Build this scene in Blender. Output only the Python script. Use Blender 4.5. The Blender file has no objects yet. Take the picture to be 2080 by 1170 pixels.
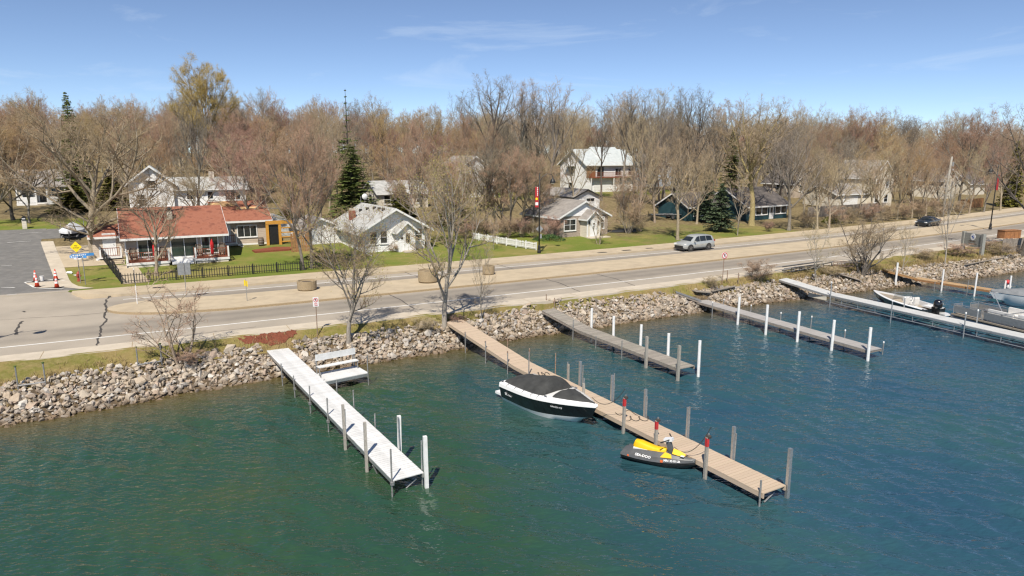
import bpy, bmesh, math, random
import numpy as np
from mathutils import Vector, Matrix

rnd = random.Random(7)
R = math.radians
scene = bpy.context.scene
COL = scene.collection

# ------------------------------------------------------------------ camera, sky, sun, exposure
CAM_H, FOC, HORIZON = 12.0, 1387.0, 315.0
PITCH = math.atan((585.0 - HORIZON) / FOC)
cd = bpy.data.cameras.new('camera')
cam = bpy.data.objects.new('camera', cd)
COL.objects.link(cam)
cam.location = (0, 0, CAM_H)
cam.rotation_euler = (math.pi / 2 - PITCH, 0, 0)
cd.sensor_width = 36.0
cd.lens = 36.0 * FOC / 2080.0
cd.clip_start = 0.5
cd.clip_end = 5000
scene.camera = cam

SUN_EL, SHADOW_AZ = 52.0, 80.0
sky_world = bpy.data.worlds.new('World')
scene.world = sky_world
sky_world.use_nodes = True
nt = sky_world.node_tree
nt.nodes.clear()
out = nt.nodes.new('ShaderNodeOutputWorld')
bg = nt.nodes.new('ShaderNodeBackground')
bg.inputs['Strength'].default_value = 0.1
sk = nt.nodes.new('ShaderNodeTexSky')
sk.sky_type = 'NISHITA'
sk.sun_disc = False
sk.sun_elevation = R(SUN_EL)
sk.sun_rotation = R(190)
sk.altitude = 1600
sk.air_density = 0.7
sk.dust_density = 0.0
sk.ozone_density = 4.0
# thin cirrus, drawn by stretched noise over the whole sky
tc = nt.nodes.new('ShaderNodeTexCoord')
mp = nt.nodes.new('ShaderNodeMapping')
mp.inputs['Rotation'].default_value = (0, R(-6), R(-3))
mp.inputs['Scale'].default_value = (2.2, 2.2, 11.0)
mp.inputs['Location'].default_value = (4.0, 1.0, 0.5)
no = nt.nodes.new('ShaderNodeTexNoise')
no.inputs['Scale'].default_value = 1.7
no.inputs['Detail'].default_value = 9
no.inputs['Roughness'].default_value = 0.62
no.inputs['Distortion'].default_value = 0.7
rp = nt.nodes.new('ShaderNodeValToRGB')
rp.color_ramp.elements[0].position = 0.57
rp.color_ramp.elements[0].color = (0, 0, 0, 1)
rp.color_ramp.elements[1].position = 0.86
rp.color_ramp.elements[1].color = (0.4, 0.4, 0.4, 1)
mx = nt.nodes.new('ShaderNodeMixRGB')
mx.inputs[2].default_value = (6.4, 7.2, 8.0, 1)
hs = nt.nodes.new('ShaderNodeHueSaturation')
hs.inputs['Saturation'].default_value = 0.93
lk = nt.links.new
lk(tc.outputs['Generated'], mp.inputs[0]); lk(mp.outputs[0], no.inputs['Vector']); lk(no.outputs['Fac'], rp.inputs[0])
lk(rp.outputs[0], mx.inputs[0]); lk(sk.outputs[0], hs.inputs['Color']); lk(hs.outputs[0], mx.inputs[1])
lk(mx.outputs[0], bg.inputs[0]); lk(bg.outputs[0], out.inputs[0])

sd = bpy.data.lights.new('sun', 'SUN')
sd.energy = 4.6
sd.angle = R(0.53)
sd.color = (1.0, 0.925, 0.81)
sun = bpy.data.objects.new('sun', sd)
COL.objects.link(sun)
az, el = R(SHADOW_AZ), R(SUN_EL)
sun.rotation_euler = Vector((math.cos(az) * math.cos(el), math.sin(az) * math.cos(el), -math.sin(el))).to_track_quat('-Z', 'Y').to_euler()
sun.location = (0, -40, 80)

vs = scene.view_settings
vs.view_transform = 'Standard'
vs.look = 'None'
vs.gamma = 1.0
vs.exposure = 0.4
vs.use_curve_mapping = False
cy = scene.cycles
cy.use_denoising = True
cy.max_bounces = 6
cy.diffuse_bounces = 2
cy.glossy_bounces = 3
cy.transmission_bounces = 4
cy.transparent_max_bounces = 8
cy.caustics_reflective = False
cy.caustics_refractive = False
cy.filter_width = 1.3

# ------------------------------------------------------------------ from the photograph's sight lines to places
def ray(x, y):
    u, v = (x - 1040.0) / FOC, (585.0 - y) / FOC
    return (u, math.cos(PITCH) + v * math.sin(PITCH), -math.sin(PITCH) + v * math.cos(PITCH))

def at(x, y, z=0.0):
    d = ray(x, y)
    t = (z - CAM_H) / d[2]
    return Vector((d[0] * t, d[1] * t, z))

def top_z(x, yt, P):
    """height above sea level of a sight line over the place P"""
    d = ray(x, yt)
    return CAM_H + d[2] * (P[1] / d[1])

def px_of(P):
    dy, dz = P[1], P[2] - CAM_H
    f = dy * math.cos(PITCH) - dz * math.sin(PITCH)
    u = dy * math.sin(PITCH) + dz * math.cos(PITCH)
    return 1040 + FOC * P[0] / f, 585 - FOC * u / f

# ------------------------------------------------------------------ the road's own coordinates: s along, t away from the lake
QA, QB, QC = 6.125e-4, -5.0757e-2, 44.6634
ROT = R(30)
S0, S1 = -70.0, 150.0
def curve(s):
    if s < S0: f = QA*S0*S0+QB*S0+QC; d = 2*QA*S0+QB; return f + (s-S0)*d, d
    if s > S1: f = QA*S1*S1+QB*S1+QC; d = 2*QA*S1+QB; return f + (s-S1)*d, d
    return QA*s*s + QB*s + QC, 2*QA*s + QB
def W(s, t):
    f, d = curve(s)
    n = math.sqrt(1 + d*d)
    q0, q1 = s - t*d/n, f + t/n
    return q0*math.cos(ROT) - q1*math.sin(ROT), q0*math.sin(ROT) + q1*math.cos(ROT)
def ST(x, y):
    q0 = x*math.cos(ROT) + y*math.sin(ROT); q1 = -x*math.sin(ROT) + y*math.cos(ROT)
    s = q0
    for _ in range(25):
        f, d = curve(s)
        s += ((q0-s) + (q1-f)*d)/(1+d*d)
    f, d = curve(s)
    return s, ((q1-f) - (q0-s)*d)/math.sqrt(1+d*d)
def road_angle(s):
    return ROT + math.atan(curve(s)[1])

ROAD_Z, WALK_Z = 1.70, 1.82
TW = [(-90,-9),(-5,-8.0),(-2.6,-8.0),(0,-7.6),(2.4,-7.0),(6,-6.7),(11,-6.4),(16.7,-6.3),(21,-5.8),(32,-5.7),(38,-5.9),(42,-5.7),(50,-6.7),(56,-7.1),(63,-7.9),(68,-8.3),(77,-9.6),(83,-9.9),(140,-11),(300,-12)]
TR = [(-90,-6.6),(-5,-6.6),(-3.2,-6.3),(-1.5,-5.7),(.5,-5.9),(3.5,-5.4),(8,-5.3),(16,-5.0),(23,-4.6),(26,-4.3),(37,-4.8),(44,-5.2),(50,-5.3),(57,-5.9),(63,-6.9),(71,-7.2),(78,-8.4),(140,-9.3),(300,-10)]
TR = [(a, b + .35) for a, b in TR]
def lerp_tab(tab, v):
    return float(np.interp(v, [a for a, _ in tab], [b for _, b in tab]))
HZ_T = [16, 22, 40, 62, 80, 110, 180, 300, 600, 2000]
HZ_Z = [0, .05, .9, 2.6, 3.1, 4.2, 7.5, 10.5, 12, 12]
def hz(s, t):
    if t >= 16: return WALK_Z + float(np.interp(t, HZ_T, HZ_Z))
    if t >= -3.8: return WALK_Z
    tw, tr = lerp_tab(TW, s), lerp_tab(TR, s)
    if t >= tr: return 1.18 + (WALK_Z - .02 - 1.18) * (t - tr) / (-3.8 - tr)
    if t >= tw - 0.5: return -0.25 + 1.43 * (t - tw + .5) / (tr - tw + .5)
    return -0.25 + (t - tw + .5) * .35
def hxy(x, y):
    return hz(*ST(x, y))
def gnd(x, y):
    """where a sight line meets the ground"""
    d = ray(x, y); k = 20.0
    while k < 900:
        px, py, pz = d[0]*k, d[1]*k, CAM_H + d[2]*k
        if pz < hxy(px, py): break
        k += 0.4
    for _ in range(12):
        k -= .05
        px, py, pz = d[0]*k, d[1]*k, CAM_H + d[2]*k
        if pz > hxy(px, py): break
    return Vector((px, py, hxy(px, py)))

# ------------------------------------------------------------------ materials
MATS = {}
def new_mat(name):
    m = bpy.data.materials.new(name); m.use_nodes = True
    n = m.node_tree.nodes; n.clear()
    o = n.new('ShaderNodeOutputMaterial'); b = n.new('ShaderNodeBsdfPrincipled')
    m.node_tree.links.new(b.outputs[0], o.inputs[0])
    MATS[name] = m
    return m, n, m.node_tree.links, b
def pm(name, c1, c2=None, scale=6.0, rough=.75, bump=0.0, bscale=None, detail=5, metal=0.0, obj_var=0.0, spec=.5, lo=.35, hi=.65, stripes=None, stretch=None, third=None, coat=0.0):
    """procedural surface: two colours over world-space noise, relief, optional boards (stripes = pitch in metres up the wall), variation from object to object"""
    m, n, l, b = new_mat(name)
    geo = n.new('ShaderNodeNewGeometry'); tcn = n.new('ShaderNodeTexCoord')
    src = tcn.outputs['Object']
    if stretch:
        ma = n.new('ShaderNodeMapping'); ma.inputs['Scale'].default_value = stretch
        l.new(src, ma.inputs[0]); src = ma.outputs[0]
    tx = n.new('ShaderNodeTexNoise'); tx.inputs['Scale'].default_value = scale; tx.inputs['Detail'].default_value = detail; tx.inputs['Roughness'].default_value = .6
    l.new(src, tx.inputs['Vector'])
    cr = n.new('ShaderNodeValToRGB')
    cr.color_ramp.elements[0].position = lo; cr.color_ramp.elements[0].color = (*c1, 1)
    cr.color_ramp.elements[1].position = hi; cr.color_ramp.elements[1].color = (*(c2 or c1), 1)
    if third:
        e = cr.color_ramp.elements.new(third[0]); e.color = (*third[1], 1)
    l.new(tx.outputs['Fac'], cr.inputs[0])
    col = cr.outputs[0]
    if obj_var:
        oi = n.new('ShaderNodeObjectInfo'); hsv = n.new('ShaderNodeHueSaturation')
        mr = n.new('ShaderNodeMapRange'); mr.inputs[3].default_value = 1 - obj_var; mr.inputs[4].default_value = 1 + obj_var
        l.new(oi.outputs['Random'], mr.inputs[0]); l.new(mr.outputs[0], hsv.inputs['Value']); l.new(col, hsv.inputs['Color'])
        mr2 = n.new('ShaderNodeMapRange'); mr2.inputs[3].default_value = .5 - .008*obj_var/.2; mr2.inputs[4].default_value = .5 + .022*obj_var/.2
        mu = n.new('ShaderNodeMath'); mu.operation = 'MULTIPLY'; mu.inputs[1].default_value = 7.31
        fr = n.new('ShaderNodeMath'); fr.operation = 'FRACT'
        l.new(oi.outputs['Random'], mu.inputs[0]); l.new(mu.outputs[0], fr.inputs[0]); l.new(fr.outputs[0], mr2.inputs[0]); l.new(mr2.outputs[0], hsv.inputs['Hue'])
        col = hsv.outputs[0]
    l.new(col, b.inputs['Base Color'])
    b.inputs['Roughness'].default_value = rough; b.inputs['Metallic'].default_value = metal
    b.inputs['Specular IOR Level'].default_value = spec
    if coat: b.inputs['Coat Weight'].default_value = coat; b.inputs['Coat Roughness'].default_value = .06
    h = None
    if bump:
        t2 = n.new('ShaderNodeTexNoise'); t2.inputs['Scale'].default_value = bscale or scale*3; t2.inputs['Detail'].default_value = 4
        l.new(src, t2.inputs['Vector']); h = t2.outputs['Fac']
        bp = n.new('ShaderNodeBump'); bp.inputs['Strength'].default_value = min(1, bump); bp.inputs['Distance'].default_value = .05*max(1, bump)
        l.new(h, bp.inputs['Height']); l.new(bp.outputs[0], b.inputs['Normal'])
    if stripes:
        sx = n.new('ShaderNodeSeparateXYZ'); l.new(geo.outputs['Position'], sx.inputs[0])
        dv = n.new('ShaderNodeMath'); dv.operation = 'DIVIDE'; dv.inputs[1].default_value = stripes
        fc = n.new('ShaderNodeMath'); fc.operation = 'FRACT'
        l.new(sx.outputs['Z'], dv.inputs[0]); l.new(dv.outputs[0], fc.inputs[0])
        bs = n.new('ShaderNodeBump'); bs.inputs['Strength'].default_value = .9; bs.inputs['Distance'].default_value = .03; bs.invert = True
        l.new(fc.outputs[0], bs.inputs['Height'])
        if bump: l.new(bp.outputs[0], bs.inputs['Normal'])
        l.new(bs.outputs[0], b.inputs['Normal'])
    return m

def M(n): return MATS[n]
pm('white_paint', (.80,.80,.79), (.70,.70,.68), 3, .55, obj_var=.03)
pm('white_siding', (.80,.80,.79), (.70,.70,.69), 1.2, .6, stripes=.2)
pm('tan_siding', (.50,.42,.33), (.45,.37,.29), 1.5, .7, stripes=.18)
pm('cream_siding', (.62,.57,.47), (.52,.48,.40), 1.5, .7, stripes=.2)
pm('grey_siding', (.36,.40,.45), (.31,.35,.40), 1.5, .7, stripes=.2)
pm('teal_siding', (.012,.045,.055), (.02,.06,.07), 1.5, .6, stripes=.2)
pm('brick_wall', (.34,.27,.21), (.48,.42,.35), 9, .85, .5, 14, third=(.5,(.27,.22,.18)), stripes=.085)
pm('red_roof', (.29,.105,.062), (.215,.075,.047), 1.7, .9, .35, 30, stripes=.07, third=(.52,(.33,.13,.08)))
pm('light_roof', (.50,.50,.48), (.33,.33,.31), 1.6, .9, .35, 26, stripes=.07, third=(.5,(.42,.42,.40)))
pm('pale_roof', (.56,.60,.60), (.46,.50,.50), 1.6, .85, .3, 26, stripes=.08)
pm('grey_roof', (.24,.22,.20), (.34,.31,.28), 1.6, .9, .35, 26, stripes=.07)
pm('dark_roof', (.09,.08,.075), (.15,.13,.12), 1.6, .9, .35, 26, stripes=.07)
pm('plywood', (.62,.40,.20), (.50,.31,.15), 5, .85)
pm('glass', (.012,.016,.018), (.03,.035,.035), .6, .06, spec=.8)
pm('glass_green', (.02,.035,.03), (.03,.05,.045), .6, .05, spec=.8)
pm('concrete', (.50,.41,.285), (.41,.335,.235), .9, .9, .25, 40, third=(.5,(.46,.38,.265)))
pm('concrete_light', (.56,.49,.39), (.47,.41,.32), 1.2, .9, .25, 40)
pm('white_line', (.80,.79,.75), (.62,.61,.58), 2.5, .8, lo=.3, hi=.75)
pm('crack_seal', (.045,.04,.036), (.08,.07,.06), 4, .8)
pm('aggregate', (.46,.35,.21), (.30,.22,.13), 30, .95, .7, 60)
pm('asphalt_side', (.145,.14,.13), (.20,.19,.175), 1.3, .9, .3, 60, third=(.5,(.165,.16,.15)))
pm('dock_white', (.74,.74,.73), (.60,.60,.585), 2.2, .55, obj_var=.06)
pm('dock_pale', (.56,.56,.545), (.48,.48,.465), 5, .6, obj_var=.05)
pm('dock_tan', (.53,.415,.305), (.47,.365,.27), 6, .7, obj_var=.05, stretch=(1,6,6))
pm('dock_wood', (.35,.315,.27), (.23,.205,.175), 5, .9, .4, 22, obj_var=.16, stretch=(1.2,9,9))
pm('dock_grey', (.38,.36,.345), (.31,.295,.28), 6, .85, obj_var=.07, stretch=(1,6,6))
pm('dock_dark', (.20,.205,.21), (.16,.165,.17), 6, .8, obj_var=.07)
pm('dock_brown', (.46,.30,.16), (.36,.23,.12), 6, .85, obj_var=.1, stretch=(1,7,7))
pm('aluminium', (.56,.56,.55), (.44,.44,.43), 14, .42, metal=.75)
pm('galvanised', (.40,.40,.39), (.27,.26,.25), 18, .5, metal=.5)
pm('rusty_pipe', (.22,.12,.07), (.30,.24,.19), 18, .8, .3)
pm('old_post', (.42,.39,.34), (.27,.25,.22), 8, .9, .4, obj_var=.1, stretch=(6,6,1))
pm('post_white', (.80,.80,.79), (.68,.68,.66), 5, .5)
pm('red_paint', (.55,.03,.035), (.40,.03,.03), 9, .6)
pm('black_plastic', (.012,.012,.013), (.022,.022,.022), 8, .45)
pm('rubber', (.02,.02,.02), (.035,.033,.03), 20, .85)
pm('black_gloss', (.008,.008,.009), (.010,.010,.011), 1, .12, coat=.8)
pm('gelcoat', (.80,.80,.79), (.76,.76,.75), 2, .2, coat=.4)
pm('canvas', (.030,.031,.030), (.052,.053,.051), 2.4, .88, .35, 5)
pm('grey_canvas', (.15,.16,.17), (.20,.21,.22), 2.4, .88, .35, 5)
pm('rope', (.03,.028,.025), (.06,.055,.05), 30, .9)
pm('jet_grey', (.085,.088,.09), (.11,.113,.115), 4, .38)
pm('jet_yellow', (.85,.50,.006), (.80,.46,.006), 5, .5)
pm('orange_paint', (.75,.16,.04), (.62,.12,.03), 6, .6)
pm('silver_paint', (.47,.49,.48), (.43,.45,.44), 2, .25, metal=.3, coat=.6)
pm('navy_paint', (.012,.018,.024), (.018,.025,.03), 2, .15, coat=.8)
pm('dark_trim', (.025,.025,.026), (.04,.04,.04), 8, .6)
pm('wheel_metal', (.45,.45,.46), (.30,.30,.31), 10, .3, metal=.8)
pm('tail_red', (.35,.01,.01), (.25,.01,.01), 4, .2)
pm('lamp_glass', (.75,.76,.74), (.65,.66,.64), 4, .1)
pm('hydrant_red', (.36,.06,.04), (.28,.05,.03), 8, .55)
pm('cone_orange', (.80,.07,.025), (.70,.06,.02), 5, .55)
pm('sign_yellow', (.85,.62,.005), (.80,.58,.005), 4, .5)
pm('sign_white', (.80,.80,.80), (.74,.74,.74), 4, .5)
pm('sign_blue', (.06,.27,.62), (.05,.24,.56), 4, .5)
pm('sign_back', (.42,.43,.43), (.34,.35,.35), 6, .4, metal=.6)
pm('banner_red', (.40,.02,.022), (.32,.018,.02), 4, .7)
pm('letter_black', (.015,.015,.015))
pm('letter_red', (.60,.03,.03))
pm('letter_white', (.8,.8,.8))
pm('emblem_blue', (.02,.09,.36))
pm('planter', (.42,.33,.21), (.30,.23,.14), 26, .95, .8, 45)
pm('soil', (.06,.045,.032), (.12,.09,.06), 9, .95, .6)
pm('mulch', (.23,.07,.035), (.14,.04,.02), 9, .95, 1.0, 30)
pm('stained_wood', (.26,.075,.035), (.18,.05,.025), 7, .7, stretch=(3,3,1))
pm('orange_wood', (.62,.31,.045), (.50,.24,.04), 7, .7)
pm('cedar', (.38,.19,.08), (.27,.13,.055), 6, .8, .3, obj_var=.12)
pm('grey_wood', (.30,.26,.22), (.20,.17,.145), 6, .9, .4, obj_var=.12)
pm('sign_wood', (.23,.23,.21), (.32,.32,.29), 5, .9, .4, stretch=(1,1,5))
pm('black_metal', (.012,.012,.012), (.02,.02,.02), 10, .5)
pm('red_cloth', (.55,.015,.02), (.42,.012,.015), 5, .85)
pm('brick_red', (.30,.10,.06), (.22,.07,.045), 14, .9, .4)
pm('tarp_white', (.72,.73,.74), (.60,.61,.63), 1.8, .7, .4, 4)
pm('poly_film', (.66,.68,.68), (.55,.58,.58), 2.2, .35, .3, 5)
pm('carpet_floor', (.33,.28,.22), (.26,.22,.17), 12, .95)
pm('seat_vinyl', (.76,.74,.70), (.68,.66,.62), 4, .5)
pm('barrel_wood', (.14,.10,.07), (.09,.065,.05), 8, .8)
pm('rust_orange', (.36,.16,.06), (.24,.11,.05), 5, .85)
# trees
for nm, a, b2 in [('bark_grey', (.27,.235,.195), (.15,.13,.11)), ('bark_tan', (.42,.34,.25), (.25,.20,.145)), ('bark_dark', (.14,.115,.095), (.075,.063,.054)),
                  ('bark_yellow', (.33,.25,.12), (.19,.14,.075)), ('bark_pale', (.42,.38,.32), (.26,.225,.19))]:
    pm(nm, a, b2, 5, .95, .9, 14, obj_var=.18, stretch=(3,3,.7))
for nm, a, b2 in [('twig_rose', (.41,.27,.20), (.31,.205,.155)), ('twig_tan', (.43,.325,.215), (.32,.24,.16)), ('twig_grey', (.28,.235,.185), (.20,.165,.13)),
                  ('twig_orange', (.44,.295,.165), (.33,.22,.125)), ('twig_willow', (.50,.38,.15), (.40,.30,.11)), ('twig_olive', (.27,.22,.09), (.20,.165,.075))]:
    pm(nm, a, b2, .8, .95, obj_var=.2, spec=.2)
pm('bud_leaf', (.28,.27,.055), (.36,.30,.07), 1.5, .8, obj_var=.15, spec=.3)
pm('bud_rose', (.34,.17,.11), (.27,.13,.085), 1.5, .8, obj_var=.15, spec=.3)
pm('needle_green', (.095,.125,.03), (.17,.19,.05), 1.1, .8, obj_var=.2, spec=.3)
pm('needle_olive', (.12,.125,.02), (.17,.15,.025), 1.1, .8, obj_var=.15, spec=.3)
pm('needle_blue', (.075,.115,.06), (.12,.155,.08), 1.1, .8, obj_var=.15, spec=.3)
pm('dry_grass', (.42,.32,.165), (.30,.22,.11), 2, .95, obj_var=.15, spec=.2)
pm('ever_shrub', (.05,.10,.03), (.10,.14,.04), 2, .85, obj_var=.2, spec=.3)
# ------------------------------------------------------------------ mesh helpers
class MB:
    def __init__(s): s.v = []; s.f = []; s.m = []; s.k = 0
    def add(s, vs_, fs_):
        o = len(s.v); s.v.extend(tuple(p) for p in vs_)
        for f in fs_: s.f.append(tuple(i + o for i in f)); s.m.append(s.k)
        return s
    def box(s, c, d, rz=0.0, rx=0.0, ry=0.0):
        x, y, z = d[0]/2, d[1]/2, d[2]/2
        P = [Vector((a*x, b*y, e*z)) for a in (-1,1) for b in (-1,1) for e in (-1,1)]
        if rx or ry or rz:
            m = Matrix.Rotation(rz,3,'Z') @ Matrix.Rotation(ry,3,'Y') @ Matrix.Rotation(rx,3,'X')
            P = [m @ p for p in P]
        c = Vector(c)
        return s.add([p + c for p in P], [(0,1,3,2),(4,6,7,5),(0,4,5,1),(2,3,7,6),(0,2,6,4),(1,5,7,3)])
    def bb(s, a, b):
        return s.box(((a[0]+b[0])/2,(a[1]+b[1])/2,(a[2]+b[2])/2),(abs(b[0]-a[0]),abs(b[1]-a[1]),abs(b[2]-a[2])))
    def quad(s, a, b, c, d): return s.add([a,b,c,d], [(0,1,2,3)])
    def tube(s, pts, rad, n=6, cap=True, flat=1.0):
        pts = [Vector(p) for p in pts]; N = len(pts)
        if not hasattr(rad, '__len__'): rad = [rad]*N
        vs_, fs_ = [], []
        up = Vector((0,0,1)); prev = None
        for i, p in enumerate(pts):
            d = (pts[min(i+1,N-1)] - pts[max(i-1,0)])
            d = d.normalized() if d.length > 1e-9 else up
            if prev is None:
                a = d.cross(up) if abs(d.z) < .95 else d.cross(Vector((1,0,0)))
            else: a = prev - d*prev.dot(d)
            a.normalize(); prev = a; b = d.cross(a)
            for j in range(n):
                t = 2*math.pi*j/n
                vs_.append(p + (a*math.cos(t) + b*math.sin(t)*flat)*rad[i])
        for i in range(N-1):
            for j in range(n):
                k = (j+1) % n
                fs_.append((i*n+j, i*n+k, (i+1)*n+k, (i+1)*n+j))
        if cap: fs_.append(tuple(range(n-1,-1,-1))); fs_.append(tuple((N-1)*n+j for j in range(n)))
        return s.add(vs_, fs_)
    def lathe(s, prof, n=16, c=(0,0,0), cap=True, axis='z'):
        vs_, fs_ = [], []
        for r_, z in prof:
            for j in range(n):
                t = 2*math.pi*j/n
                q = (r_*math.cos(t), r_*math.sin(t), z)
                if axis == 'y': q = (q[0], q[2], q[1])
                if axis == 'x': q = (q[2], q[0], q[1])
                vs_.append((q[0]+c[0], q[1]+c[1], q[2]+c[2]))
        for i in range(len(prof)-1):
            for j in range(n):
                k = (j+1) % n
                fs_.append((i*n+j, i*n+k, (i+1)*n+k, (i+1)*n+j))
        if cap: fs_.append(tuple(range(n-1,-1,-1))); fs_.append(tuple((len(prof)-1)*n+j for j in range(n)))
        return s.add(vs_, fs_)
    def prism(s, poly, z0, z1):
        n = len(poly)
        return s.add([(x,y,z0) for x,y in poly]+[(x,y,z1) for x,y in poly],
                     [tuple(range(n-1,-1,-1)), tuple(range(n,2*n))]+[(i,(i+1)%n,n+(i+1)%n,n+i) for i in range(n)])
    def extr(s, poly, y0, y1):
        """outline in x,z swept along y"""
        n = len(poly)
        return s.add([(x,y0,z) for x,z in poly]+[(x,y1,z) for x,z in poly],
                     [tuple(range(n)), tuple(range(2*n-1,n-1,-1))]+[(i,n+i,n+(i+1)%n,(i+1)%n) for i in range(n)])
    def mesh(s, name, mats, smooth=False):
        me = bpy.data.meshes.new(name)
        me.from_pydata(s.v, [], s.f)
        if not isinstance(mats, (list, tuple)): mats = [mats]
        for m in mats: me.materials.append(M(m) if isinstance(m, str) else m)
        if len(mats) > 1: me.polygons.foreach_set('material_index', s.m)
        if smooth: me.polygons.foreach_set('use_smooth', [True]*len(me.polygons))
        me.update()
        return me
    def build(s, name, mats, parent=None, smooth=False, loc=None, rz=0.0, fix=False):
        me = s.mesh(name, mats, smooth)
        if fix:
            b = bmesh.new(); b.from_mesh(me); bmesh.ops.recalc_face_normals(b, faces=b.faces); b.to_mesh(me); b.free()
        return put(name, me, parent, loc, rz)
def put(name, me, parent=None, loc=None, rz=0.0):
    o = bpy.data.objects.new(name, me); COL.objects.link(o)
    if parent is not None: o.parent = parent
    if loc is not None: o.location = loc
    if rz: o.rotation_euler = (0,0,rz)
    return o
def smooth_by_angle(o, deg=35):
    me = o.data
    b = bmesh.new(); b.from_mesh(me)
    for e in b.edges:
        e.smooth = not (len(e.link_faces) == 2 and e.calc_face_angle(0) > R(deg))
    for f in b.faces: f.smooth = True
    b.to_mesh(me); b.free()
    return o
def tag(o, label, cat, group=None):
    o['label'] = label; o['category'] = cat
    if group: o['group'] = group
    return o
def struct(o): o['kind'] = 'structure'; return o
def stuff(o, label=None, cat=None):
    o['kind'] = 'stuff'
    if label: o['label'] = label
    if cat: o['category'] = cat
    return o
def thing(name, label, cat, loc, rz=0.0, group=None):
    o = bpy.data.objects.new(name, None); COL.objects.link(o)
    o.empty_display_size = .3
    o.location = loc; o.rotation_euler = (0,0,rz)
    return tag(o, label, cat, group)
def copy_tree(o, parent=None):
    c = o.copy(); COL.objects.link(c); c.parent = parent
    for ch in o.children: copy_tree(ch, c)
    return c
def vattr(me, name, vals):
    a = me.attributes.new(name, 'FLOAT', 'POINT'); a.data.foreach_set('value', np.asarray(vals, dtype=np.float32))
def text_mesh(txt, size, mat, depth=.004, bold=False):
    cu = bpy.data.curves.new('lettering', 'FONT'); cu.body = txt; cu.size = size; cu.extrude = depth
    cu.align_x = 'CENTER'; cu.align_y = 'CENTER'; cu.resolution_u = 2
    if bold: cu.offset = size*.018
    o = bpy.data.objects.new('lettering', cu); COL.objects.link(o)
    dg = bpy.context.evaluated_depsgraph_get()
    me = bpy.data.meshes.new_from_object(o.evaluated_get(dg))
    bpy.data.objects.remove(o); bpy.data.curves.remove(cu)
    me.materials.clear(); me.materials.append(M(mat))
    return me
def put_text(txt, size, mat, parent, loc, rot, bold=False, name='lettering'):
    o = bpy.data.objects.new(name, text_mesh(txt, size, mat, bold=bold)); COL.objects.link(o)
    o.parent = parent; o.location = loc; o.rotation_euler = rot
    return o

# ------------------------------------------------------------------ ground, bank, road
def noise_nodes(n, l, vec, scale, detail=6, rough=.6):
    t = n.new('ShaderNodeTexNoise'); t.inputs['Scale'].default_value = scale; t.inputs['Detail'].default_value = detail; t.inputs['Roughness'].default_value = rough
    l.new(vec, t.inputs['Vector']); return t.outputs['Fac']
def ramp(n, l, fac, stops):
    c = n.new('ShaderNodeValToRGB'); e = c.color_ramp.elements
    e[0].position = stops[0][0]; e[0].color = (*stops[0][1], 1); e[1].position = stops[-1][0]; e[1].color = (*stops[-1][1], 1)
    for p, q in stops[1:-1]: x = e.new(p); x.color = (*q, 1)
    l.new(fac, c.inputs[0]); return c.outputs[0]
def mixc(n, l, fac, a, b):
    m_ = n.new('ShaderNodeMixRGB')
    for i, x in ((0, fac), (1, a), (2, b)):
        if hasattr(x, 'links') or hasattr(x, 'is_linked'): l.new(x, m_.inputs[i])
        elif isinstance(x, tuple): m_.inputs[i].default_value = (*x, 1)
        else: m_.inputs[i].default_value = x
    return m_.outputs[0]
def bumpn(n, l, h, strength, dist, b):
    bp = n.new('ShaderNodeBump'); bp.inputs['Strength'].default_value = strength; bp.inputs['Distance'].default_value = dist
    l.new(h, bp.inputs['Height']); l.new(bp.outputs[0], b.inputs['Normal'])

m, n, l, b = new_mat('ground_cover')          # lawn, straw and leaf litter by the vertex weight 'lawn'
geo = n.new('ShaderNodeNewGeometry'); pos = geo.outputs['Position']
att = n.new('ShaderNodeAttribute'); att.attribute_name = 'lawn'
n1 = noise_nodes(n, l, pos, .22, 7, .65); n2 = noise_nodes(n, l, pos, 2.2, 6, .7); n3 = noise_nodes(n, l, pos, 12, 4, .7)
green = ramp(n, l, n1, [(.34,(.085,.17,.013)),(.45,(.125,.195,.02)),(.53,(.22,.21,.055)),(.63,(.36,.28,.11))])
green = mixc(n, l, n2, green, mixc(n, l, n3, (.075,.11,.014), (.30,.26,.085)))
litter = ramp(n, l, n2, [(.3,(.11,.085,.045)),(.5,(.20,.155,.08)),(.7,(.31,.25,.14))])
ad = n.new('ShaderNodeMath'); ad.operation = 'MULTIPLY_ADD'; ad.inputs[1].default_value = .9; l.new(n2, ad.inputs[0]); l.new(att.outputs['Fac'], ad.inputs[2])
sb = n.new('ShaderNodeMapRange'); sb.inputs[1].default_value = .78; sb.inputs[2].default_value = 1.12; l.new(ad.outputs[0], sb.inputs[0])
l.new(mixc(n, l, sb.outputs[0], litter, green), b.inputs['Base Color'])
b.inputs['Roughness'].default_value = .95; b.inputs['Specular IOR Level'].default_value = .15
bumpn(n, l, n3, .7, .08, b)

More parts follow.
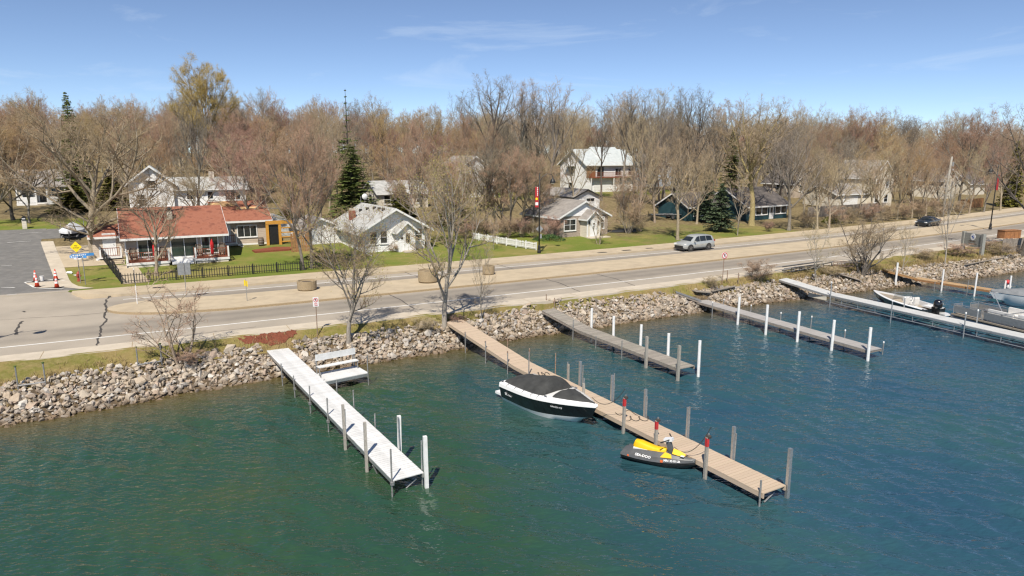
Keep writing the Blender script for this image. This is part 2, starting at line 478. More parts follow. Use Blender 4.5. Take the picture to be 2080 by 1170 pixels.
m, n, l, b = new_mat('road_surface')          # worn asphalt lanes (weight 'lane') between paler shoulders
geo = n.new('ShaderNodeNewGeometry'); pos = geo.outputs['Position']
att = n.new('ShaderNodeAttribute'); att.attribute_name = 'lane'
n1 = noise_nodes(n, l, pos, .35, 7, .65); n2 = noise_nodes(n, l, pos, 30, 3, .6)
lane = ramp(n, l, n1, [(.3,(.205,.178,.148)),(.55,(.25,.22,.182)),(.75,(.31,.27,.22))])
shoulder = ramp(n, l, n1, [(.3,(.33,.29,.235)),(.55,(.39,.34,.275)),(.75,(.44,.385,.31))])
c0 = mixc(n, l, att.outputs['Fac'], shoulder, lane)
l.new(mixc(n, l, .12, c0, ramp(n, l, n2, [(.35,(.12,.11,.1)),(.65,(.5,.46,.4))])), b.inputs['Base Color'])
b.inputs['Roughness'].default_value = .9; b.inputs['Specular IOR Level'].default_value = .25
bumpn(n, l, n2, .3, .01, b)

m, n, l, b = new_mat('shore_grass')           # tired spring turf on the bank
geo = n.new('ShaderNodeNewGeometry'); pos = geo.outputs['Position']
n1 = noise_nodes(n, l, pos, .5, 7, .65); n2 = noise_nodes(n, l, pos, 4.5, 6, .75); n3 = noise_nodes(n, l, pos, 22, 3, .7)
a1 = ramp(n, l, n1, [(.3,(.25,.18,.085)),(.46,(.24,.19,.07)),(.56,(.15,.155,.03)),(.72,(.30,.225,.11))])
a2 = ramp(n, l, n2, [(.3,(.10,.075,.03)),(.5,(.25,.19,.085)),(.72,(.42,.33,.18))])
l.new(mixc(n, l, n3, mixc(n, l, .5, a1, a2), a1), b.inputs['Base Color'])
b.inputs['Roughness'].default_value = .95; b.inputs['Specular IOR Level'].default_value = .15
bumpn(n, l, n2, .8, .1, b)
pm('bank_earth', (.15,.105,.06), (.075,.055,.035), 3, .95, .8, 9)

def sheet(name, ss, ts, zf, mat, attr=None, wf=W):
    """grid over the road's coordinates; ts may depend on s"""
    V, F, A = [], [], []
    for s in ss:
        tl = ts(s) if callable(ts) else ts
        for t in tl:
            x, y = wf(s, t); V.append((x, y, zf(s, t)))
            if attr: A.append(attr[1](s, t))
    k = len(tl)
    for i in range(len(ss)-1):
        for j in range(k-1):
            F.append((i*k+j, (i+1)*k+j, (i+1)*k+j+1, i*k+j+1))
    me = bpy.data.meshes.new(name); me.from_pydata(V, [], F); me.materials.append(M(mat))
    if attr: vattr(me, attr[0], A)
    me.polygons.foreach_set('use_smooth', [True]*len(F)); me.update()
    return struct(put(name, me))
def ssteps(a, b, d): return list(np.linspace(a, b, max(2, int(round((b-a)/d))+1)))
def slab(name, ss, t0, t1, z0, z1, mat, parent=None):
    """a raised strip with real edges: kerbs, walks, the median"""
    m_ = MB(); V = []
    for s in ss:
        a = t0(s) if callable(t0) else t0; c = t1(s) if callable(t1) else t1
        for t, z in ((a, z0), (a, z1), (c, z1), (c, z0)):
            x, y = W(s, t); V.append((x, y, z))
    F = []
    for i in range(len(ss)-1):
        for j in range(3): F.append((i*4+j, (i+1)*4+j, (i+1)*4+j+1, i*4+j+1))
    F += [(0,1,2,3), tuple(len(V)-4+q for q in (3,2,1,0))]
    m_.add(V, F)
    return m_.build(name, mat, parent)

def lawn_w(s, t):
    v = 1.0 if t < 26 else max(.0, 1 - (t-26)/16)
    if s > 52: v *= .62 if t < 24 else .45
    if s > 82: v *= .5
    if s < -6 and 44 < t < 62: v = .75
    if 60 < t < 75 and 60 < s < 110: v = .6
    return v + rnd.uniform(-.08, .08)
s_fine = ssteps(-75, 175, 1.6)
s_all = [-420,-300,-220,-160,-120,-95] + s_fine + [190,215,250,300,380,480,650,900]
t_gr = [15.9,16,17.5,19,20.5,22,24,26,28,30,32,34,36,38,40,44,48,52,57,62,68,74,80,90,100,110,130,155,180,220,260,300,400,600,900]
sheet('ground', s_all, t_gr, hz, 'ground_cover', ('lawn', lawn_w))
bank_s = ssteps(-60, 150, .8)
def bank_ts(s):
    tw, tr = lerp_tab(TW, s), lerp_tab(TR, s)
    return [tw-9, tw-4, tw-.5] + list(np.linspace(tw-.5, tr, 6))[1:]
shore_bank = sheet('shore_bank', bank_s, bank_ts, hz, 'bank_earth')
def lumpy(s, t):
    return hz(s, t) + .05*math.sin(s*1.7+t*2.1)*math.sin(s*.61-t) - .02
sheet('grass_verge', bank_s, lambda s: list(np.linspace(lerp_tab(TR, s)-.25, -3.75, 7)), lambda s, t: lumpy(s, t) + .03, 'shore_grass')
def lane_w(s, t):
    a = max(0, 1-abs(t-2.2)/2.4) if -0.3 < t < 4.6 else 0
    c = max(0, 1-abs(t-10.2)/1.6) if 8 < t < 12 else 0
    v = min(1, 1.6*max(a, c))
    if 8 < t < 12 and s < 2: v *= max(0, (s+6)/8)
    v *= .86 + .14*math.cos((t-1.35)*2*math.pi/1.75)
    return v*(.35+.65*min(1, max(0, (s+30)/35)))
sheet('road', ssteps(-150, 220, 1.5), list(np.linspace(-2.4, 4.6, 29)) + list(np.linspace(5.5, 12.8, 24)) + [13.6, 16.6],
      lambda s, t: ROAD_Z if t < 13.3 else (ROAD_Z - .35 if s > -4.2 else ROAD_Z + (t-13.3)*.0455), 'road_surface', ('lane', lane_w))
struct(slab('sidewalk', ssteps(-150, 220, 1.5), -3.85, -2.35, 1.2, WALK_Z, 'concrete_light'))
def med_half(s):               # rounded nose at the junction
    d = max(0.0, s + 1.6)
    return 2.45*math.sqrt(max(0.0, 1-(1-min(d, 4.5)/4.5)**2))
med_c = lambda s: 6.75 if s > 6 else 6.75 + (6-s)*.16
med_s = [-1.6,-1.5,-1.2,-.8,-.3,.3,1,2,3,4,5] + ssteps(6, 220, 1.5)
median = struct(slab('median', med_s, lambda s: med_c(s)-med_half(s), lambda s: med_c(s)+med_half(s), 1.5, WALK_Z, 'concrete'))
struct(slab('kerb', med_s, lambda s: med_c(s)-med_half(s)-.16, lambda s: med_c(s)-med_half(s)-.002, 1.5, WALK_Z+.012, 'aggregate'))
struct(slab('far_sidewalk', [-4.4,-4,-3.4] + ssteps(-2.5, 220, 1.5), lambda s: 13.1 + (2.4*max(0, (-1.2-s)/3.2)**1.6 if s < -1.2 else 0), 16.15, 1.3, WALK_Z+.012, 'concrete'))
def ribbon(name, pts, w, z, mat, jitter=0.0, world=False):
    """a thin painted or sealed band on the road along (s,t) points"""
    V, F = [], []
    P = [Vector((*(p if world else W(*p)), 0)) for p in pts]
    for i, p in enumerate(P):
        d = (P[min(i+1,len(P)-1)] - P[max(i-1,0)]).normalized(); a = Vector((-d.y, d.x, 0))
        ww = w*(1 + (rnd.uniform(-jitter, jitter) if jitter else 0))
        V += [(p+a*ww/2)[:2] + (z,), (p-a*ww/2)[:2] + (z,)]
    for i in range(len(P)-1): F.append((2*i, 2*i+2, 2*i+3, 2*i+1))
    me = bpy.data.meshes.new(name); me.from_pydata(V, [], F); me.materials.append(M(mat)); me.update()
    return struct(put(name, me))
ribbon('lane_line', [(s, 0) for s in ssteps(-150, 220, 1.5)], .15, ROAD_Z+.006, 'white_line')
ribbon('lane_line', [(s, 11.5 - .006*max(0, min(60, s))) for s in ssteps(-.8, 220, 1.5)], .15, ROAD_Z+.006, 'white_line')
def px_st(x, y, z=ROAD_Z):
    p = at(x, y, z); return ST(p.x, p.y)
def crack(pts, w=.12, jit=.5):
    P = [px_st(*p) for p in pts]; Q = []
    for (a, b2), (c, d) in zip(P, P[1:]):
        for k in range(5):
            f = k/5; Q.append((a+(c-a)*f + rnd.uniform(-.06,.06), b2+(d-b2)*f + rnd.uniform(-.06,.06)))
    Q.append(P[-1])
    ribbon('sealed_crack', Q, w, ROAD_Z+.004, 'crack_seal', jit)
crack([(227,595),(216,609),(213,618),(217,628),(211,640),(217,650),(205,663),(203,678),(200,690),(197,702)], .12, .35)
crack([(45,652),(38,660),(34,670),(33,680)], .14); crack([(45,632),(52,634)], .1)
crack([(1100,564),(1136,575),(1178,592)], .09, .2); crack([(1212,557),(1250,566),(1290,580)], .09, .2)
crack([(783,595),(810,607),(842,627)], .09, .2); crack([(816,550),(850,563)], .08, .2); crack([(1003,535),(1046,548)], .08, .2)
crack([(0,650),(60,646),(150,641),(250,632)], .05, .3); crack([(1480,545),(1530,552)], .06, .3)
crack([(0,727),(100,714),(250,697)], .04, .4); crack([(350,684),(520,664)], .04, .4); crack([(1060,608),(1180,594),(1345,575)], .04, .4)
for k in range(14):            # joints scored across the walks
    s = -8 + k*4.1
    ribbon('walk_joint', [(s, -3.83), (s, -2.37)], .035, WALK_Z+.004, 'aggregate')
for (a, c) in [((1214,514),(1232,512.5)),((1264,509.5),(1281,508)),((1312,505),(1326,504)),((310,585),(334,583.5))]:   # storm drains
    ribbon('storm_drain', [px_st(*a, WALK_Z), px_st(*c, WALK_Z)], .42, WALK_Z+.02, 'black_plastic')
# the side street and what lies beside it
def strip(name, ea, eb, dz, mat, na=12, nb=6, ragged=0.0):
    """draped sheet between two edges given in (s,t)"""
    def res(E, n_):
        L = [0]
        for p, q in zip(E, E[1:]): L.append(L[-1] + math.dist(p, q))
        return [(float(np.interp(v, L, [p[0] for p in E])), float(np.interp(v, L, [p[1] for p in E]))) for v in np.linspace(0, L[-1], n_)]
    A_, B_ = res(ea, na), res(eb, na); V, F = [], []
    for p, q in zip(A_, B_):
        for f in np.linspace(0, 1, nb):
            s, t = p[0]+(q[0]-p[0])*f, p[1]+(q[1]-p[1])*f
            if ragged: s += rnd.uniform(-ragged, ragged); t += rnd.uniform(-ragged, ragged)
            V.append((*W(s, t), hz(s, t) + dz))
    for i in range(na-1):
        for j in range(nb-1): F.append((i*nb+j, (i+1)*nb+j, (i+1)*nb+j+1, i*nb+j+1))
    me = bpy.data.meshes.new(name); me.from_pydata(V, [], F); me.materials.append(M(mat)); me.update()
    return struct(put(name, me))
edge = [(-3.9,16.6),(-5.2,18),(-5.9,20),(-7.4,28.4),(-10,42.6)]
edge2 = [(-3.0,16.6),(-4.2,18),(-4.9,20),(-6.3,28.4),(-8.8,42.6)]
strip('side_street', [(-34,16.55),(-34,51)], [(-3.9,16.55),(-5.9,20),(-7.4,28.4),(-10,42.6),(-10.5,51)], .012, 'asphalt_side', 24, 14)
strip('lane', [(-10.4,44.2),(30,43.5)], [(-10.4,50.6),(30,49.5)], .022, 'asphalt_side', 24, 5)
strip('gutter', edge, edge2, .035, 'concrete_light', 16, 3)
strip('driveway', [(-6.1,27.2),(-8.2,39.3)], [(-1.2,27.2),(-1.8,39.3)], .028, 'concrete', 12, 8)
strip('front_walk', [(-1.0,17.4),(-2.2,26.8)], [(.9,17.6),(-.3,26.8)], .03, 'concrete', 8, 4)
strip('concrete_patch', [px_st(52,576,1.86),px_st(72,586,1.86)], [px_st(140,570,1.86),px_st(146,582,1.86)], .045, 'concrete_light', 4, 5)
for P in ([(50,574),(72,586)],[(72,586),(128,588)],[(52,574),(92,568),(138,571)]):
    ribbon('patch_border', [px_st(*p, 1.86) for p in P], .16, 1.90, 'white_line', .3)
for P in ([(15,494),(62,490)],[(2,541),(24,539)],[(40,475),(86,472)],[(2,584),(30,585)],[(14,600),(34,598)]):   # worn paint on the side street
    Q = [gnd(*p) for p in P]
    ribbon('paint_mark', [(q.x, q.y) for q in Q], .13, max(q.z for q in Q)+.03, 'white_line', .4, True)
strip('mulch_bed', [px_st(484,690,1.65),px_st(520,685,1.66),px_st(560,679,1.7),px_st(602,674,1.7)], [px_st(498,697,1.55),px_st(522,695,1.5),px_st(548,697,1.45),px_st(574,692,1.5),px_st(600,680,1.6)], .05, 'mulch', 34, 8, .09)
# ------------------------------------------------------------------ the lake
m, n, l, b = new_mat('lake_surface')
geo = n.new('ShaderNodeNewGeometry'); pos = geo.outputs['Position']
att = n.new('ShaderNodeAttribute'); att.attribute_name = 'shallow'
at2 = n.new('ShaderNodeAttribute'); at2.attribute_name = 'green_left'
n1 = noise_nodes(n, l, pos, .16, 5, .6)
sky_blue_body = ramp(n, l, n1, [(.32,(.020,.064,.100)),(.52,(.024,.073,.098)),(.70,(.030,.082,.082))])  # bluer, lighter body colour carries part of the sky's reflection
green_body = ramp(n, l, n1, [(.32,(.016,.054,.036)),(.52,(.024,.065,.034)),(.70,(.040,.070,.024))])
c0 = mixc(n, l, at2.outputs['Fac'], sky_blue_body, green_body)
n4 = noise_nodes(n, l, pos, .9, 5, .6)
shal = ramp(n, l, n4, [(.3,(.070,.050,.018)),(.6,(.12,.085,.03))])
c0 = mixc(n, l, att.outputs['Fac'], c0, shal)
l.new(c0, b.inputs['Base Color'])
b.inputs['Roughness'].default_value = .03; b.inputs['IOR'].default_value = 1.45; b.inputs['Specular IOR Level'].default_value = .8
mpn = n.new('ShaderNodeMapping'); mpn.inputs['Rotation'].default_value = (0,0,R(36)); mpn.inputs['Scale'].default_value = (1.0,2.3,1)
l.new(pos, mpn.inputs[0])
w1 = noise_nodes(n, l, mpn.outputs[0], 1.5, 2, .45); w2 = noise_nodes(n, l, mpn.outputs[0], 4.2, 1, .4)
b1 = n.new('ShaderNodeBump'); b1.inputs['Strength'].default_value = 1.0; b1.inputs['Distance'].default_value = .10; l.new(w1, b1.inputs['Height'])
b2_ = n.new('ShaderNodeBump'); b2_.inputs['Strength'].default_value = 1.0; b2_.inputs['Distance'].default_value = .028; l.new(w2, b2_.inputs['Height']); l.new(b1.outputs[0], b2_.inputs['Normal'])
l.new(b2_.outputs[0], b.inputs['Normal'])

def grow_axis(lo, a, b_, hi, d):
    mid = list(np.arange(a, b_, d)); x, st, L_, H_ = a, d, [], []
    while x > lo: st *= 1.35; x -= st; L_.append(max(x, lo))
    x, st = mid[-1], d
    while x < hi: st *= 1.35; x += st; H_.append(min(x, hi))
    return np.array(L_[::-1] + mid + H_)
wx = grow_axis(-420, -25, 50, 500, .135); wy = grow_axis(-300, 14, 60, 420, .135)
X, Y = np.meshgrid(wx, wy); Z = np.zeros_like(X)
rg = np.random.default_rng(4)
NW = 46
fade = np.clip(1.2 - (np.hypot(X-8, Y-30) - 55)/50, 0, 1)
for i in range(NW):
    lam = .5*(2.0/.5)**rg.random(); k = 2*math.pi/lam
    th = R(-126) + rg.normal(0, R(24))
    amp = .195/(k*math.sqrt(NW/2))
    Z += amp*np.sin(k*(math.cos(th)*X + math.sin(th)*Y) + rg.random()*6.28)
patch = .78 + .34*np.sin(.09*X+.4)*np.sin(.11*Y-.3) + .26*np.sin(.31*X-.2*Y+1.3*np.sin(.13*Y))
# quieter water inshore
q0 = X*math.cos(ROT)+Y*math.sin(ROT); q1 = -X*math.sin(ROT)+Y*math.cos(ROT)
sq = np.clip(q0, S0, S1); tq = q1 - (QA*sq*sq+QB*sq+QC)
tww = np.interp(sq, [a for a, _ in TW], [c for _, c in TW])
off = np.clip(tww - tq, 0, 60)
Z *= patch*fade*np.clip(.35 + off/9, .35, 1)
V = np.stack([X.ravel(), Y.ravel(), Z.ravel()], 1)
ny, nx = X.shape
idx = np.arange(nx*ny).reshape(ny, nx)
F = np.stack([idx[:-1,:-1].ravel(), idx[:-1,1:].ravel(), idx[1:,1:].ravel(), idx[1:,:-1].ravel()], 1)
me = bpy.data.meshes.new('lake_water')
me.vertices.add(len(V)); me.vertices.foreach_set('co', V.ravel().astype(np.float32))
me.loops.add(F.size); me.loops.foreach_set('vertex_index', F.ravel().astype(np.int32))
me.polygons.add(len(F)); me.polygons.foreach_set('loop_start', np.arange(0, F.size, 4, dtype=np.int32))
me.polygons.foreach_set('use_smooth', np.ones(len(F), dtype=bool))
me.materials.append(M('lake_surface')); me.update(calc_edges=True)
vattr(me, 'shallow', np.clip(1 - off/6.0, 0, 1).ravel()**1.6*.92)
vattr(me, 'green_left', np.clip(.55 - (X-4)/16 + .3*np.sin(.17*X+.13*Y), 0, 1).ravel())  # body colour runs from green at left to painted sky-reflection blue at right
struct(put('lake_water', me))

# ------------------------------------------------------------------ riprap: every stone an angular block
def stone_mat(name, by_object):
    m, n, l, b = new_mat(name)
    geo = n.new('ShaderNodeNewGeometry'); tcn = n.new('ShaderNodeTexCoord')
    if by_object:
        oi = n.new('ShaderNodeObjectInfo'); fac = oi.outputs['Random']
    else:
        a_ = n.new('ShaderNodeAttribute'); a_.attribute_name = 'tone'; fac = a_.outputs['Fac']
    c = ramp(n, l, fac, [(0,(.09,.075,.06)),(.14,(.22,.185,.15)),(.3,(.40,.325,.24)),(.45,(.52,.45,.36)),(.6,(.40,.32,.23)),(.70,(.42,.31,.235)),(.84,(.32,.30,.28)),(1,(.66,.62,.56))])
    f1 = noise_nodes(n, l, geo.outputs['Position'], 7, 6, .7)
    c = mixc(n, l, .32, c, ramp(n, l, f1, [(.3,(.16,.125,.095)),(.7,(.58,.51,.42))]))
    sx = n.new('ShaderNodeSeparateXYZ'); l.new(geo.outputs['Position'], sx.inputs[0])
    mr = n.new('ShaderNodeMapRange'); mr.inputs[1].default_value = .34; mr.inputs[2].default_value = .02; l.new(sx.outputs['Z'], mr.inputs[0])
    wet = n.new('ShaderNodeMath'); wet.operation = 'MULTIPLY'; l.new(mr.outputs[0], wet.inputs[0]); wet.inputs[1].default_value = .72
    l.new(mixc(n, l, wet.outputs[0], c, (.105,.062,.025)), b.inputs['Base Color'])       # algae and wet staining at the waterline
    b.inputs['Roughness'].default_value = .85; b.inputs['Specular IOR Level'].default_value = .3
    bumpn(n, l, f1, .5, .04, b)
stone_mat('stone_single', True); stone_mat('stone_mass', False)
def rock_verts(r_):
    bm = bmesh.new()
    k = r_.randint(9, 13); sc_ = (r_.uniform(.8,1.25), r_.uniform(.6,1.0), r_.uniform(.55,.95))
    for _ in range(k):
        v = Vector((r_.gauss(0,1), r_.gauss(0,1), r_.gauss(0,1))).normalized()*r_.uniform(.82,1.0)
        bm.verts.new((v.x*sc_[0], v.y*sc_[1], v.z*sc_[2]))
    h = bmesh.ops.convex_hull(bm, input=bm.verts)
    bmesh.ops.delete(bm, geom=[g_ for g_ in h['geom_interior'] if isinstance(g_, bmesh.types.BMVert)], context='VERTS')
    bm.verts.index_update()
    vs_ = [tuple(v.co) for v in bm.verts]; fs_ = [tuple(v.index for v in f.verts) for f in bm.faces]
    bm.free(); return vs_, fs_
rr = random.Random(11)
ROCKS = [rock_verts(rr) for _ in range(22)]
rock_me = []
for vs_, fs_ in ROCKS:
    me = bpy.data.meshes.new('stone'); me.from_pydata(vs_, [], fs_); me.materials.append(M('stone_single')); rock_me.append(me)
DOCKSEG = [(at(553,699,1.15), at(830,968,.60)), (at(922,651,1.45), at(1062,740,.58)), (at(1113,628,1.4), at(1188,668,.72)), (at(1372,591,1.45), at(1424,610,.75)), (at(1590,566,1.5), at(1688,596,.9)), (at(1798,548,1.5), at(1860,564,.75))]
rocks = []
s = -9.0
while s < 100:
    tw, tr = lerp_tab(TW, s), lerp_tab(TR, s)
    big = 1.0
    for k in range(32 if s < 40 else 26):
        f = rr.random()
        t = tw - .55 + (tr - tw + .75)*f
        ss_ = s + rr.uniform(-.2, .2)
        size = big*rr.choice([.06,.08,.095,.11,.12,.14,.17])*rr.uniform(.85,1.2)
        if rr.random() < .07: size *= 1.6
        z = hz(ss_, t) + rr.uniform(-.02, .14)*(1 if f > .08 else .3)
        x, y = W(ss_, t)
        for a_, b_ in DOCKSEG:
            d_ = b_ - a_; q_ = max(0, min(1, ((x-a_.x)*d_.x + (y-a_.y)*d_.y)/(d_.x**2 + d_.y**2)))
            c_ = a_ + d_*q_
            if math.hypot(x-c_.x, y-c_.y) < .8 + size: z = min(z, c_.z - .12 - size)
        tone = rr.random()
        if ss_ > 18 and tone > .36 and rr.random() < .5: tone = rr.choice([.08, .16, .22, .62, .68, .86])
        rocks.append((x, y, z, size, tone, rr.randrange(22), (rr.uniform(0,6.28), rr.uniform(-.5,.5), rr.uniform(-.5,.5))))
    s += .21
def shows(r_):
    x, y = px_of(r_)
    if not (4 < x < 2076): return 0
    return r_[3]/math.hypot(r_[0], r_[1], r_[2]-CAM_H)
order = sorted(rocks, key=shows, reverse=True)
mV, mF, mT = [], [], []
for i, (x, y, z, size, tone, ki, rot) in enumerate(order):
    if i < 300:
        o = bpy.data.objects.new('stone', rock_me[ki]); COL.objects.link(o)
        o.parent = shore_bank; o.location = (x, y, z); o.rotation_euler = (rot[1], rot[2], rot[0]); o.scale = (size*1.25, size*1.25, size*1.25)
    else:
        mt = Matrix.Rotation(rot[0],3,'Z') @ Matrix.Rotation(rot[2],3,'Y') @ Matrix.Rotation(rot[1],3,'X')
        vs_, fs_ = ROCKS[ki]; k0 = len(mV)
        for v in vs_:
            q = mt @ Vector(v)*(size*1.25); mV.append((q.x+x, q.y+y, q.z+z)); mT.append(tone)
        mF += [tuple(a + k0 for a in f) for f in fs_]
me = bpy.data.meshes.new('loose_stones'); me.from_pydata(mV, [], mF); me.materials.append(M('stone_mass')); vattr(me, 'tone', mT); me.update()
o = put('loose_stones', me, shore_bank); o['kind'] = 'stuff'

# ------------------------------------------------------------------ docks
DPATH = {}
def dock(name, label, path, width, mat, plank=.15, gap=.008, skirt='aluminium', frame_h=.16, loc_i=-1, mats=None):
    """path: centre line in space; deck laid in planks across two stringers; returns the dock and a frame of reference"""
    P = [Vector(p) for p in path]
    base = P[loc_i].copy(); base.z = 0
    root = thing(name, label, 'dock', base)
    DPATH[root.name] = (P, width)
    seg_i = 0
    for a, b_ in zip(P, P[1:]):
        d = b_ - a; L_ = d.length; dh = d.normalized()
        rz = math.atan2(dh.y, dh.x); ry = -math.asin(dh.z)
        n_ = max(1, int(L_/plank)); pl = L_/n_
        bm_ = MB().box((0,0,-.018), (pl-gap, width, .036))
        me_ = bm_.mesh('plank', mats[seg_i] if mats else mat)
        for k in range(n_):
            c = a + dh*(pl*(k+.5)) - base
            o_ = put('plank', me_, root, c); o_.rotation_euler = (rnd.uniform(-.006,.006), ry + rnd.uniform(-.008,.008), rz + rnd.uniform(-.004,.004))
            o_.location.z += rnd.uniform(-.003,.003)
        for sd_ in (-1, 1):
            q = MB().box((0,0,0), (L_, .05, frame_h))
            o_ = q.build('stringer', skirt, root, loc=a + d/2 - base + Vector((-dh.y, dh.x, 0))*sd_*(width/2-.028) - Vector((0,0,.036+frame_h/2)))
            o_.rotation_euler = (0, ry, rz)
        for k in range(int(L_/3)+1):
            q = MB().box((0,0,0), (.06, width-.16, .08))
            o_ = q.build('crossbar', skirt, root, loc=a + dh*min(L_-.05, .05+k*3.0) - base - Vector((0,0,.11))); o_.rotation_euler = (0, ry, rz)
        seg_i += 1
    return root, base
def pole(root, base, foot, top, r_, mat, name='post', square=False, cap=None, bottom=-.7):
    """a post from below the water to its top; foot is a place at the waterline or the deck"""
    m_ = MB(); h = top - bottom
    if square: m_.box((0,0,h/2), (r_*2, r_*2, h))
    else: m_.tube([(0,0,0),(0,0,h)], r_, 8)
    tilt = rnd.uniform(-.012,.012)
    o_ = m_.build(name, mat, root, loc=Vector((foot[0],foot[1],bottom)) - base)
    o_.rotation_euler = (tilt, rnd.uniform(-.012,.012), .4)
    if cap:
        c_ = MB().lathe([(r_*1.3,h-.02),(r_*1.35,h+.05),(r_*.7,h+.09)], 8); c_.build('cap', cap, o_)
    return o_
def beside(root, P, r_):
    # posts stand against the deck's edge, never through the planks
    path, wd = DPATH[root.name]; best = None
    for a, b_ in zip(path, path[1:]):
        d = b_ - a; q = ((P.x-a.x)*d.x + (P.y-a.y)*d.y)/(d.x**2 + d.y**2)
        qc = max(0, min(1, q)); c = a + d*qc; dist = math.hypot(P.x-c.x, P.y-c.y)
        if best is None or dist < best[0]: best = (dist, c, d.normalized(), q)
    dist, c, d, q = best
    nrm = Vector((d.y, -d.x, 0)).normalized(); lat = (P.x-c.x)*nrm.x + (P.y-c.y)*nrm.y
    need = wd/2 + r_ + .015
    if abs(lat) < need: P = P + nrm*((need if lat > 0 else -need) - lat)
    return P
def posts(root, base, rows, r_, mat, zfoot, square=False, cap=None, extra=None):
    for x, yt, yb in rows:
        P = at(x, yb, zfoot)
        top = top_z(x, yt, P)
        P = beside(root, P, r_)
        o_ = pole(root, base, P, top, r_, mat, square=square, cap=cap)
        if extra: extra(o_, top)
def sleeve_brackets(root, base, rows, zfoot, z, mat='galvanised'):
    for x, yt, yb in rows:
        P = beside(root, at(x, yb, zfoot), .03)
        MB().box((0,0,0), (.11,.11,.12)).build('bracket', mat, root, loc=Vector((P.x,P.y,z)) - base, rz=.6)

DZ = .85
# white dock with the bench landing
DZ = .60
w0, w2 = DOCKSEG[0]
d1, b1_ = dock('lake_dock', 'long white plank dock with a side landing, nearest the front left', [w0, w2], 1.2, 'dock_white', .155, .02)
L1 = [(554,702,742),(579,738,783),(606,762,808),(637,783,839),(670,808,877),(800,912,1008)]
posts(d1, b1_, L1, .032, 'galvanised', 0)
sleeve_brackets(d1, b1_, L1, 0, DZ-.1)
posts(d1, b1_, [(706,821,913),(748,857,957)], .055, 'old_post', 0, True)
posts(d1, b1_, [(710,830,912),(752,866,955)], .035, 'aluminium', 0)
posts(d1, b1_, [(596,702,722),(652,757,776),(684,773,803),(720,792,833),(762,840,871)], .03, 'galvanised', DZ)
posts(d1, b1_, [(805,846,914)], .068, 'post_white', DZ, True); posts(d1, b1_, [(862,887,992)], .068, 'post_white', 0, True)
posts(d1, b1_, [(810,848,916)], .03, 'aluminium', DZ); posts(d1, b1_, [(857,895,985)], .03, 'aluminium', 0)
a, c = at(846,972,DZ-.25), at(808,1008,-.3)
MB().tube([Vector(a)-b1_, Vector(c)-b1_], .03, 6).build('brace', 'galvanised', d1)
a, c = at(757,945,.4), at(766,962,.0)
MB().tube([Vector(a)-b1_, Vector(c)-b1_], .03, 6).build('brace', 'galvanised', d1)
# landing
q = [at(634,757,DZ), at(724,741,DZ), at(748,758,DZ), at(662,777,DZ)]
u = ((q[1]-q[0]) + (q[2]-q[3]))/2; v = ((q[3]-q[0]) + (q[2]-q[1]))/2
cen = sum(q, Vector())/4; ur = math.atan2(u.y, u.x)
Lu, Lv = u.length, 1.45
me_ = MB().box((0,0,-.018), (Lu, .15, .036)).mesh('plank', 'dock_white')
for k in range(10):
    o_ = put('plank', me_, d1, cen + Vector((-math.sin(ur), math.cos(ur), 0))*((k-4.5)*.158) - b1_ + Vector((0,0,-.004)), ur)
for k in (-1, 1):
    MB().box((0,0,0), (Lu, .05, .16)).build('stringer', 'aluminium', d1, loc=cen + Vector((-math.sin(ur), math.cos(ur), 0))*k*.76 - b1_ - Vector((0,0,.12)), rz=ur)
posts(d1, b1_, [(749,721,782)], .03, 'galvanised', 0); posts(d1, b1_, [(716,700,740)], .03, 'galvanised', DZ)
# bench on the landing
bx = cen + Vector((-math.sin(ur), math.cos(ur), 0))*.62
bench = thing('dock_bench', 'white two-board bench standing on the landing of the white dock', 'bench', (bx.x, bx.y, DZ), ur)
BL = Lu*.92
MB().bb((-BL/2,-.03,.72),(BL/2,.02,1.06)).build('backrest', 'dock_white', bench)
MB().bb((-BL/2,-.42,.42),(BL/2,-.06,.46)).build('seat', 'dock_white', bench)
for sx_ in (-1, 1):
    MB().bb((sx_*(BL/2-.05)-.03,.021,0),(sx_*(BL/2-.05)+.03,.075,1.02)).build('post', 'galvanised', bench)
    MB().bb((sx_*(BL/2-.05)-.025,-.38,0),(sx_*(BL/2-.05)+.025,-.33,.42)).build('leg', 'galvanised', bench)
    MB().bb((sx_*(BL/2-.05)-.022,-.33,.36),(sx_*(BL/2-.05)+.022,.02,.415)).build('bracket', 'galvanised', bench)

# tan dock
DZ = .50
t_end, t_mid = at(1574,994,DZ), at(1257,838,DZ)
dr = (t_mid - t_end).normalized()
t_ramp = at(1062,740,.58); t0 = at(922,651,1.45)
d2, b2_ = dock('lake_dock', 'long tan composite dock between the covered speedboat and the personal watercraft', [t0, t_ramp, t_mid, t_end], 1.2, 'dock_tan', .16, .014, skirt='dock_tan')
posts(d2, b2_, [(924,624,682),(959,672,715),(997,691,735),(1040,712,757)], .032, 'galvanised', 0)
for r_ in [(924,624,682),(959,672,715),(997,691,735),(1040,712,757)]:
    P = at(r_[0], r_[2], 0); tz = top_z(r_[0], r_[1], P); P = beside(d2, P, .032)
    MB().tube([Vector((P.x,P.y,1.2))-b2_, Vector((P.x,P.y,tz+.01))-b2_], .037, 7).build('rust_sleeve', 'rusty_pipe', d2)
posts(d2, b2_, [(1087,712,771)], .032, 'galvanised', .2); posts(d2, b2_, [(1141,742,772),(1200,776,812)], .05, 'old_post', .6, True)
posts(d2, b2_, [(1139,738,772),(1197,766,812)], .03, 'aluminium', .6)
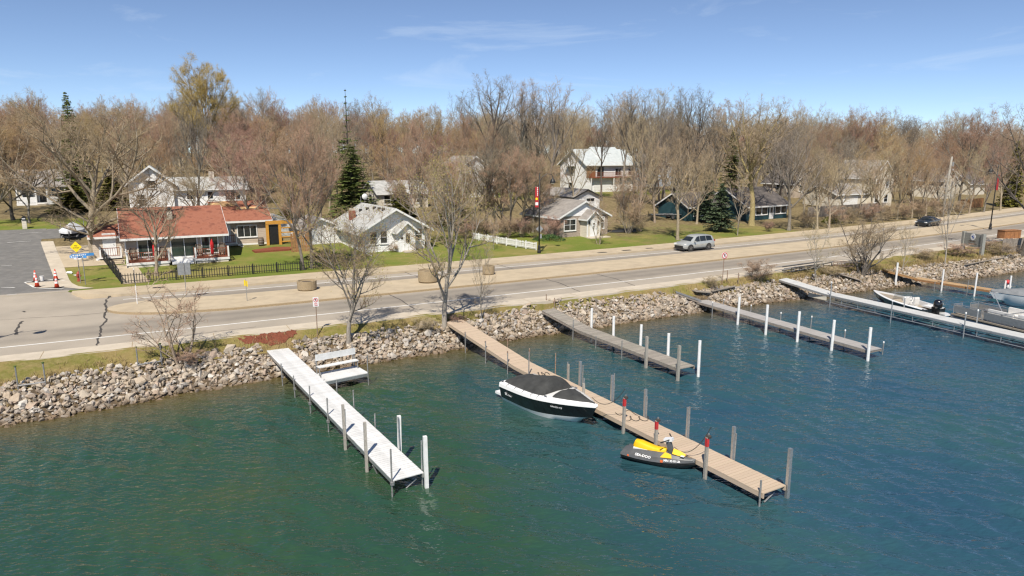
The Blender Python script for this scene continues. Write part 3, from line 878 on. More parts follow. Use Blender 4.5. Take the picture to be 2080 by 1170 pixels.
def red_top(o_, top):
    h = top + .7
    MB().box((0,0,h-.2), (.112,.112,.34)).build('painted_band', 'red_paint', o_)
    MB().tube([(.06,0,h-.1),(.06,0,h+.14)], .03, 6).build('pipe', 'galvanised', o_)
    MB().lathe([(.05,h-.06),(.1,h-.03),(.1,h+.05),(.05,h+.08)], 8, (.06,0,0)).build('rope_wrap', 'rope', o_)
posts(d2, b2_, [(1267,808,882),(1349,850,912),(1439,886,968)], .054, 'old_post', 0, True, extra=red_top)
posts(d2, b2_, [(1548,974,1026)], .034, 'galvanised', 0)
posts(d2, b2_, [(956,638,664),(993,672,688),(1031,687,710),(1075,708,733),(1124,718,758)], .032, 'rusty_pipe', DZ+.1)
posts(d2, b2_, [(1178,734,784),(1242,762,814),(1309,791,847),(1395,828,888),(1487,867,932)], .055, 'aluminium', DZ, True)
posts(d2, b2_, [(1183,742,784),(1246,759,814),(1313,805,847),(1399,826,888),(1491,880,932)], .03, 'galvanised', DZ)
posts(d2, b2_, [(1597,912,1012)], .06, 'aluminium', 0, True); posts(d2, b2_, [(1601,920,1008)], .03, 'galvanised', 0)
a, c = at(1572,1000,DZ-.25), at(1552,1020,.05)
MB().tube([Vector(a)-b2_, Vector(c)-b2_], .03, 6).build('brace', 'galvanised', d2)

# weathered plank dock
DZ = .62
g0, g1, g2 = at(1113,628,1.4), at(1188,668,.72), at(1396,746,DZ)
d3, b3_ = dock('lake_dock', 'weathered grey wooden dock with white far posts, in the middle', [g0, g1, g2], 1.15, 'dock_wood', .16, .014, skirt='grey_wood')
posts(d3, b3_, [(1099,599,626),(1126,605,625)], .034, 'rusty_pipe', 1.3)
posts(d3, b3_, [(1131,638,661),(1170,649,688),(1214,682,706),(1263,692,728)], .034, 'galvanised', 0)
posts(d3, b3_, [(1316,683,746),(1376,702,774)], .068, 'old_post', 0, True)
posts(d3, b3_, [(1201,626,665),(1246,642,683),(1296,660,703),(1352,678,723)], .085, 'post_white', DZ); posts(d3, b3_, [(1413,693,767)], .085, 'post_white', 0)

# grey dock with the row of white posts
DZ = .60
e0, e1, e2 = at(1372,591,1.45), at(1424,610,.75), at(1779,710,DZ)
d4, b4_ = dock('lake_dock', 'grey plank dock with five tall white posts along its near side', [e0, e1, e2], 1.1, 'dock_grey', .16, .01, skirt='grey_wood', mats=['dock_dark','dock_grey'])
posts(d4, b4_, [(1498,603,659),(1555,619,679),(1619,633,694),(1690,650,711),(1766,665,732)], .09, 'post_white', 0)
posts(d4, b4_, [(1446,615,648),(1400,604,618)], .034, 'galvanised', 0, cap='post_white')
posts(d4, b4_, [(1470,609,621),(1524,621,636),(1581,637,653),(1646,644,668),(1716,672,687)], .034, 'galvanised', DZ, cap='post_white'); posts(d4, b4_, [(1792,696,720)], .034, 'galvanised', 0, cap='post_white')

# long pale roll-in dock on an aluminium truss
f0, f1, f2, f3 = at(1590,566,1.5), at(1688,596,.9), at(2080,682,.85), at(2200,708,.85)
d5, b5_ = dock('lake_dock', 'long pale decked dock on an aluminium truss beside the fishing boat', [f0, f1, f2, f3], 1.25, 'dock_pale', .3, .006, skirt='aluminium', frame_h=.14, loc_i=1)
dh = (f3 - f1).normalized(); sdv = Vector((-dh.y, dh.x, 0)); LT = (f3-f1).length
for sd_ in (-1, 1):
    c0_ = f1 - b5_ + Vector((0,0,.0)) + sdv*sd_*.56
    MB().tube([c0_ - Vector((0,0,.62)), c0_ + dh*LT - Vector((0,0,.62))], .035, 6).build('truss_rail', 'aluminium', d5)
    for k in range(int(LT/1.5)):
        p = c0_ + dh*(k*1.5)
        MB().tube([p - Vector((0,0,.16)), p - Vector((0,0,.62))], .025, 5).build('truss_upright', 'aluminium', d5)
        MB().tube([p - Vector((0,0,.62)), p + dh*.75 - Vector((0,0,.18))], .018, 5).build('truss_brace', 'aluminium', d5)
MB().box(f1 - b5_ - Vector((0,0,.36)) - sdv*.6 + dh*-.8, (1.8,.04,.34), math.atan2(dh.y, dh.x)).build('end_board', 'cream_siding', d5)
posts(d5, b5_, [(1686,574,622)], .045, 'aluminium', 0, cap='post_white')
posts(d5, b5_, [(1811,612,632),(1960,637,660)], .04, 'aluminium', .9, cap='post_white'); posts(d5, b5_, [(1830,606,622),(1980,632,653)], .04, 'aluminium', 1.0, cap='post_white')

# narrow brown dock at the far end
h0, h1, h2 = at(1798,548,1.5), at(1860,564,.75), at(2046,593,.7)
d6, b6_ = dock('lake_dock', 'narrow brown wooden dock farthest along the shore', [h0, h1, h2], 1.05, 'dock_brown', .16, .01, skirt='cedar')
posts(d6, b6_, [(1816,532,553)], .09, 'post_white', 1.3); posts(d6, b6_, [(1915,547,571),(1981,554,582)], .07, 'post_white', .9); posts(d6, b6_, [(2032,571,607)], .07, 'post_white', 0)
posts(d6, b6_, [(1897,572,591),(1963,569,600)], .03, 'galvanised', 0); posts(d6, b6_, [(2050,560,595)], .07, 'post_white', .8)
fd = at(2048,588,.70)
fen = thing('boat_fender', 'red and white fender tied to the post at the end of the brown dock', 'fender', fd)
MB().lathe([(.03,0),(.16,.05),(.2,.25),(.16,.42),(.04,.5)], 10).build('float', 'post_white', fen, smooth=True)
MB().lathe([(.205,.52),(.23,.6),(.18,.78),(.05,.84)], 10, (-.12,.02,0)).build('float', 'red_paint', fen, smooth=True)
# ------------------------------------------------------------------ houses
def window(parent, face, u, v, z, w, h, cols=1, rows=1, glass='glass', trim='white_paint', sill=True, tr=.09, name='window'):
    """framed opening standing proud of the wall; u, v: its place on the plan; each pane a piece of its own"""
    m_ = MB()
    m_.bb((-w/2-tr,-.05,-tr),(-w/2,.03,h+tr)); m_.bb((w/2,-.05,-tr),(w/2+tr,.03,h+tr))
    m_.bb((-w/2,-.049,h),(w/2,.03,h+tr)); m_.bb((-w/2,-.049,-tr),(w/2,.03,0))
    for i in range(1, cols): x = -w/2 + w*i/cols; m_.bb((x-.025,-.04,.001),(x+.025,.03,h-.001))
    for j in range(1, rows): zz = h*j/rows; m_.bb((-w/2+.001,-.038,zz-.022),(w/2-.001,.03,zz+.022))
    o = m_.build(name, trim, parent, loc=(u, v, z), rz={'front':0,'left':-math.pi/2,'right':math.pi/2,'back':math.pi}[face])
    me_ = MB().box((0,0,0), (w/cols-.051, .012, h/rows-.046)).mesh('pane', glass)
    for i in range(cols):
        for j in range(rows):
            p = put('pane', me_, o, (-w/2 + w*(i+.5)/cols, -.012, h*(j+.5)/rows)); p.rotation_euler = (rnd.uniform(-.01,.01), 0, rnd.uniform(-.012,.012))
    if sill: MB().bb((-w/2-tr-.03,-.09,-tr-.05),(w/2+tr+.03,.03,-tr)).build('sill', trim, o)
    return o
def door(parent, face, u, v, z, w=.92, h=2.05, mat='white_paint', glass=None, lite=(.25,.9,.6), name='door', trim='white_paint'):
    o = MB().bb((-w/2,-.03,0),(w/2,.03,h)).build(name, mat, parent, loc=(u, v, z), rz={'front':0,'left':-math.pi/2,'right':math.pi/2}[face])
    f = MB(); f.bb((-w/2-.1,-.045,0),(-w/2,.03,h+.1)); f.bb((w/2,-.045,0),(w/2+.1,.03,h+.1)); f.bb((-w/2,-.044,h),(w/2,.03,h+.1)); f.build('door_frame', trim, o)
    MB().lathe([(.025,0),(.035,-.03),(.03,-.06)], 8, (w/2-.09,-.03,1.0), axis='y').build('handle', 'wheel_metal', o)
    if glass: MB().bb((-w*lite[0],-.04,h*.5-lite[1]/2+.3),(w*lite[0],-.031,h*.5+lite[1]/2+.3)).build('pane', glass, o)
    return o
def gable(parent, L_, D, wh, rh, wall, roof, axis='u', over=.4, base=-.4, x0=0.0, y0=0.0, trim='white_paint', eave_over=None, wname='wall'):
    """walls with gable ends and a two-slope roof; ridge along u or v"""
    eo = over if eave_over is None else eave_over
    w_ = MB()
    if axis == 'u':
        poly = [(0,base),(D,base),(D,wh),(D/2,rh),(0,wh)]
        w_.add([(x0, y0+y, z) for y, z in poly] + [(x0+L_, y0+y, z) for y, z in poly], [(4,3,2,1,0),(5,6,7,8,9)] + [(i,(i+1)%5,5+(i+1)%5,5+i) for i in (0,1,4)])
    else:
        poly = [(0,base),(L_,base),(L_,wh),(L_/2,rh),(0,wh)]
        w_.add([(x0+x, y0, z) for x, z in poly] + [(x0+x, y0+D, z) for x, z in poly], [(0,1,2,3,4),(9,8,7,6,5)] + [(i,5+i,5+(i+1)%5,(i+1)%5) for i in (0,1,4)])
    wl = w_.build(wname, wall, parent)
    r_ = MB(); fz = MB(); th = .12
    half = (D if axis == 'u' else L_)/2; sl = (rh-wh)/half
    ln = (L_ if axis == 'u' else D)
    for sg in (-1, 1):
        e = half + eo; zE, zR = wh - sl*eo + .03, rh + .03
        pr = [(0, zR), (sg*e, zE), (sg*e, zE+th), (0, zR+th)]
        a_, b_ = -over, ln + over
        def pt(c, z, t):
            return (x0+t, y0+half+c, z) if axis == 'u' else (x0+half+c, y0+t, z)
        V = [pt(c, z, a_) for c, z in pr] + [pt(c, z, b_) for c, z in pr]
        r_.add(V, [(0,1,2,3),(7,6,5,4),(0,4,5,1),(1,5,6,2),(2,6,7,3),(3,7,4,0)])
        # fascia along the eave and rakes
        f2 = [(sg*(e+.004), zE-.1), (sg*(e+.03), zE-.1), (sg*(e+.03), zE+th-.02), (sg*(e+.004), zE+th-.02)]
        V = [pt(c, z, a_-.02) for c, z in f2] + [pt(c, z, b_+.02) for c, z in f2]
        fz.add(V, [(0,1,2,3),(7,6,5,4),(0,4,5,1),(1,5,6,2),(2,6,7,3),(3,7,4,0)])
        for t0_ in (a_-.035, b_+.004):
            f3 = [(0, zR-.12), (sg*e, zE-.12), (sg*e, zE+th-.02), (0, zR+th-.02)]
            V = [pt(c, z, t0_) for c, z in f3] + [pt(c, z, t0_+.03) for c, z in f3]
            fz.add(V, [(0,1,2,3),(7,6,5,4),(0,4,5,1),(1,5,6,2),(2,6,7,3),(3,7,4,0)])
    ro = r_.build('roof', roof, parent, fix=True)
    fz.build('fascia', trim, ro, fix=True)
    return wl, ro
def rail(parent, a, b_, h=.9, n_=None, mat='white_paint', bal='stained_wood', z=0.0, post=True):
    """porch railing between two plan points; each baluster a piece"""
    a, b_ = Vector((*a, z)), Vector((*b_, z)); d = b_ - a; L_ = d.length; rz = math.atan2(d.y, d.x)
    n_ = n_ or max(2, int(L_/.17))
    r_ = MB().box((L_/2,0,h), (L_,.07,.06)).box((L_/2,0,.12), (L_,.05,.05)).build('railing', mat if not bal else bal, parent, loc=a, rz=rz)
    me_ = MB().bb((-.018,-.018,.145),(.018,.018,h-.03)).mesh('baluster', bal or mat)
    for k in range(n_): put('baluster', me_, r_, (L_*(k+.5)/n_, 0, 0))
    if post:
        for x in (0, L_): MB().box((x,0,(h+.15)/2), (.14,.14,h+.15)).build('newel', mat, r_)
    return r_
def steps(parent, x, y, n_, w, z_top, mat='white_paint', face=-1, tread='grey_wood'):
    for k in range(n_):
        z = z_top*(1-(k+1)/(n_+1))
        MB().bb((x-w/2, y+face*(.28*(k+1)), z-.1),(x+w/2, y+face*.28*k+(.0 if k else 0), z)).build('step', mat, parent)

# --- the red-roofed house on the corner
P = gnd(258,537); HA = R(29.5)
A = thing('house', 'tan house with a red shingle roof and two railed porches on the corner', 'house', P, HA)
gable(A, 8.5, 8.2, 2.55, 4.75, 'tan_siding', 'red_roof', 'u', .35, eave_over=.5, base=-.5)
gable(A, 5.4, 7.0, 3.05, 4.75, 'tan_siding', 'red_roof', 'u', .3, x0=8.52, y0=6.6, eave_over=.4, base=-.5)
gable(A, 2.7, 4.2, 2.25, 3.1, 'tan_siding', 'red_roof', 'u', .3, x0=-2.72, y0=4.2, base=-.5)
MB().bb((-.02,-.04,-.5),(8.52,-.002,.34)).bb((-.05,-.03,-.5),(-.002,4.1,.3)).bb((8.55,6.56,-.4),(13.94,6.598,.5)).build('foundation', 'white_paint', A)
for x in (.02, 8.42): MB().bb((x-.06,-.06,.35),(x+.06,-.001,2.35)).build('corner_board', 'white_paint', A)
# glazed front: sliding doors and tall windows between white mullions
for u, w, h, c_ in [(1.85,1.6,1.75,2),(4.9,2.2,2.0,2),(7.15,1.4,1.75,2)]:
    window(A, 'front', u, -.001, .42 if h > 1.9 else .62, w, h, c_, 1, 'glass_green', sill=False)
window(A, 'left', -.001, 2.2, 1.0, .9, 1.2, 1, 1)
# porches
for x0, x1 in ((.0,3.5),(5.6,8.6)):
    fl = MB().bb((x0,-2.0,.3),(x1,-.05,.40)).build('porch_floor', 'stained_wood', A)
    MB().bb((x0,-2.04,.14),(x1,-2.001,.36)).bb((x0-.03,-2.04,-.3),(x0-.001,-.05,.38)).build('porch_skirt', 'white_paint', A)
    MB().bb((x0+.1,-1.98,-.4),(x1-.1,-1.92,.14)).build('porch_lattice', 'cream_siding', A)
    rail(A, (x0+.07,-1.94), (x1-.07,-1.94), .85, None, 'white_paint', 'stained_wood', .40)
    rail(A, (x0+.07,-1.94), (x0+.07,-.25), .85, None, 'white_paint', 'stained_wood', .40, False)
    rail(A, (x1-.07,-1.94), (x1-.07,-.25), .85, None, 'white_paint', 'stained_wood', .40, False)
MB().bb((3.6,-1.3,.18),(5.5,-.05,.34)).build('landing', 'white_paint', A)
steps(A, 4.55, -1.3, 3, 1.8, .3)
vent = MB().bb((-.22,-.22,-.2),(.22,.22,.55)).build('roof_vent', 'cream_siding', A, loc=(4.0,2.2,4.0)); MB().lathe([(.13,.552),(.15,.75),(.28,.8),(.05,1.0)], 10).build('vent_cap', 'dark_trim', vent)
sl = (4.75-3.05)/3.5
for (xa, xb, ya, yb) in [(8.3,11.2,9.0,9.75),(10.9,13.2,8.35,8.8),(9.4,10.2,9.8,10.05)]:    # bare boards where the shingles are off
    MB().add([(xa,ya,3.05+sl*(ya-6.6)+.165),(xb,ya+.05,3.05+sl*(ya+.05-6.6)+.165),(xb,yb,3.05+sl*(yb-6.6)+.165),(xa,yb,3.05+sl*(yb-6.6)+.165),
              (xa,ya,3.05+sl*(ya-6.6)+.155),(xb,ya+.05,3.05+sl*(ya+.05-6.6)+.155),(xb,yb,3.05+sl*(yb-6.6)+.155),(xa,yb,3.05+sl*(yb-6.6)+.155)],
             [(0,1,2,3),(4,7,6,5),(0,4,5,1),(1,5,6,2),(2,6,7,3),(3,7,4,0)]).build('bare_decking', 'plywood', A)
window(A, 'front', 11.6, 6.599, 1.25, 1.9, 1.15, 3, 1)
door(A, 'front', 9.35, 6.598, .75, .95, 2.05, 'white_paint', 'lamp_glass')
MB().bb((8.7,5.5,.62),(10.4,6.56,.72)).build('entry_deck', 'white_paint', A); rail(A, (8.8,5.55), (10.3,5.55), .85, None, 'white_paint', 'stained_wood', .72)
for k in range(3): MB().bb((10.42+.28*k,5.55,.42-.2*k),(10.7+.28*k,6.5,.5-.2*k)).build('step', 'white_paint', A)
MB().tube([(13.7,6.5,3.0),(13.72,6.5,.4)], .05, 6).build('downpipe', 'white_paint', A)
MB().bb((10.15,6.5,1.95),(10.28,6.59,2.25)).build('wall_lamp', 'black_metal', A)
door(A, 'front', -1.3, 4.199, .45, .9, 2.0)
MB().bb((-2.2,2.7,.3),(-.35,4.15,.42)).build('entry_deck', 'white_paint', A); rail(A, (-2.1,2.78), (-.4,2.78), .85, None, 'white_paint', 'stained_wood', .42)
for k in range(3): MB().bb((-2.5-.28*k,2.8,.16-.14*k),(-2.22-.28*k,4.1,.26-.14*k)).build('step', 'white_paint', A)
def on(root, u, v, z=0.0):
    c_, s_ = math.cos(root.rotation_euler.z), math.sin(root.rotation_euler.z)
    return Vector((root.location.x + c_*u - s_*v, root.location.y + s_*u + c_*v, root.location.z + z))
# porch furniture
def parasol(P_, lab):
    o = thing('folded_parasol', lab, 'parasol', P_)
    MB().tube([(0,0,0),(0,0,2.15)], .025, 6).build('pole', 'black_metal', o)
    MB().lathe([(.03,.75),(.12,.8),(.15,1.1),(.10,1.25),(.17,1.4),(.16,1.8),(.05,2.1),(.01,2.2)], 10).build('canopy', 'red_cloth', o, smooth=True)
    MB().lathe([(.25,0),(.25,.05),(.06,.1)], 10).build('base', 'black_metal', o)
parasol(on(A, 2.3, -2.35, .0), 'folded red parasol by the left porch of the red-roofed house')
parasol(on(A, 7.1, -2.35, .0), 'folded red parasol by the right porch of the red-roofed house')
def wicker(P_, rz, lab):
    o = thing('wicker_chair', lab, 'chair', P_, rz, 'wicker porch chairs')
    MB().lathe([(.30,.28),(.34,.36),(.30,.42)], 12).build('seat', 'barrel_wood', o)
    bk = MB()
    for k in range(9):
        a = R(20 + 140*k/8)
        bk.tube([(math.cos(a)*.30, math.sin(a)*.26, .38), (math.cos(a)*.36, math.sin(a)*.34, .7), (math.cos(a)*.27, math.sin(a)*.36, 1.08)], .03, 4)
    bk.tube([(math.cos(R(20+140*k/8))*.28, math.sin(R(20+140*k/8))*.36, 1.08 + .06*math.sin(math.pi*k/8)) for k in range(9)], .04, 5)
    bk.build('backrest', 'barrel_wood', o)
    for k in range(4): MB().tube([(.22*math.cos(.8+k*1.57), .22*math.sin(.8+k*1.57), .3), (.25*math.cos(.8+k*1.57), .25*math.sin(.8+k*1.57), 0)], .03, 5).build('leg', 'barrel_wood', o)
for u, rz_, lab in [(.6,HA+.4,'dark wicker chair at the left end of the left porch'),(3.0,HA-.2,'dark wicker chair at the right end of the left porch'),(6.1,HA+.3,'dark wicker chair at the left end of the right porch'),(8.1,HA-.3,'dark wicker chair at the right end of the right porch')]:
    wicker(on(A, u, -.85, .40), rz_, lab)
for u, lab in [(1.8,'small white table on the left porch'),(7.1,'small white table on the right porch')]:
    o = thing('porch_table', lab, 'table', on(A, u, -1.0, .40), HA)
    MB().lathe([(.42,.68),(.42,.72)], 14).build('table_top', 'white_paint', o); MB().tube([(0,0,0),(0,0,.68)], .04, 6).build('leg', 'white_paint', o); MB().lathe([(.25,0),(.25,.04)], 10).build('base', 'white_paint', o)

# --- the white cottage
P = gnd(738,514); HC = R(32)
Cg = thing('house', 'small white cottage with a pale grey gable roof facing the road', 'house', P, HC)
gable(Cg, 7.0, 9.0, 2.45, 4.4, 'white_siding', 'light_roof', 'v', .75, eave_over=.75, base=-.6)
gable(Cg, 4.2, 5.0, 2.2, 3.1, 'white_siding', 'grey_roof', 'v', .3, x0=-4.22, y0=7.2, base=-.6)
window(Cg, 'front', 1.15, -.001, .9, .72, 1.25, 1, 2); window(Cg, 'front', 2.3, -.001, .9, .72, 1.25, 1, 2); window(Cg, 'front', 6.3, -.001, .95, .75, 1.25, 1, 2)
window(Cg, 'left', -.001, 1.0, 1.0, .6, 1.1, 1, 2); window(Cg, 'left', -.001, 5.2, 1.0, .7, 1.1, 1, 2)
gable(Cg, 1.9, 1.1, 2.25, 3.05, 'white_siding', 'light_roof', 'v', .35, x0=3.5, y0=-1.102, base=-.5, wname='porch_wall')
door(Cg, 'front', 4.55, -1.103, .12, .85, 2.0, 'white_paint', 'glass', (.3,1.0,.6))
MB().bb((3.75,-1.16,1.35),(4.0,-1.104,1.55)).build('letter_box', 'black_metal', Cg)
MB().bb((3.9,-1.9,-.05),(5.3,-1.12,.1)).build('doorstep', 'concrete_light', Cg)
for u, v in [(2.2,6.5),(2.6,5.4),(2.9,4.0),(2.9,2.6),(2.9,1.4)]:
    z = 2.45 + (4.4-2.45)*u/3.5 + .13
    MB().bb((-.14,-.14,-.05),(.14,.14,.26)).build('roof_vent', 'dark_trim', Cg, loc=(u, v, z))
ch = MB().bb((-.3,-.3,-.8),(.3,.3,1.0)).build('chimney', 'brick_red', Cg, loc=(.9,5.6,3.0)); MB().bb((-.25,-.25,1.0),(.25,.25,1.25)).build('chimney_cap', 'concrete_light', ch)
MB().tube([(2.6,7.4,3.8),(2.6,7.4,5.4)], .03, 5).build('vent_pipe', 'galvanised', Cg)
dish = MB().lathe([(.02,0),(.2,.04),(.34,.14)], 14, axis='y', cap=False).build('satellite_dish', 'white_paint', Cg, loc=(3.5,8.4,5.3)); MB().tube([(0,.1,0),(0,.3,-.9)], .02, 5).build('mast', 'galvanised', dish)
MB().tube([(.1,-.5,.02),(.1,-2.2,-.02)], .05, 6).build('downspout', 'white_paint', Cg)

# --- the small brick house
P = gnd(1136,483); HB = R(32)
Bh = thing('house', 'small brick house with a white gable and a white front door under its own gable', 'house', P, HB)
gable(Bh, 7.6, 8.0, 2.5, 4.3, 'brick_wall', 'grey_roof', 'v', .35, eave_over=.4, base=-.6)
MB().add([(.05,-.03,2.56),(7.55,-.03,2.56),(3.8,-.03,4.25),(.05,.02,2.56),(7.55,.02,2.56),(3.8,.02,4.25)], [(0,1,2),(5,4,3),(0,3,4,1),(1,4,5,2),(2,5,3,0)]).build('gable_boards', 'white_siding', Bh)
gable(Bh, 2.0, 1.4, 2.35, 3.2, 'cream_siding', 'grey_roof', 'v', .3, x0=3.2, y0=-1.402, base=-.5, wname='porch_wall')
MB().add([(3.25,-1.43,2.38),(5.15,-1.43,2.38),(4.2,-1.43,3.15),(3.25,-1.404,2.38),(5.15,-1.404,2.38),(4.2,-1.404,3.15)], [(0,1,2),(5,4,3),(0,3,4,1),(1,4,5,2),(2,5,3,0)]).build('gable_boards', 'white_paint', Bh)
for x in (3.2, 5.2): MB().bb((x-.07,-1.46,-.3),(x+.07,-1.403,2.35)).build('corner_board', 'white_paint', Bh)
door(Bh, 'front', 4.2, -1.403, .05, .92, 2.1, 'white_paint')
MB().bb((4.05,-1.46,1.55),(4.35,-1.434,1.7)).bb((4.13,-1.46,.95),(4.27,-1.434,1.4)).build('door_lights', 'glass', Bh)
for x in (3.52, 4.92): MB().bb((x-.08,-1.55,1.6),(x+.08,-1.404,1.95)).build('wall_lamp', 'black_metal', Bh)
window(Bh, 'front', 1.6, -.001, .85, 1.7, 1.3, 2, 2); window(Bh, 'front', 6.5, -.001, .85, .9, 1.35, 1, 2); window(Bh, 'right', 7.601, 2.0, 1.0, .8, 1.2, 1, 2)
MB().bb((3.0,-2.3,-.15),(6.2,-1.42,.03)).build('doorstep', 'concrete_light', Bh)

# --- garage behind it
P = gnd(1160,434); P = P + Vector((.6,2.0,0)); P.z = hxy(P.x, P.y)
G = thing('garage', 'white garage with a grey roof behind the small brick house', 'garage', P, R(32))
gable(G, 5.2, 9.5, 2.3, 3.4, 'white_siding', 'grey_roof', 'v', .3, base=-.8, trim='dark_trim')
window(G, 'front', 3.3, -.001, 1.55, 1.6, .5, 2, 1, sill=False); window(G, 'right', 5.201, 4.5, 1.4, .8, .6, 1, 1, sill=False)

# --- the white two-storey house on the rise
P = gnd(1190,391); HW = R(31)
Wh = thing('house', 'white two-storey house with pale roof and red-brown balcony on the rise', 'house', P, HW)
gable(Wh, 13.0, 9.0, 5.7, 8.5, 'white_siding', 'pale_roof', 'u', .5, eave_over=.6, base=-1.5)
gable(Wh, 6.0, 8.0, 6.2, 8.95, 'white_siding', 'pale_roof', 'u', .3, x0=4.6, y0=.6, eave_over=.5, base=4.0, wname='upper_wall')
MB().bb((.6,-.9,2.85),(13.0,-.01,3.0)).build('balcony_floor', 'stained_wood', Wh)
MB().bb((.05,-.06,2.95),(2.3,-.004,5.5)).build('timber_panel', 'cedar', Wh)
rail(Wh, (.6,-.85), (12.95,-.85), 1.0, 70, 'stained_wood', 'stained_wood', 3.0); rail(Wh, (.6,-.85), (.6,-.1), 1.0, None, 'stained_wood', 'stained_wood', 3.0, False)
for x in (.7, 6.5, 12.8): MB().bb((x-.08,-.88,-.5),(x+.08,-.72,2.85)).build('balcony_post', 'white_paint', Wh)
window(Wh, 'front', 3.6, -.001, 3.15, 1.7, 2.0, 2, 1, sill=False); window(Wh, 'front', 8.2, -.001, 3.3, 1.5, 1.4, 2, 1); window(Wh, 'front', 11.5, -.001, 3.3, 1.2, 1.4, 1, 2)
for x in (4.2, 9.6):
    gd = MB().bb((-2.3,-.05,0),(2.3,-.004,2.2)).build('garage_door', 'white_paint', Wh, loc=(x,0,-.1))
    for k in range(4): MB().bb((-2.28,-.075,.04+.54*k),(2.28,-.051,.54+.54*k)).build('door_panel', 'white_paint', gd)
window(Wh, 'left', -.001, 4.8, 3.6, 1.1, 1.5, 2, 1); window(Wh, 'left', -.001, 5.4, .7, 1.2, 1.1, 1, 1)
MB().bb((-1.0,3.4,5.15),(-.01,6.4,5.25)).build('awning', 'white_paint', Wh)
fw = MB()
fr = thing('privacy_fence', 'white board fence beside the two-storey white house', 'fence', on(Wh, -3.2, -1.2, -.2), HW)
pl = MB().bb((-.11,-.02,0),(.11,.02,1.7)).mesh('board', 'white_paint')
for k in range(16): put('board', pl, fr, (.12+k*.226, 0, 0))
MB().bb((0,.022,1.2),(3.6,.06,1.3)).bb((0,.022,.3),(3.6,.06,.4)).build('rail', 'white_paint', fr)

# --- the blue-grey house beyond
P = gnd(1306,380)
Gh = thing('house', 'blue-grey two-storey house among the trees beyond the white house', 'house', P, R(33))
gable(Gh, 9.0, 8.0, 5.4, 7.6, 'grey_siding', 'grey_roof', 'u', .4, base=-1.5)
for u in (1.4, 4.2, 7.2): window(Gh, 'front', u, -.001, 3.2, 1.1, 1.4, 1, 2); window(Gh, 'front', u, -.001, .8, 1.1, 1.3, 1, 2)
window(Gh, 'left', -.001, 4, 3.2, 1.1, 1.4, 1, 2)

# --- the dark teal house
P = gnd(1516,449); HT = R(34)
Th = thing('house', 'low dark teal house with a row of white sunroom windows', 'house', P, HT)
gable(Th, 10.0, 8.5, 2.35, 4.7, 'teal_siding', 'dark_roof', 'u', .4, eave_over=.55, base=-.5)
gable(Th, 9.0, 6.0, 2.35, 4.1, 'teal_siding', 'dark_roof', 'u', .4, x0=-9.02, y0=3.6, base=-.5)
for k in range(3): window(Th, 'front', 1.3+1.5*k, -.001, .85, 1.25, 1.15, 1, 1, sill=True, tr=.1)
door(Th, 'front', 6.0, -.002, .05, .9, 2.05, 'white_paint', 'glass', (.28,.8,.5))
for k in range(2): window(Th, 'front', 7.6+1.5*k, -.001, .85, 1.25, 1.15, 1, 1, tr=.1)
window(Th, 'front', -2.2, 3.598, .95, 1.0, 1.0, 1, 1); window(Th, 'front', -6.6, 3.598, .95, 2.2, .9, 3, 1)
MB().bb((-.02,-.05,-.5),(10.0,-.002,.0)).build('foundation', 'white_paint', Th)

# --- the tan gabled house and its garage
P = gnd(1768,420)
Tn = thing('house', 'tan two-storey gabled house half hidden by trees beyond the far kerb', 'house', P, R(30))
gable(Tn, 6.6, 8.0, 5.6, 8.6, 'cream_siding', 'grey_roof', 'v', .4, base=-.6)
gable(Tn, 9.5, 7.0, 2.6, 4.2, 'cream_siding', 'grey_roof', 'u', .4, x0=-9.52, y0=.8, base=-.6)
for u in (1.6, 4.6): window(Tn, 'front', u, -.001, 3.7, .9, 1.4, 1, 2); window(Tn, 'front', u, -.001, .8, 1.1, 1.4, 1, 2)
MB().bb((-7.5,.76,-.1),(-3.0,.798,2.1)).build('garage_door', 'white_paint', Tn)
# --- other houses seen through the trees
def plain_house(lab, x, y, L_, D, wh, rh, wall, roof, ang=30, axis='u', wins=2, name='house'):
    P_ = gnd(x, y); o = thing(name, lab, 'house', P_, R(ang))
    gable(o, L_, D, wh, rh, wall, roof, axis, .4, base=-1.2)
    for k in range(wins):
        window(o, 'front', L_*(k+.5)/wins, -.001, wh-1.6, .95, 1.2, 1, 2)
        if wh > 4: window(o, 'front', L_*(k+.5)/wins, -.001, .8, .95, 1.2, 1, 2)
    window(o, 'left', -.001, D*.5, wh-1.6, .9, 1.2, 1, 2)
    return o
o = plain_house('brown-roofed house between the teal house and the tan house', 1612, 402, 8, 8, 3.0, 6.0, 'tan_siding', 'dark_roof', 30, 'v')
plain_house('pale gabled house behind the utility pole', 1912, 404, 5.0, 7, 4.2, 6.6, 'cream_siding', 'grey_roof', 30, 'v')
plain_house('dark-roofed low house near the right edge beyond the road', 1968, 396, 7, 7, 2.8, 5.6, 'cream_siding', 'dark_roof', 30, 'u')
plain_house('low hip house roof behind the spruce and the white cottage', 770, 425, 8, 7, 2.4, 4.0, 'cream_siding', 'light_roof', 30, 'u', 3)
plain_house('white gabled house behind the thicket, left of the two-storey house', 925, 402, 8, 9, 4.6, 7.2, 'white_siding', 'grey_roof', 30, 'v')
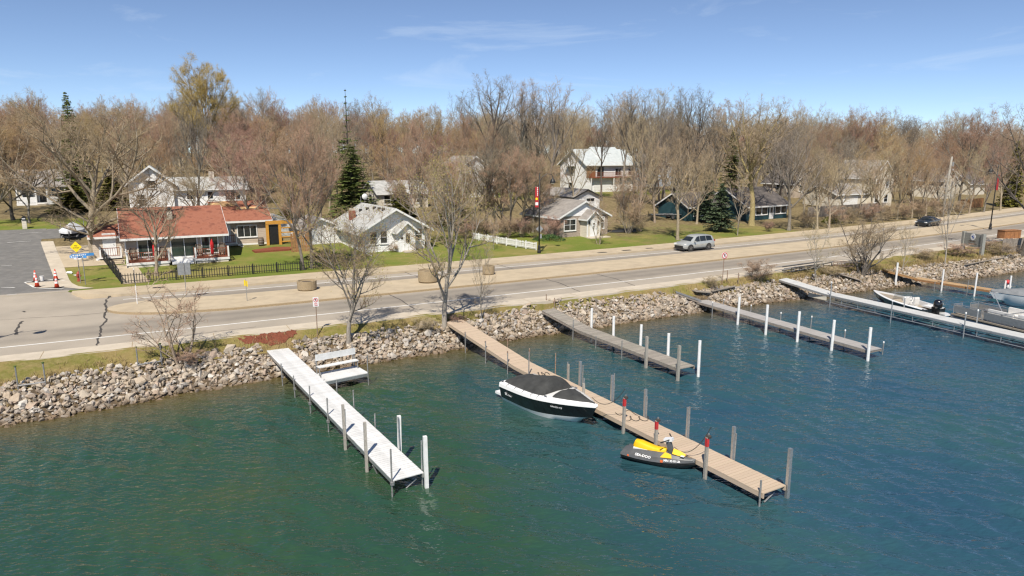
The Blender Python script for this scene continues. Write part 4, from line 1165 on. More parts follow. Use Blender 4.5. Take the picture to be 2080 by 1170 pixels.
# white rambler
P = gnd(268,438); P = Vector((P.x, P.y, 0)) + Vector((-2.0, 3.4, 0)); P.z = hxy(P.x, P.y) + .2
Rm = thing('house', 'white rambler with a broad front gable behind the red-roofed house', 'house', P, R(27))
gable(Rm, 5.5, 8.0, 3.6, 5.8, 'white_siding', 'pale_roof', 'v', .5, base=-1.2)
gable(Rm, 9.4, 7.0, 2.7, 4.1, 'white_siding', 'light_roof', 'u', .5, x0=5.52, y0=.6, base=-1.2)
window(Rm, 'front', 2.7, -.001, 2.9, 1.2, 1.0, 2, 1); window(Rm, 'front', 1.4, -.001, .8, 1.0, 1.2, 1, 2)
window(Rm, 'front', 13.2, .598, 1.0, 2.0, 1.2, 3, 1); window(Rm, 'front', 10.2, .598, 1.2, .7, 1.0, 1, 2); window(Rm, 'front', 7.6, .598, 1.2, .9, 1.0, 1, 2)
MB().bb((10.4,3.6,3.0),(11.1,4.3,5.0)).build('chimney', 'cream_siding', Rm)
# far left house with its porch
P = gnd(36,418)
Fl = thing('house', 'grey-roofed house with a white lattice porch at the far left', 'house', P, R(28))
gable(Fl, 6.0, 7.0, 2.9, 4.9, 'cream_siding', 'grey_roof', 'u', .4, y0=1.8, base=-.8)
MB().bb((-.1,0,-.5),(6.1,1.79,.32)).build('porch_floor', 'white_paint', Fl)
MB().add([(-.3,-.2,2.6),(6.3,-.2,2.6),(6.3,1.75,3.05),(-.3,1.75,3.05),(-.3,-.2,2.72),(6.3,-.2,2.72),(6.3,1.75,3.17),(-.3,1.75,3.17)], [(3,2,1,0),(4,5,6,7),(0,1,5,4),(1,2,6,5),(2,3,7,6),(3,0,4,7)]).build('porch_roof', 'grey_roof', Fl)
for x in (.05, 2.3, 3.7, 5.95): MB().bb((x-.1,.02,.32),(x+.1,.2,2.6)).build('porch_post', 'white_paint', Fl)
for xa, xb in ((.15,2.2),(3.8,5.85)): MB().bb((xa,.06,.4),(xb,.12,1.2)).build('lattice_panel', 'white_paint', Fl)
window(Fl, 'front', 1.2, 1.799, 1.0, 1.3, 1.3, 2, 1); window(Fl, 'front', 4.8, 1.799, 1.0, 1.3, 1.3, 2, 1); door(Fl, 'front', 3.0, 1.798, .35, .9, 2.0, 'dark_trim')
for k in range(3): MB().bb((2.4,-.3*(k+1),.1-.16*k),(3.6,-.3*k-.002,.2-.16*k)).build('step', 'concrete_light', Fl)
# chain: shed roofs by the cottage side, hoop greenhouse, arbour, gate, barrel, patio
hp = thing('greenhouse', 'white plastic hoop greenhouse behind the wing of the red-roofed house', 'greenhouse', gnd(566,496) + Vector((-1.2,4.0,.3)), HA)
m_ = MB(); K = 12; Lh = 4.0
V = [(1.5*math.cos(math.pi*k/K), y, 2.35*math.sin(math.pi*k/K)**.85) for y in (0, Lh) for k in range(K+1)]
m_.add(V, [(k, k+1, K+2+k, K+1+k) for k in range(K)] + [tuple(range(K, -1, -1))])
m_.build('cover', 'poly_film', hp)
for y in (0, 1.3, 2.6, 4.0): MB().tube([(1.53*math.cos(math.pi*k/K), y, 2.4*math.sin(math.pi*k/K)**.85) for k in range(K+1)], .03, 5).build('hoop', 'white_paint', hp)
ab = thing('garden_arbour', 'orange-painted lattice arbour with two openings beside the red-roofed house wing', 'arbour', gnd(545,498), HA)
for x in (0, 1.3, 2.9): MB().bb((x-.14,-.1,-.2),(x+.14,.1,2.6)).build('post', 'orange_wood', ab)
MB().bb((-.14,-.12,2.25),(3.05,.12,2.62)).build('beam', 'orange_wood', ab)
MB().bb((.15,.05,.1),(1.15,.09,2.2)).build('back_panel', 'black_plastic', ab)
for k in range(4): MB().bb((1.45,-.04,.25+.5*k),(2.75,.04,.37+.5*k)).build('slat', 'orange_wood', ab)
gt = thing('garden_gate', 'brown pallet-board gate between the arbour and the budding tree', 'gate', gnd(592,512), HA)
for k in range(9): MB().bb((k*.24,-.03,-.1),(k*.24+.2,.03,1.9 + .25*math.sin(k*.4))).build('board', 'cedar', gt)
MB().bb((-.05,.032,.4),(2.2,.08,.52)).bb((-.05,.032,1.3),(2.2,.08,1.42)).build('rail', 'cedar', gt)
br = thing('barrel', 'dark wooden rain barrel under the downpipe of the red-roofed house', 'barrel', gnd(531,499), 0)
MB().lathe([(.24,0),(.31,.25),(.33,.45),(.31,.65),(.25,.9)], 14).build('staves', 'barrel_wood', br, smooth=True)
for z in (.18, .45, .72): MB().lathe([(.30 if z != .45 else .335,z-.025),(.325 if z != .45 else .345,z),(.30 if z != .45 else .335,z+.025)], 14, cap=False).build('hoop', 'galvanised', br)
pts = [gnd(*p) for p in [(512,510),(560,502),(596,503),(590,509),(518,514)]]
pa = MB(); pa.prism([(p.x, p.y) for p in pts], min(p.z for p in pts)-.3, max(p.z for p in pts)+.06); struct(pa.build('patio', 'stained_wood'))
# ---- fences
def picket_fence(name, lab, ends, h, pitch, mat, pw, cat='fence', pointed=False, posts_at=2.2, pale=None):
    P_ = [gnd(*e) for e in ends]
    root = thing(name, lab, cat, P_[0]); o0 = P_[0]
    poly = [(-pw/2,.06),(pw/2,.06),(pw/2,h-.06),(0,h+.02),(-pw/2,h-.06)] if pointed else [(-pw/2,.06),(pw/2,.06),(pw/2,h),(-pw/2,h)]
    me_ = MB().extr(poly, -.012, .012).mesh('picket', mat)
    for a, b_ in zip(P_, P_[1:]):
        d = b_-a; L_ = math.hypot(d.x, d.y); rz = math.atan2(d.y, d.x); n_ = int(L_/pitch)
        for k in range(n_):
            f = (k+.5)/n_; p = a.lerp(b_, f) - o0; q = put('picket', me_, root, p, rz); q.rotation_euler.x = rnd.uniform(-.03,.03); q.rotation_euler.y = rnd.uniform(-.02,.02)
        for z in (h*.25, h*.8):
            m_ = MB(); u_ = Vector((-math.sin(rz), math.cos(rz), 0))*.03
            m_.tube([a - o0 + u_ + Vector((0,0,z)), b_ - o0 + u_ + Vector((0,0,z))], .026, 4); m_.build('rail', mat, root)
        for k in range(int(L_/posts_at)+1):
            p = a.lerp(b_, min(1, k*posts_at/L_)) - o0
            MB().bb((-.045,-.045,-.2),(.045,.045,h+.08)).build('post', mat, root, loc=p + Vector((-math.sin(rz), math.cos(rz), 0))*.06, rz=rz)
    return root
picket_fence('picket_fence', 'black metal picket fence along the front of the red-roofed house', [(206,524),(247,577),(728,541)], .85, .2, 'black_metal', .05, pointed=True, posts_at=2.0)
picket_fence('picket_fence', 'white picket fence running back from the lamp post', [(1090,508),(960,486)], .8, .16, 'white_paint', .09, pointed=True, posts_at=1.5)
bf = thing('board_fence', 'grey board fence under the trees beyond the far kerb', 'fence', gnd(1640,442), R(31))
for k in range(60): MB().bb((k*.36,-.02,-.3),(k*.36+.34,.02,1.7+rnd.uniform(-.04,.04))).build('board', 'grey_wood', bf)
MB().bb((0,.022,.3),(21.6,.07,.42)).bb((0,.022,1.3),(21.6,.07,1.42)).build('rail', 'grey_wood', bf)
bf = thing('board_fence', 'brown board fence near the right edge beyond the road', 'fence', gnd(1945,425), R(34))
for k in range(30): MB().bb((k*.36,-.02,-.3),(k*.36+.34,.02,1.8+rnd.uniform(-.04,.04))).build('board', 'cedar', bf)
MB().bb((0,.022,.3),(10.8,.07,.42)).bb((0,.022,1.3),(10.8,.07,1.42)).build('rail', 'cedar', bf)
# ------------------------------------------------------------------ trees
def perp(d, r_):
    a = Vector((r_.gauss(0,1), r_.gauss(0,1), r_.gauss(0,1)))
    a -= d*a.dot(d)
    return a.normalized() if a.length > 1e-6 else Vector((1,0,0))
def grow(seed, H=14.0, r0=.2, fork=.22, limbs=7, ang=(25,55), up=.10, gnarl=.10, kids=(7,6,6,4), reach=.62, bark='bark_grey', twig='twig_grey', leaf=None, leaf_n=0, leaf_s=.06,
         stems=1, droop=0.0, stem_ang=16, tw=1.0, name='tree', lean=0.0, leader=.55):
    """bare broadleaf tree: stems and limbs in one mesh, branches, twigs and buds in another"""
    r_ = random.Random(seed)
    tr, cr = MB(), MB()
    tr.k = 0
    def run(p, d, L_, rad, lvl, taper=.35):
        n_ = (8,6,4,3,2,1)[lvl]
        pts, rr_ = [p.copy()], [rad]
        d = d.copy()
        for i in range(n_):
            g_ = gnarl*(1.0 if lvl < 3 else 1.5)
            d = d + Vector((r_.uniform(-g_,g_), r_.uniform(-g_,g_), r_.uniform(-g_,g_)*.6 + (up if 0 < lvl < 4 else 0) - (droop*(.4+i/n_) if lvl >= 3 else 0)))
            d.normalize()
            p = p + d*(L_/n_)
            pts.append(p.copy()); rr_.append(rad*(1-(1-taper)*(i+1)/n_))
        return pts, rr_, d
    def emit(pts, rr_, lvl):
        if lvl <= 1: tr.tube(pts, rr_, 7 if lvl == 0 else 5, cap=False)
        elif lvl == 2: cr.k = 0; cr.tube(pts, rr_, 4, cap=False)
        elif lvl == 3: cr.k = 1; cr.tube(pts, rr_, 3, cap=False)
        else:
            cr.k = 1
            a = perp((pts[-1]-pts[0]).normalized(), r_); dd = (pts[-1]-pts[0]).normalized(); b_ = dd.cross(a)
            w = rr_[0]; mid = pts[len(pts)//2] if len(pts) > 2 else None
            base = [pts[0]+a*w, pts[0]-a*w*.5+b_*w*.87, pts[0]-a*w*.5-b_*w*.87]
            if mid is not None:
                w2 = rr_[len(pts)//2]
                cr.add(base + [mid+a*w2, mid-a*w2*.5+b_*w2*.87, mid-a*w2*.5-b_*w2*.87, pts[-1]],
                       [(0,1,4,3),(1,2,5,4),(2,0,3,5),(3,4,6),(4,5,6),(5,3,6)])
            else: cr.add(base + [pts[-1]], [(0,1,3),(1,2,3),(2,0,3)])
    def leaves(p, cnt):
        cr.k = 2
        for _ in range(cnt):
            q = p + Vector((r_.gauss(0,1), r_.gauss(0,1), r_.gauss(0,1)))*leaf_s*1.8
            d1 = Vector((r_.gauss(0,1), r_.gauss(0,1), r_.gauss(0,1))).normalized(); d2 = perp(d1, r_)
            s_ = leaf_s*r_.uniform(.6,1.2)
            cr.add([q - d1*s_, q + d2*s_*.5, q + d1*s_, q - d2*s_*.5], [(0,1,2,3)])
    def sub(pts, rr_, lvl, L_):
        if lvl > 4: return
        n_ = kids[lvl-1]
        for k in range(n_):
            f = .22 + .78*((k + r_.random())/n_) if lvl < 4 else r_.uniform(.15, 1)
            x = f*(len(pts)-1); i = min(int(x), len(pts)-2); q = x - i
            p = pts[i].lerp(pts[i+1], q); d = (pts[i+1]-pts[i]).normalized()
            a = R(r_.uniform(28, 62)); side = perp(d, r_)
            if lvl <= 2 and side.z < -.2: side.z *= -.6; side = (side - d*side.dot(d)).normalized()
            nd = d*math.cos(a) + side*math.sin(a)
            l2 = L_*r_.uniform(.34,.58)*(1.15-.55*f)
            if lvl == 4: l2 = r_.uniform(.25,.6)*tw
            rad = max(rr_[i]*(.70 if lvl < 3 else .62), (.016,.012,.0095,.007)[lvl-1]*(1 if lvl < 3 else tw))
            P2, R2, _ = run(p, nd, l2, rad, lvl+1, .3)
            emit(P2, R2, lvl+1)
            if lvl >= 3 and leaf and leaf_n and r_.random() < leaf_n - int(leaf_n) + .0: leaves(P2[-1], 1)
            if lvl >= 3 and leaf and leaf_n >= 1: leaves(P2[-1], int(leaf_n))
            sub(P2, R2, lvl+1, l2)
    for st in range(stems):
        az0 = r_.uniform(0, 6.28) if stems > 1 else 0
        d = Vector((math.cos(az0)*math.sin(R(stem_ang)), math.sin(az0)*math.sin(R(stem_ang)), 1)) if stems > 1 else Vector((lean, 0, 1))
        h = H*(1 if st == 0 else r_.uniform(.7,.95))
        off_ = Vector((math.cos(az0), math.sin(az0), 0))*r0*(.9 if stems > 1 else 0)
        rs = r0*(1 if stems == 1 else .7)
        TL = h*leader
        P, RR, dt = run(off_ + Vector((0,0,-.3)), d.normalized(), TL + .3, rs, 0, .5)
        RR[0] = rs*1.45
        emit(P, RR, 0)
        nl = limbs if stems == 1 else max(3, limbs-2)
        az = r_.uniform(0, 6.28)
        for k in range(nl):
            f = fork/leader + (1-fork/leader)*(k/(nl-1))**.8
            f = min(1.0, f)
            x = f*(len(P)-1); i = min(int(x), len(P)-2); p = P[i].lerp(P[i+1], x-i)
            az += 2.4 + r_.uniform(-.5,.5)
            a = R(ang[1] + (ang[0]-ang[1])*(k/(nl-1)) + r_.uniform(-8,8))
            nd = Vector((math.cos(az)*math.sin(a), math.sin(az)*math.sin(a), math.cos(a)))
            top_left = h - p.z
            l1 = min(h*reach, top_left*r_.uniform(.92,1.08)/max(.35, math.cos(a*.72)))*(1.0 if k > 1 else .85)
            P2, R2, _ = run(p, nd, l1, RR[min(i+1, len(RR)-1)]*r_.uniform(.58,.8), 1, .25)
            emit(P2, R2, 1); sub(P2, R2, 1, l1)
    # level-2 branches start inside the limbs, so lvl counts from the limb
    mats = [bark, twig] + ([leaf] if leaf else [])
    t_me = tr.mesh('trunk', bark, True); c_me = cr.mesh('crown', mats)
    zmax = max(v[2] for v in cr.v); rmax = sorted(math.hypot(v[0], v[1]) for v in cr.v)[int(len(cr.v)*.97)]
    return dict(trunk=t_me, crown=c_me, h=zmax, r=rmax, bark=bark)
def spruce(seed, H=14.0, r0=.2, base_r=2.6, needle='needle_green', bark='bark_dark', gap=0.0, bare=.06, open_top=0.0, tris=1.0):
    r_ = random.Random(seed); tr, cr = MB(), MB()
    tr.tube([(0,0,-.3),(0,0,H*.4),(0,0,H*.97)], [r0*1.3,r0*.75,.02], 7, cap=False)
    z = H*bare
    while z < H*.985:
        f = z/H
        L_ = base_r*(1-f)**.85 + .12
        if open_top and f > 1-open_top: L_ *= .42; nb = 3
        else: nb = r_.randint(6, 9)
        if r_.random() < gap: z += H*.03
        for k in range(nb):
            az = r_.uniform(0, 6.28); l1 = L_*r_.uniform(.72, 1.12)
            d = Vector((math.cos(az), math.sin(az), r_.uniform(-.28,.05) + .35*f)).normalized()
            side = Vector((-d.y, d.x, 0)).normalized()
            P = [Vector((0,0,z)) + d*(l1*q) + Vector((0,0,-.22*l1*q*q + .12*l1*max(0,q-.6)*2)) for q in (0,.33,.66,1)]
            cr.k = 0; cr.tube(P, [.035*(1-f)+.012, .02, .012, .005], 3, cap=False)
            cr.k = 1
            m_ = int((10 + 22*l1/2.5)*tris)
            for j in range(m_):
                q = r_.uniform(.12, 1.0); x = q*3; i = min(int(x), 2); p = P[i].lerp(P[i+1], x-i)
                w = (.42*l1*(1-q*.75)+.1)*r_.uniform(.5,1.1)
                sg = r_.choice((-1,1))
                e = p + side*sg*w*.8 + d*w*.45 + Vector((0,0,-.16*w + r_.uniform(-.1,.12)))
                t_ = (e-p).normalized(); b_ = t_.cross(Vector((r_.gauss(0,.6), r_.gauss(0,.6), 1))).normalized()*(.05+.05*r_.random())*(1+.4*(1-f))
                cr.add([p - b_*.5, p.lerp(e,.55) - b_, e, p.lerp(e,.55) + b_], [(0,1,2,3)])
        z += H*(.021 if not (open_top and f > 1-open_top) else .05)*r_.uniform(.7,1.2)
    return dict(trunk=tr.mesh('trunk', bark, True), crown=cr.mesh('crown', [bark, needle]), h=H, r=base_r, bark=bark)

KIND = {}
KIND['maple_rose'] = [grow(1, 13, .22, .2, 9, (15,58), .09, .10, (7,6,6,5), .6, 'bark_grey', 'twig_rose', 'bud_rose', .55, .045), grow(2, 13, .22, .2, 9, (15,55), .09, .11, (7,6,6,5), .6, 'bark_grey', 'twig_rose', 'bud_rose', .55, .045)]
KIND['ash_grey'] = [grow(3, 15, .26, .25, 8, (12,45), .10, .09, (7,6,5,3), .62, 'bark_grey', 'twig_grey'), grow(4, 15, .25, .3, 8, (10,40), .11, .08, (7,6,5,3), .62, 'bark_dark', 'twig_grey')]
KIND['elm_tan'] = [grow(5, 14, .27, .18, 8, (15,55), .10, .12, (7,6,5,4), .64, 'bark_tan', 'twig_tan'), grow(6, 14, .25, .22, 8, (14,50), .10, .11, (7,6,6,3), .62, 'bark_tan', 'twig_tan')]
KIND['oak_orange'] = [grow(8, 13, .24, .16, 9, (15,62), .07, .13, (7,6,6,5), .64, 'bark_dark', 'twig_orange', 'bud_rose', .35, .05), grow(9, 13, .22, .2, 8, (15,58), .08, .13, (7,6,6,5), .64, 'bark_tan', 'twig_orange')]
KIND['spread'] = [grow(10, 14, .34, .16, 10, (22,72), .055, .12, (8,6,6,4), .74, 'bark_tan', 'twig_tan', None, 0, 0, 1, 0, 16, 1.1)]
KIND['willow'] = [grow(12, 18, .36, .42, 9, (14,58), .08, .10, (9,7,7,6), .52, 'bark_yellow', 'twig_willow', None, 0, 0, 1, 0.0, 16, 1.4, leader=.58)]
KIND['budding'] = [grow(13, 10, .21, .22, 8, (12,44), .10, .10, (7,6,5,3), .62, 'bark_pale', 'twig_tan', 'bud_leaf', .6, .045), grow(14, 11, .17, .25, 8, (15,50), .09, .11, (7,6,5,3), .62, 'bark_tan', 'twig_olive', 'bud_leaf', .8, .05)]
KIND['vase'] = [grow(15, 9, .19, .2, 7, (16,40), .07, .09, (7,6,5,4), .72, 'bark_pale', 'twig_tan', 'bud_leaf', .5, .05, 1, 0, 16, .9, leader=.42)]
KIND['sapling'] = [grow(16, 5, .06, .15, 6, (12,40), .08, .10, (6,4,3,2), .6, 'bark_pale', 'twig_tan', None, 0, 0, 1, 0, 16, .7), grow(17, 5, .085, .15, 4, (10,32), .08, .09, (6,4,3,2), .6, 'bark_tan', 'twig_rose', None, 0, 0, 3, 0, 17, .7)]
KIND['clump'] = [grow(18, 6, .15, .2, 6, (15,45), .06, .13, (6,5,4,2), .6, 'bark_grey', 'twig_tan', None, 0, 0, 5, 0, 17, .8)]
KIND['tall_bare'] = [grow(20, 19, .27, .4, 8, (10,36), .09, .07, (6,6,5,3), .5, 'bark_dark', 'twig_grey', None, 0, 0, 1, 0, 16, 1.0, leader=.7), grow(21, 19, .25, .4, 8, (10,40), .09, .08, (6,6,5,3), .5, 'bark_grey', 'twig_tan', None, 0, 0, 1, 0, 16, 1.0, leader=.7)]
KIND['thicket'] = [grow(22, 4, .035, .1, 5, (8,30), .06, .10, (6,4,4,2), .7, 'bark_tan', 'twig_tan', None, 0, 0, 7, 0, 20, .7), grow(23, 3.2, .03, .1, 5, (8,34), .05, .12, (6,4,4,2), .7, 'bark_grey', 'twig_rose', None, 0, 0, 7, 0, 24, .7)]
KIND['yellow_trunk'] = [grow(24, 19, .4, .32, 8, (12,42), .10, .09, (7,6,6,4), .55, 'bark_yellow', 'twig_tan', None, 0, 0, 1, 0, 16, 1.0, leader=.5)]
KIND['spruce'] = [spruce(30, 14, .22, 2.9, 'needle_green')]
KIND['spruce_old'] = [spruce(31, 18, .24, 3.4, 'needle_green', gap=.16, bare=.04, open_top=.46)]
KIND['spruce_blue'] = [spruce(32, 8, .16, 2.0, 'needle_blue', bare=.12)]
KIND['cedar'] = [spruce(33, 7, .15, 1.5, 'needle_olive', bare=.03)]
TREE_N = {}
TREE_NAME = {'spruce':'spruce_tree','spruce_old':'spruce_tree','spruce_blue':'spruce_tree','cedar':'cedar_tree','sapling':'young_tree','thicket':'bare_shrub','willow':'willow_tree'}
def tree(kind, P, h, label, group=None, wide=None, rz=None, var=None):
    V_ = KIND[kind]; v = V_[(TREE_N.get(kind, 0) if var is None else var) % len(V_)]; TREE_N[kind] = TREE_N.get(kind, 0) + 1
    o = thing(TREE_NAME.get(kind, 'bare_tree'), label, 'shrub' if kind == 'thicket' else 'tree', P, rnd.uniform(0, 6.28) if rz is None else rz, group)
    k = h/v['h']; w = k if wide is None else wide/v['r']
    o.scale = (w, w, k)
    put('trunk', v['trunk'], o); put('crown', v['crown'], o)
    return o
def ptree(kind, x, yb, yt, label, wide=None, rz=None, var=None, base=None):
    """a tree whose foot and top the photograph shows"""
    P = base or gnd(x, yb)
    return tree(kind, P, top_z(x, yt, P) - P.z, label, None, wide, rz, var)
# along the shore
ptree('sapling', 372, 742, 540, 'thin bare tree with several stems on the riprap beside the red mulch', 2.3, 0.0, 1)
ptree('vase', 707, 697, 405, 'pale-trunked forked tree on the bank behind the dock bench', 3.0, .6)
ptree('budding', 903, 668, 285, 'budding yellow-green tree at the landward end of the tan dock', 3.9, 2.0, 0)
ptree('sapling', 978, 655, 470, 'slim bare sapling between the tan dock and the weathered dock', 1.0, 1.0, 0)
ptree('sapling', 1656, 575, 440, 'small bare tree beside the pale dock and the stacked frames', 1.7, 0.4, 0)
ptree('clump', 1752, 558, 425, 'low many-stemmed bare tree on the riprap between the pale dock and brown dock', 3.0, .3)
ptree('sapling', 1832, 552, 440, 'thin pale sapling beside the brown dock', 1.2, 2.2, 0)
ptree('sapling', 1919, 540, 330, 'slender pale-stemmed tree beside the utility pole on the shore', 1.9, 4.2, 0)
ptree('ash_grey', 2074, 520, 175, 'tall bare tree at the right edge behind the wooden lake sign', 5.2, 1.2, 1)
# front gardens
ptree('spread', 190, 524, 165, 'broad old tan-barked tree beside the driveway and street corner', 9.0, 2.6)
ptree('elm_tan', 318, 560, 330, 'bare tree standing in front of the red-roofed house porch', 3.6, .5, 0)
ptree('maple_rose', 617, 548, 215, 'rosy budding tree behind the black fence, left of two close trunks', 4.0, 1.1, 0)
ptree('maple_rose', 634, 545, 235, 'rosy budding tree behind the black fence, right of two close trunks', 3.8, 3.9, 1)
ptree('budding', 600, 505, 330, 'small yellow budding tree beside the brown garden gate', 2.4, 1.3, 1)
ptree('maple_rose', 872, 505, 255, 'upright rosy tree beside the white cottage', 4.2, 2.2, 1)
ptree('sapling', 1003, 507, 420, 'thin staked sapling on the lawn near the white picket fence', .9, .8, 0)
ptree('sapling', 1216, 496, 380, 'young rosy tree in front of the small brick house', 1.6, 1.9, 1)
ptree('thicket', 1276, 474, 335, 'tall reddish clump of bare stems beside the small brick house', 2.6, .4, 1)
ptree('elm_tan', 1377, 487, 262, 'forked bare tree on the verge behind the silver car', 4.6, 2.4, 1)
ptree('sapling', 1498, 478, 330, 'slim pale tree in front of the blue spruce', 2.0, 1.1, 0)
ptree('yellow_trunk', 1527, 458, 178, 'huge yellow-barked tree in front of the dark teal house', 6.5, .9)
ptree('ash_grey', 1602, 468, 245, 'bare grey tree near the far kerb beside the dark teal house', 5.0, 1.7, 0)
ptree('spruce_blue', 1462, 470, 372, 'blue spruce in front of the dark teal house', 2.3, 0)
ptree('spruce_blue', 1436, 452, 352, 'green spruce beside the parked boat trailers', 2.1, 1)
ptree('spruce', 1480, 440, 262, 'tall dark spruce behind the dark teal house wing', 2.6, 2)
ptree('elm_tan', 1660, 466, 285, 'leaning tan-trunked tree near the board fence, first of two', 3.6, 1.1, 0)
ptree('elm_tan', 1684, 464, 300, 'leaning tan-trunked tree near the board fence, second of two', 3.6, 3.1, 1)
ptree('elm_tan', 1790, 446, 290, 'tan tree on the far verge in front of the gabled tan house', 4.5, 2.0, 0)
ptree('oak_orange', 1745, 436, 280, 'orange-brown tree in front of the tan house garage', 4.2, 2.0, 1)
ptree('maple_rose', 1945, 425, 205, 'tall reddish round-headed tree above the black car', 7.5, 2.0, 0)
for i, (x, yb, yt, k, lab) in enumerate([(1712,452,270,'ash_grey','grey tree over the board fence, before the tan garage'),(1768,447,300,'elm_tan','tan tree just left of the gabled tan house'),(1822,446,282,'elm_tan','tan tree just right of the gabled tan house'),
    (1852,443,268,'oak_orange','orange-brown tree above the far verge, left of the black car'),(1880,441,290,'elm_tan','tan tree directly above the black car'),(1906,437,300,'maple_rose','rosy tree in front of the utility poles'),(1968,434,280,'elm_tan','tan tree in front of the low dark-roofed house'),
    (1998,431,285,'maple_rose','rosy tree beside the right-hand street lamp'),(2032,428,250,'elm_tan','tan tree beyond the road near the right edge'),(1632,452,262,'elm_tan','tan tree at the near end of the board fence'),(1560,440,235,'ash_grey','grey tree behind the dark teal house'),(1415,455,300,'elm_tan','tan tree beside the green spruce'),
    (1330,452,270,'elm_tan','tan tree beside the empty boat trailers'),(1165,430,250,'elm_tan','tan tree left of the white garage'),(930,470,310,'maple_rose','rosy tree beside the round evergreen shrub')]):
    ptree(k, x, yb, yt, lab, 3.8, i*1.7, i)
# middle distance
ptree('spruce_old', 712, 432, 172, 'tall ragged spruce with a bare spire behind the white cottage', 3.2, .5)
ptree('spruce', 718, 440, 292, 'full green spruce behind the white cottage', 4.4, 1.5)
ptree('cedar', 815, 440, 372, 'dark evergreen behind the white cottage roof', 2.6, .2)
ptree('cedar', 922, 455, 368, 'olive evergreen behind the cottage, beside the bare thicket', 2.8, 1.2)
ptree('cedar', 590, 452, 405, 'low green evergreen behind the white hoop greenhouse', 2.4, 2.2)
ptree('spruce', 160, 418, 185, 'dark spruce rising behind the broad corner tree', 3.0, 2.0)
ptree('cedar', 150, 430, 375, 'dark evergreen beside the porch of the far left house', 3.2, 1.0)
ptree('cedar', 232, 425, 355, 'olive evergreen in front of the white rambler house', 3.0, 3.0)
ptree('cedar', 2050, 420, 285, 'narrow green evergreen near the right edge', 2.4, 1.0)
ptree('willow', 440, 400, 98, 'very tall yellow willow towering over the wood', 6.0, 1.0)
ptree('spread', 480, 415, 255, 'bare tree with a leaning trunk behind the red-roofed house', 6.0, .3)
ptree('maple_rose', 515, 412, 235, 'rosy many-limbed tree behind the red-roofed house wing', 5.5, 1.3, 0)
ptree('oak_orange', 28, 447, 225, 'dark-trunked tree on the lawn of the far left house', 6.0, 2.0, 0)
ptree('oak_orange', -10, 455, 215, 'orange-brown tree at the left edge', 7.0, 1.0, 1)
ptree('elm_tan', 270, 420, 235, 'tan tree in front of the white rambler gable', 4.6, 3.0, 0)
for i, (x, yb, yt, k, lab) in enumerate([
    (960,478,300,'elm_tan','pale-trunked tree at the landward end of the white picket fence'),(985,476,280,'ash_grey','grey tree second from the cottage in the thicket behind the picket fence'),
    (1010,474,300,'elm_tan','tan tree third from the cottage in the thicket behind the picket fence'),(1035,478,290,'maple_rose','rosy tree in the thicket left of the lamp post'),
    (1058,474,285,'elm_tan','tan tree in the thicket just behind the red banner'),(1082,472,300,'maple_rose','rosy tree in the thicket just right of the lamp post'),
    (1108,468,310,'elm_tan','tan tree leaning over the small brick house'),(1262,420,170,'tall_bare','tall bare tree in front of the garage doors, left of two'),
    (1287,420,172,'tall_bare','tall dark bare tree in front of the garage doors, right of two'),(1340,425,190,'ash_grey','grey tree beside the drive of the blue-grey house'),
    (1400,428,168,'tall_bare','tall bare tree behind the boat trailers'),(1440,430,205,'ash_grey','bare tree behind the green spruce')]):
    ptree(k, x, yb, yt, lab, None if k == 'tall_bare' else 4.2, i*1.3, i)
for i, (x, yb, yt) in enumerate([(990,400,138),(1055,395,148),(1095,395,175),(1330,395,165),(1385,395,172),(1500,395,195)]):
    ptree('tall_bare', x, yb, yt, ['tallest slim tree breaking the skyline above the thicket','second slim skyline tree above the lamp post','slim skyline tree left of the white two-storey house','skyline tree right of the white two-storey house','broad-headed skyline tree above the blue-grey house','skyline tree above the tall spruce'][i], None, i, i)
# ------------------------------------------------------------------ boats
def loft(sections, closed_ends=True):
    m_ = MB(); n_ = len(sections[0]); V = [p for s_ in sections for p in s_]
    F = [(i*n_+j, i*n_+j+1, (i+1)*n_+j+1, (i+1)*n_+j) for i in range(len(sections)-1) for j in range(n_-1)]
    if closed_ends: F += [tuple(range(n_-1,-1,-1)), tuple((len(sections)-1)*n_+j for j in range(n_))]
    m_.add(V, F); return m_
def berth(near_stern, bow, half):
    S, B = at(*near_stern, 0), at(*bow, 0); d = B - S; Lw = math.sqrt(max(.1, d.length**2 - half*half))
    h = math.atan2(d.y, d.x) - math.atan2(half, Lw)
    C = S + Vector((math.cos(h+math.pi/2), math.sin(h+math.pi/2), 0))*half
    return C, h, Lw
def hull_shape(L_, half, sheer0, sheer1, chine0, chine1, keel, full=2.4):
    def f(t):
        bg = half*(1 - max(0, (t-.42)/.58)**full)*(.94 + .06*min(1, t/.3))
        zg = sheer0 + (sheer1-sheer0)*t**1.6
        zc = chine0 + (chine1-chine0)*max(0, (t-.35)/.65)**1.8
        bc = bg*(.9 - .28*t*t)
        zk = keel + (zg*.75-keel)*max(0, (t-.68)/.32)**2.2
        x = t*L_*(1.0) ; rake = .10*L_*max(0, (t-.6)/.4)**1.5
        return x, rake, bg, zg, bc, min(zc, zg-.12), min(zk, zc-.02)
    return f
TS = [0,.06,.14,.22,.3,.38,.46,.54,.62,.7,.77,.83,.89,.94,.975,1.0]
C, hd, Lw = berth((1016,813), (1199,869), 1.1)
LB = Lw*.985
boat = thing('speedboat', 'black and white speedboat under dark canvas covers beside the tan dock', 'boat', C, hd)
fh = hull_shape(LB, 1.22, .92, 1.16, .17, .5, -.4, 2.05)
def hull_rows(lo, hi, side_pts=5, out=0.0):
    pass
secs = []
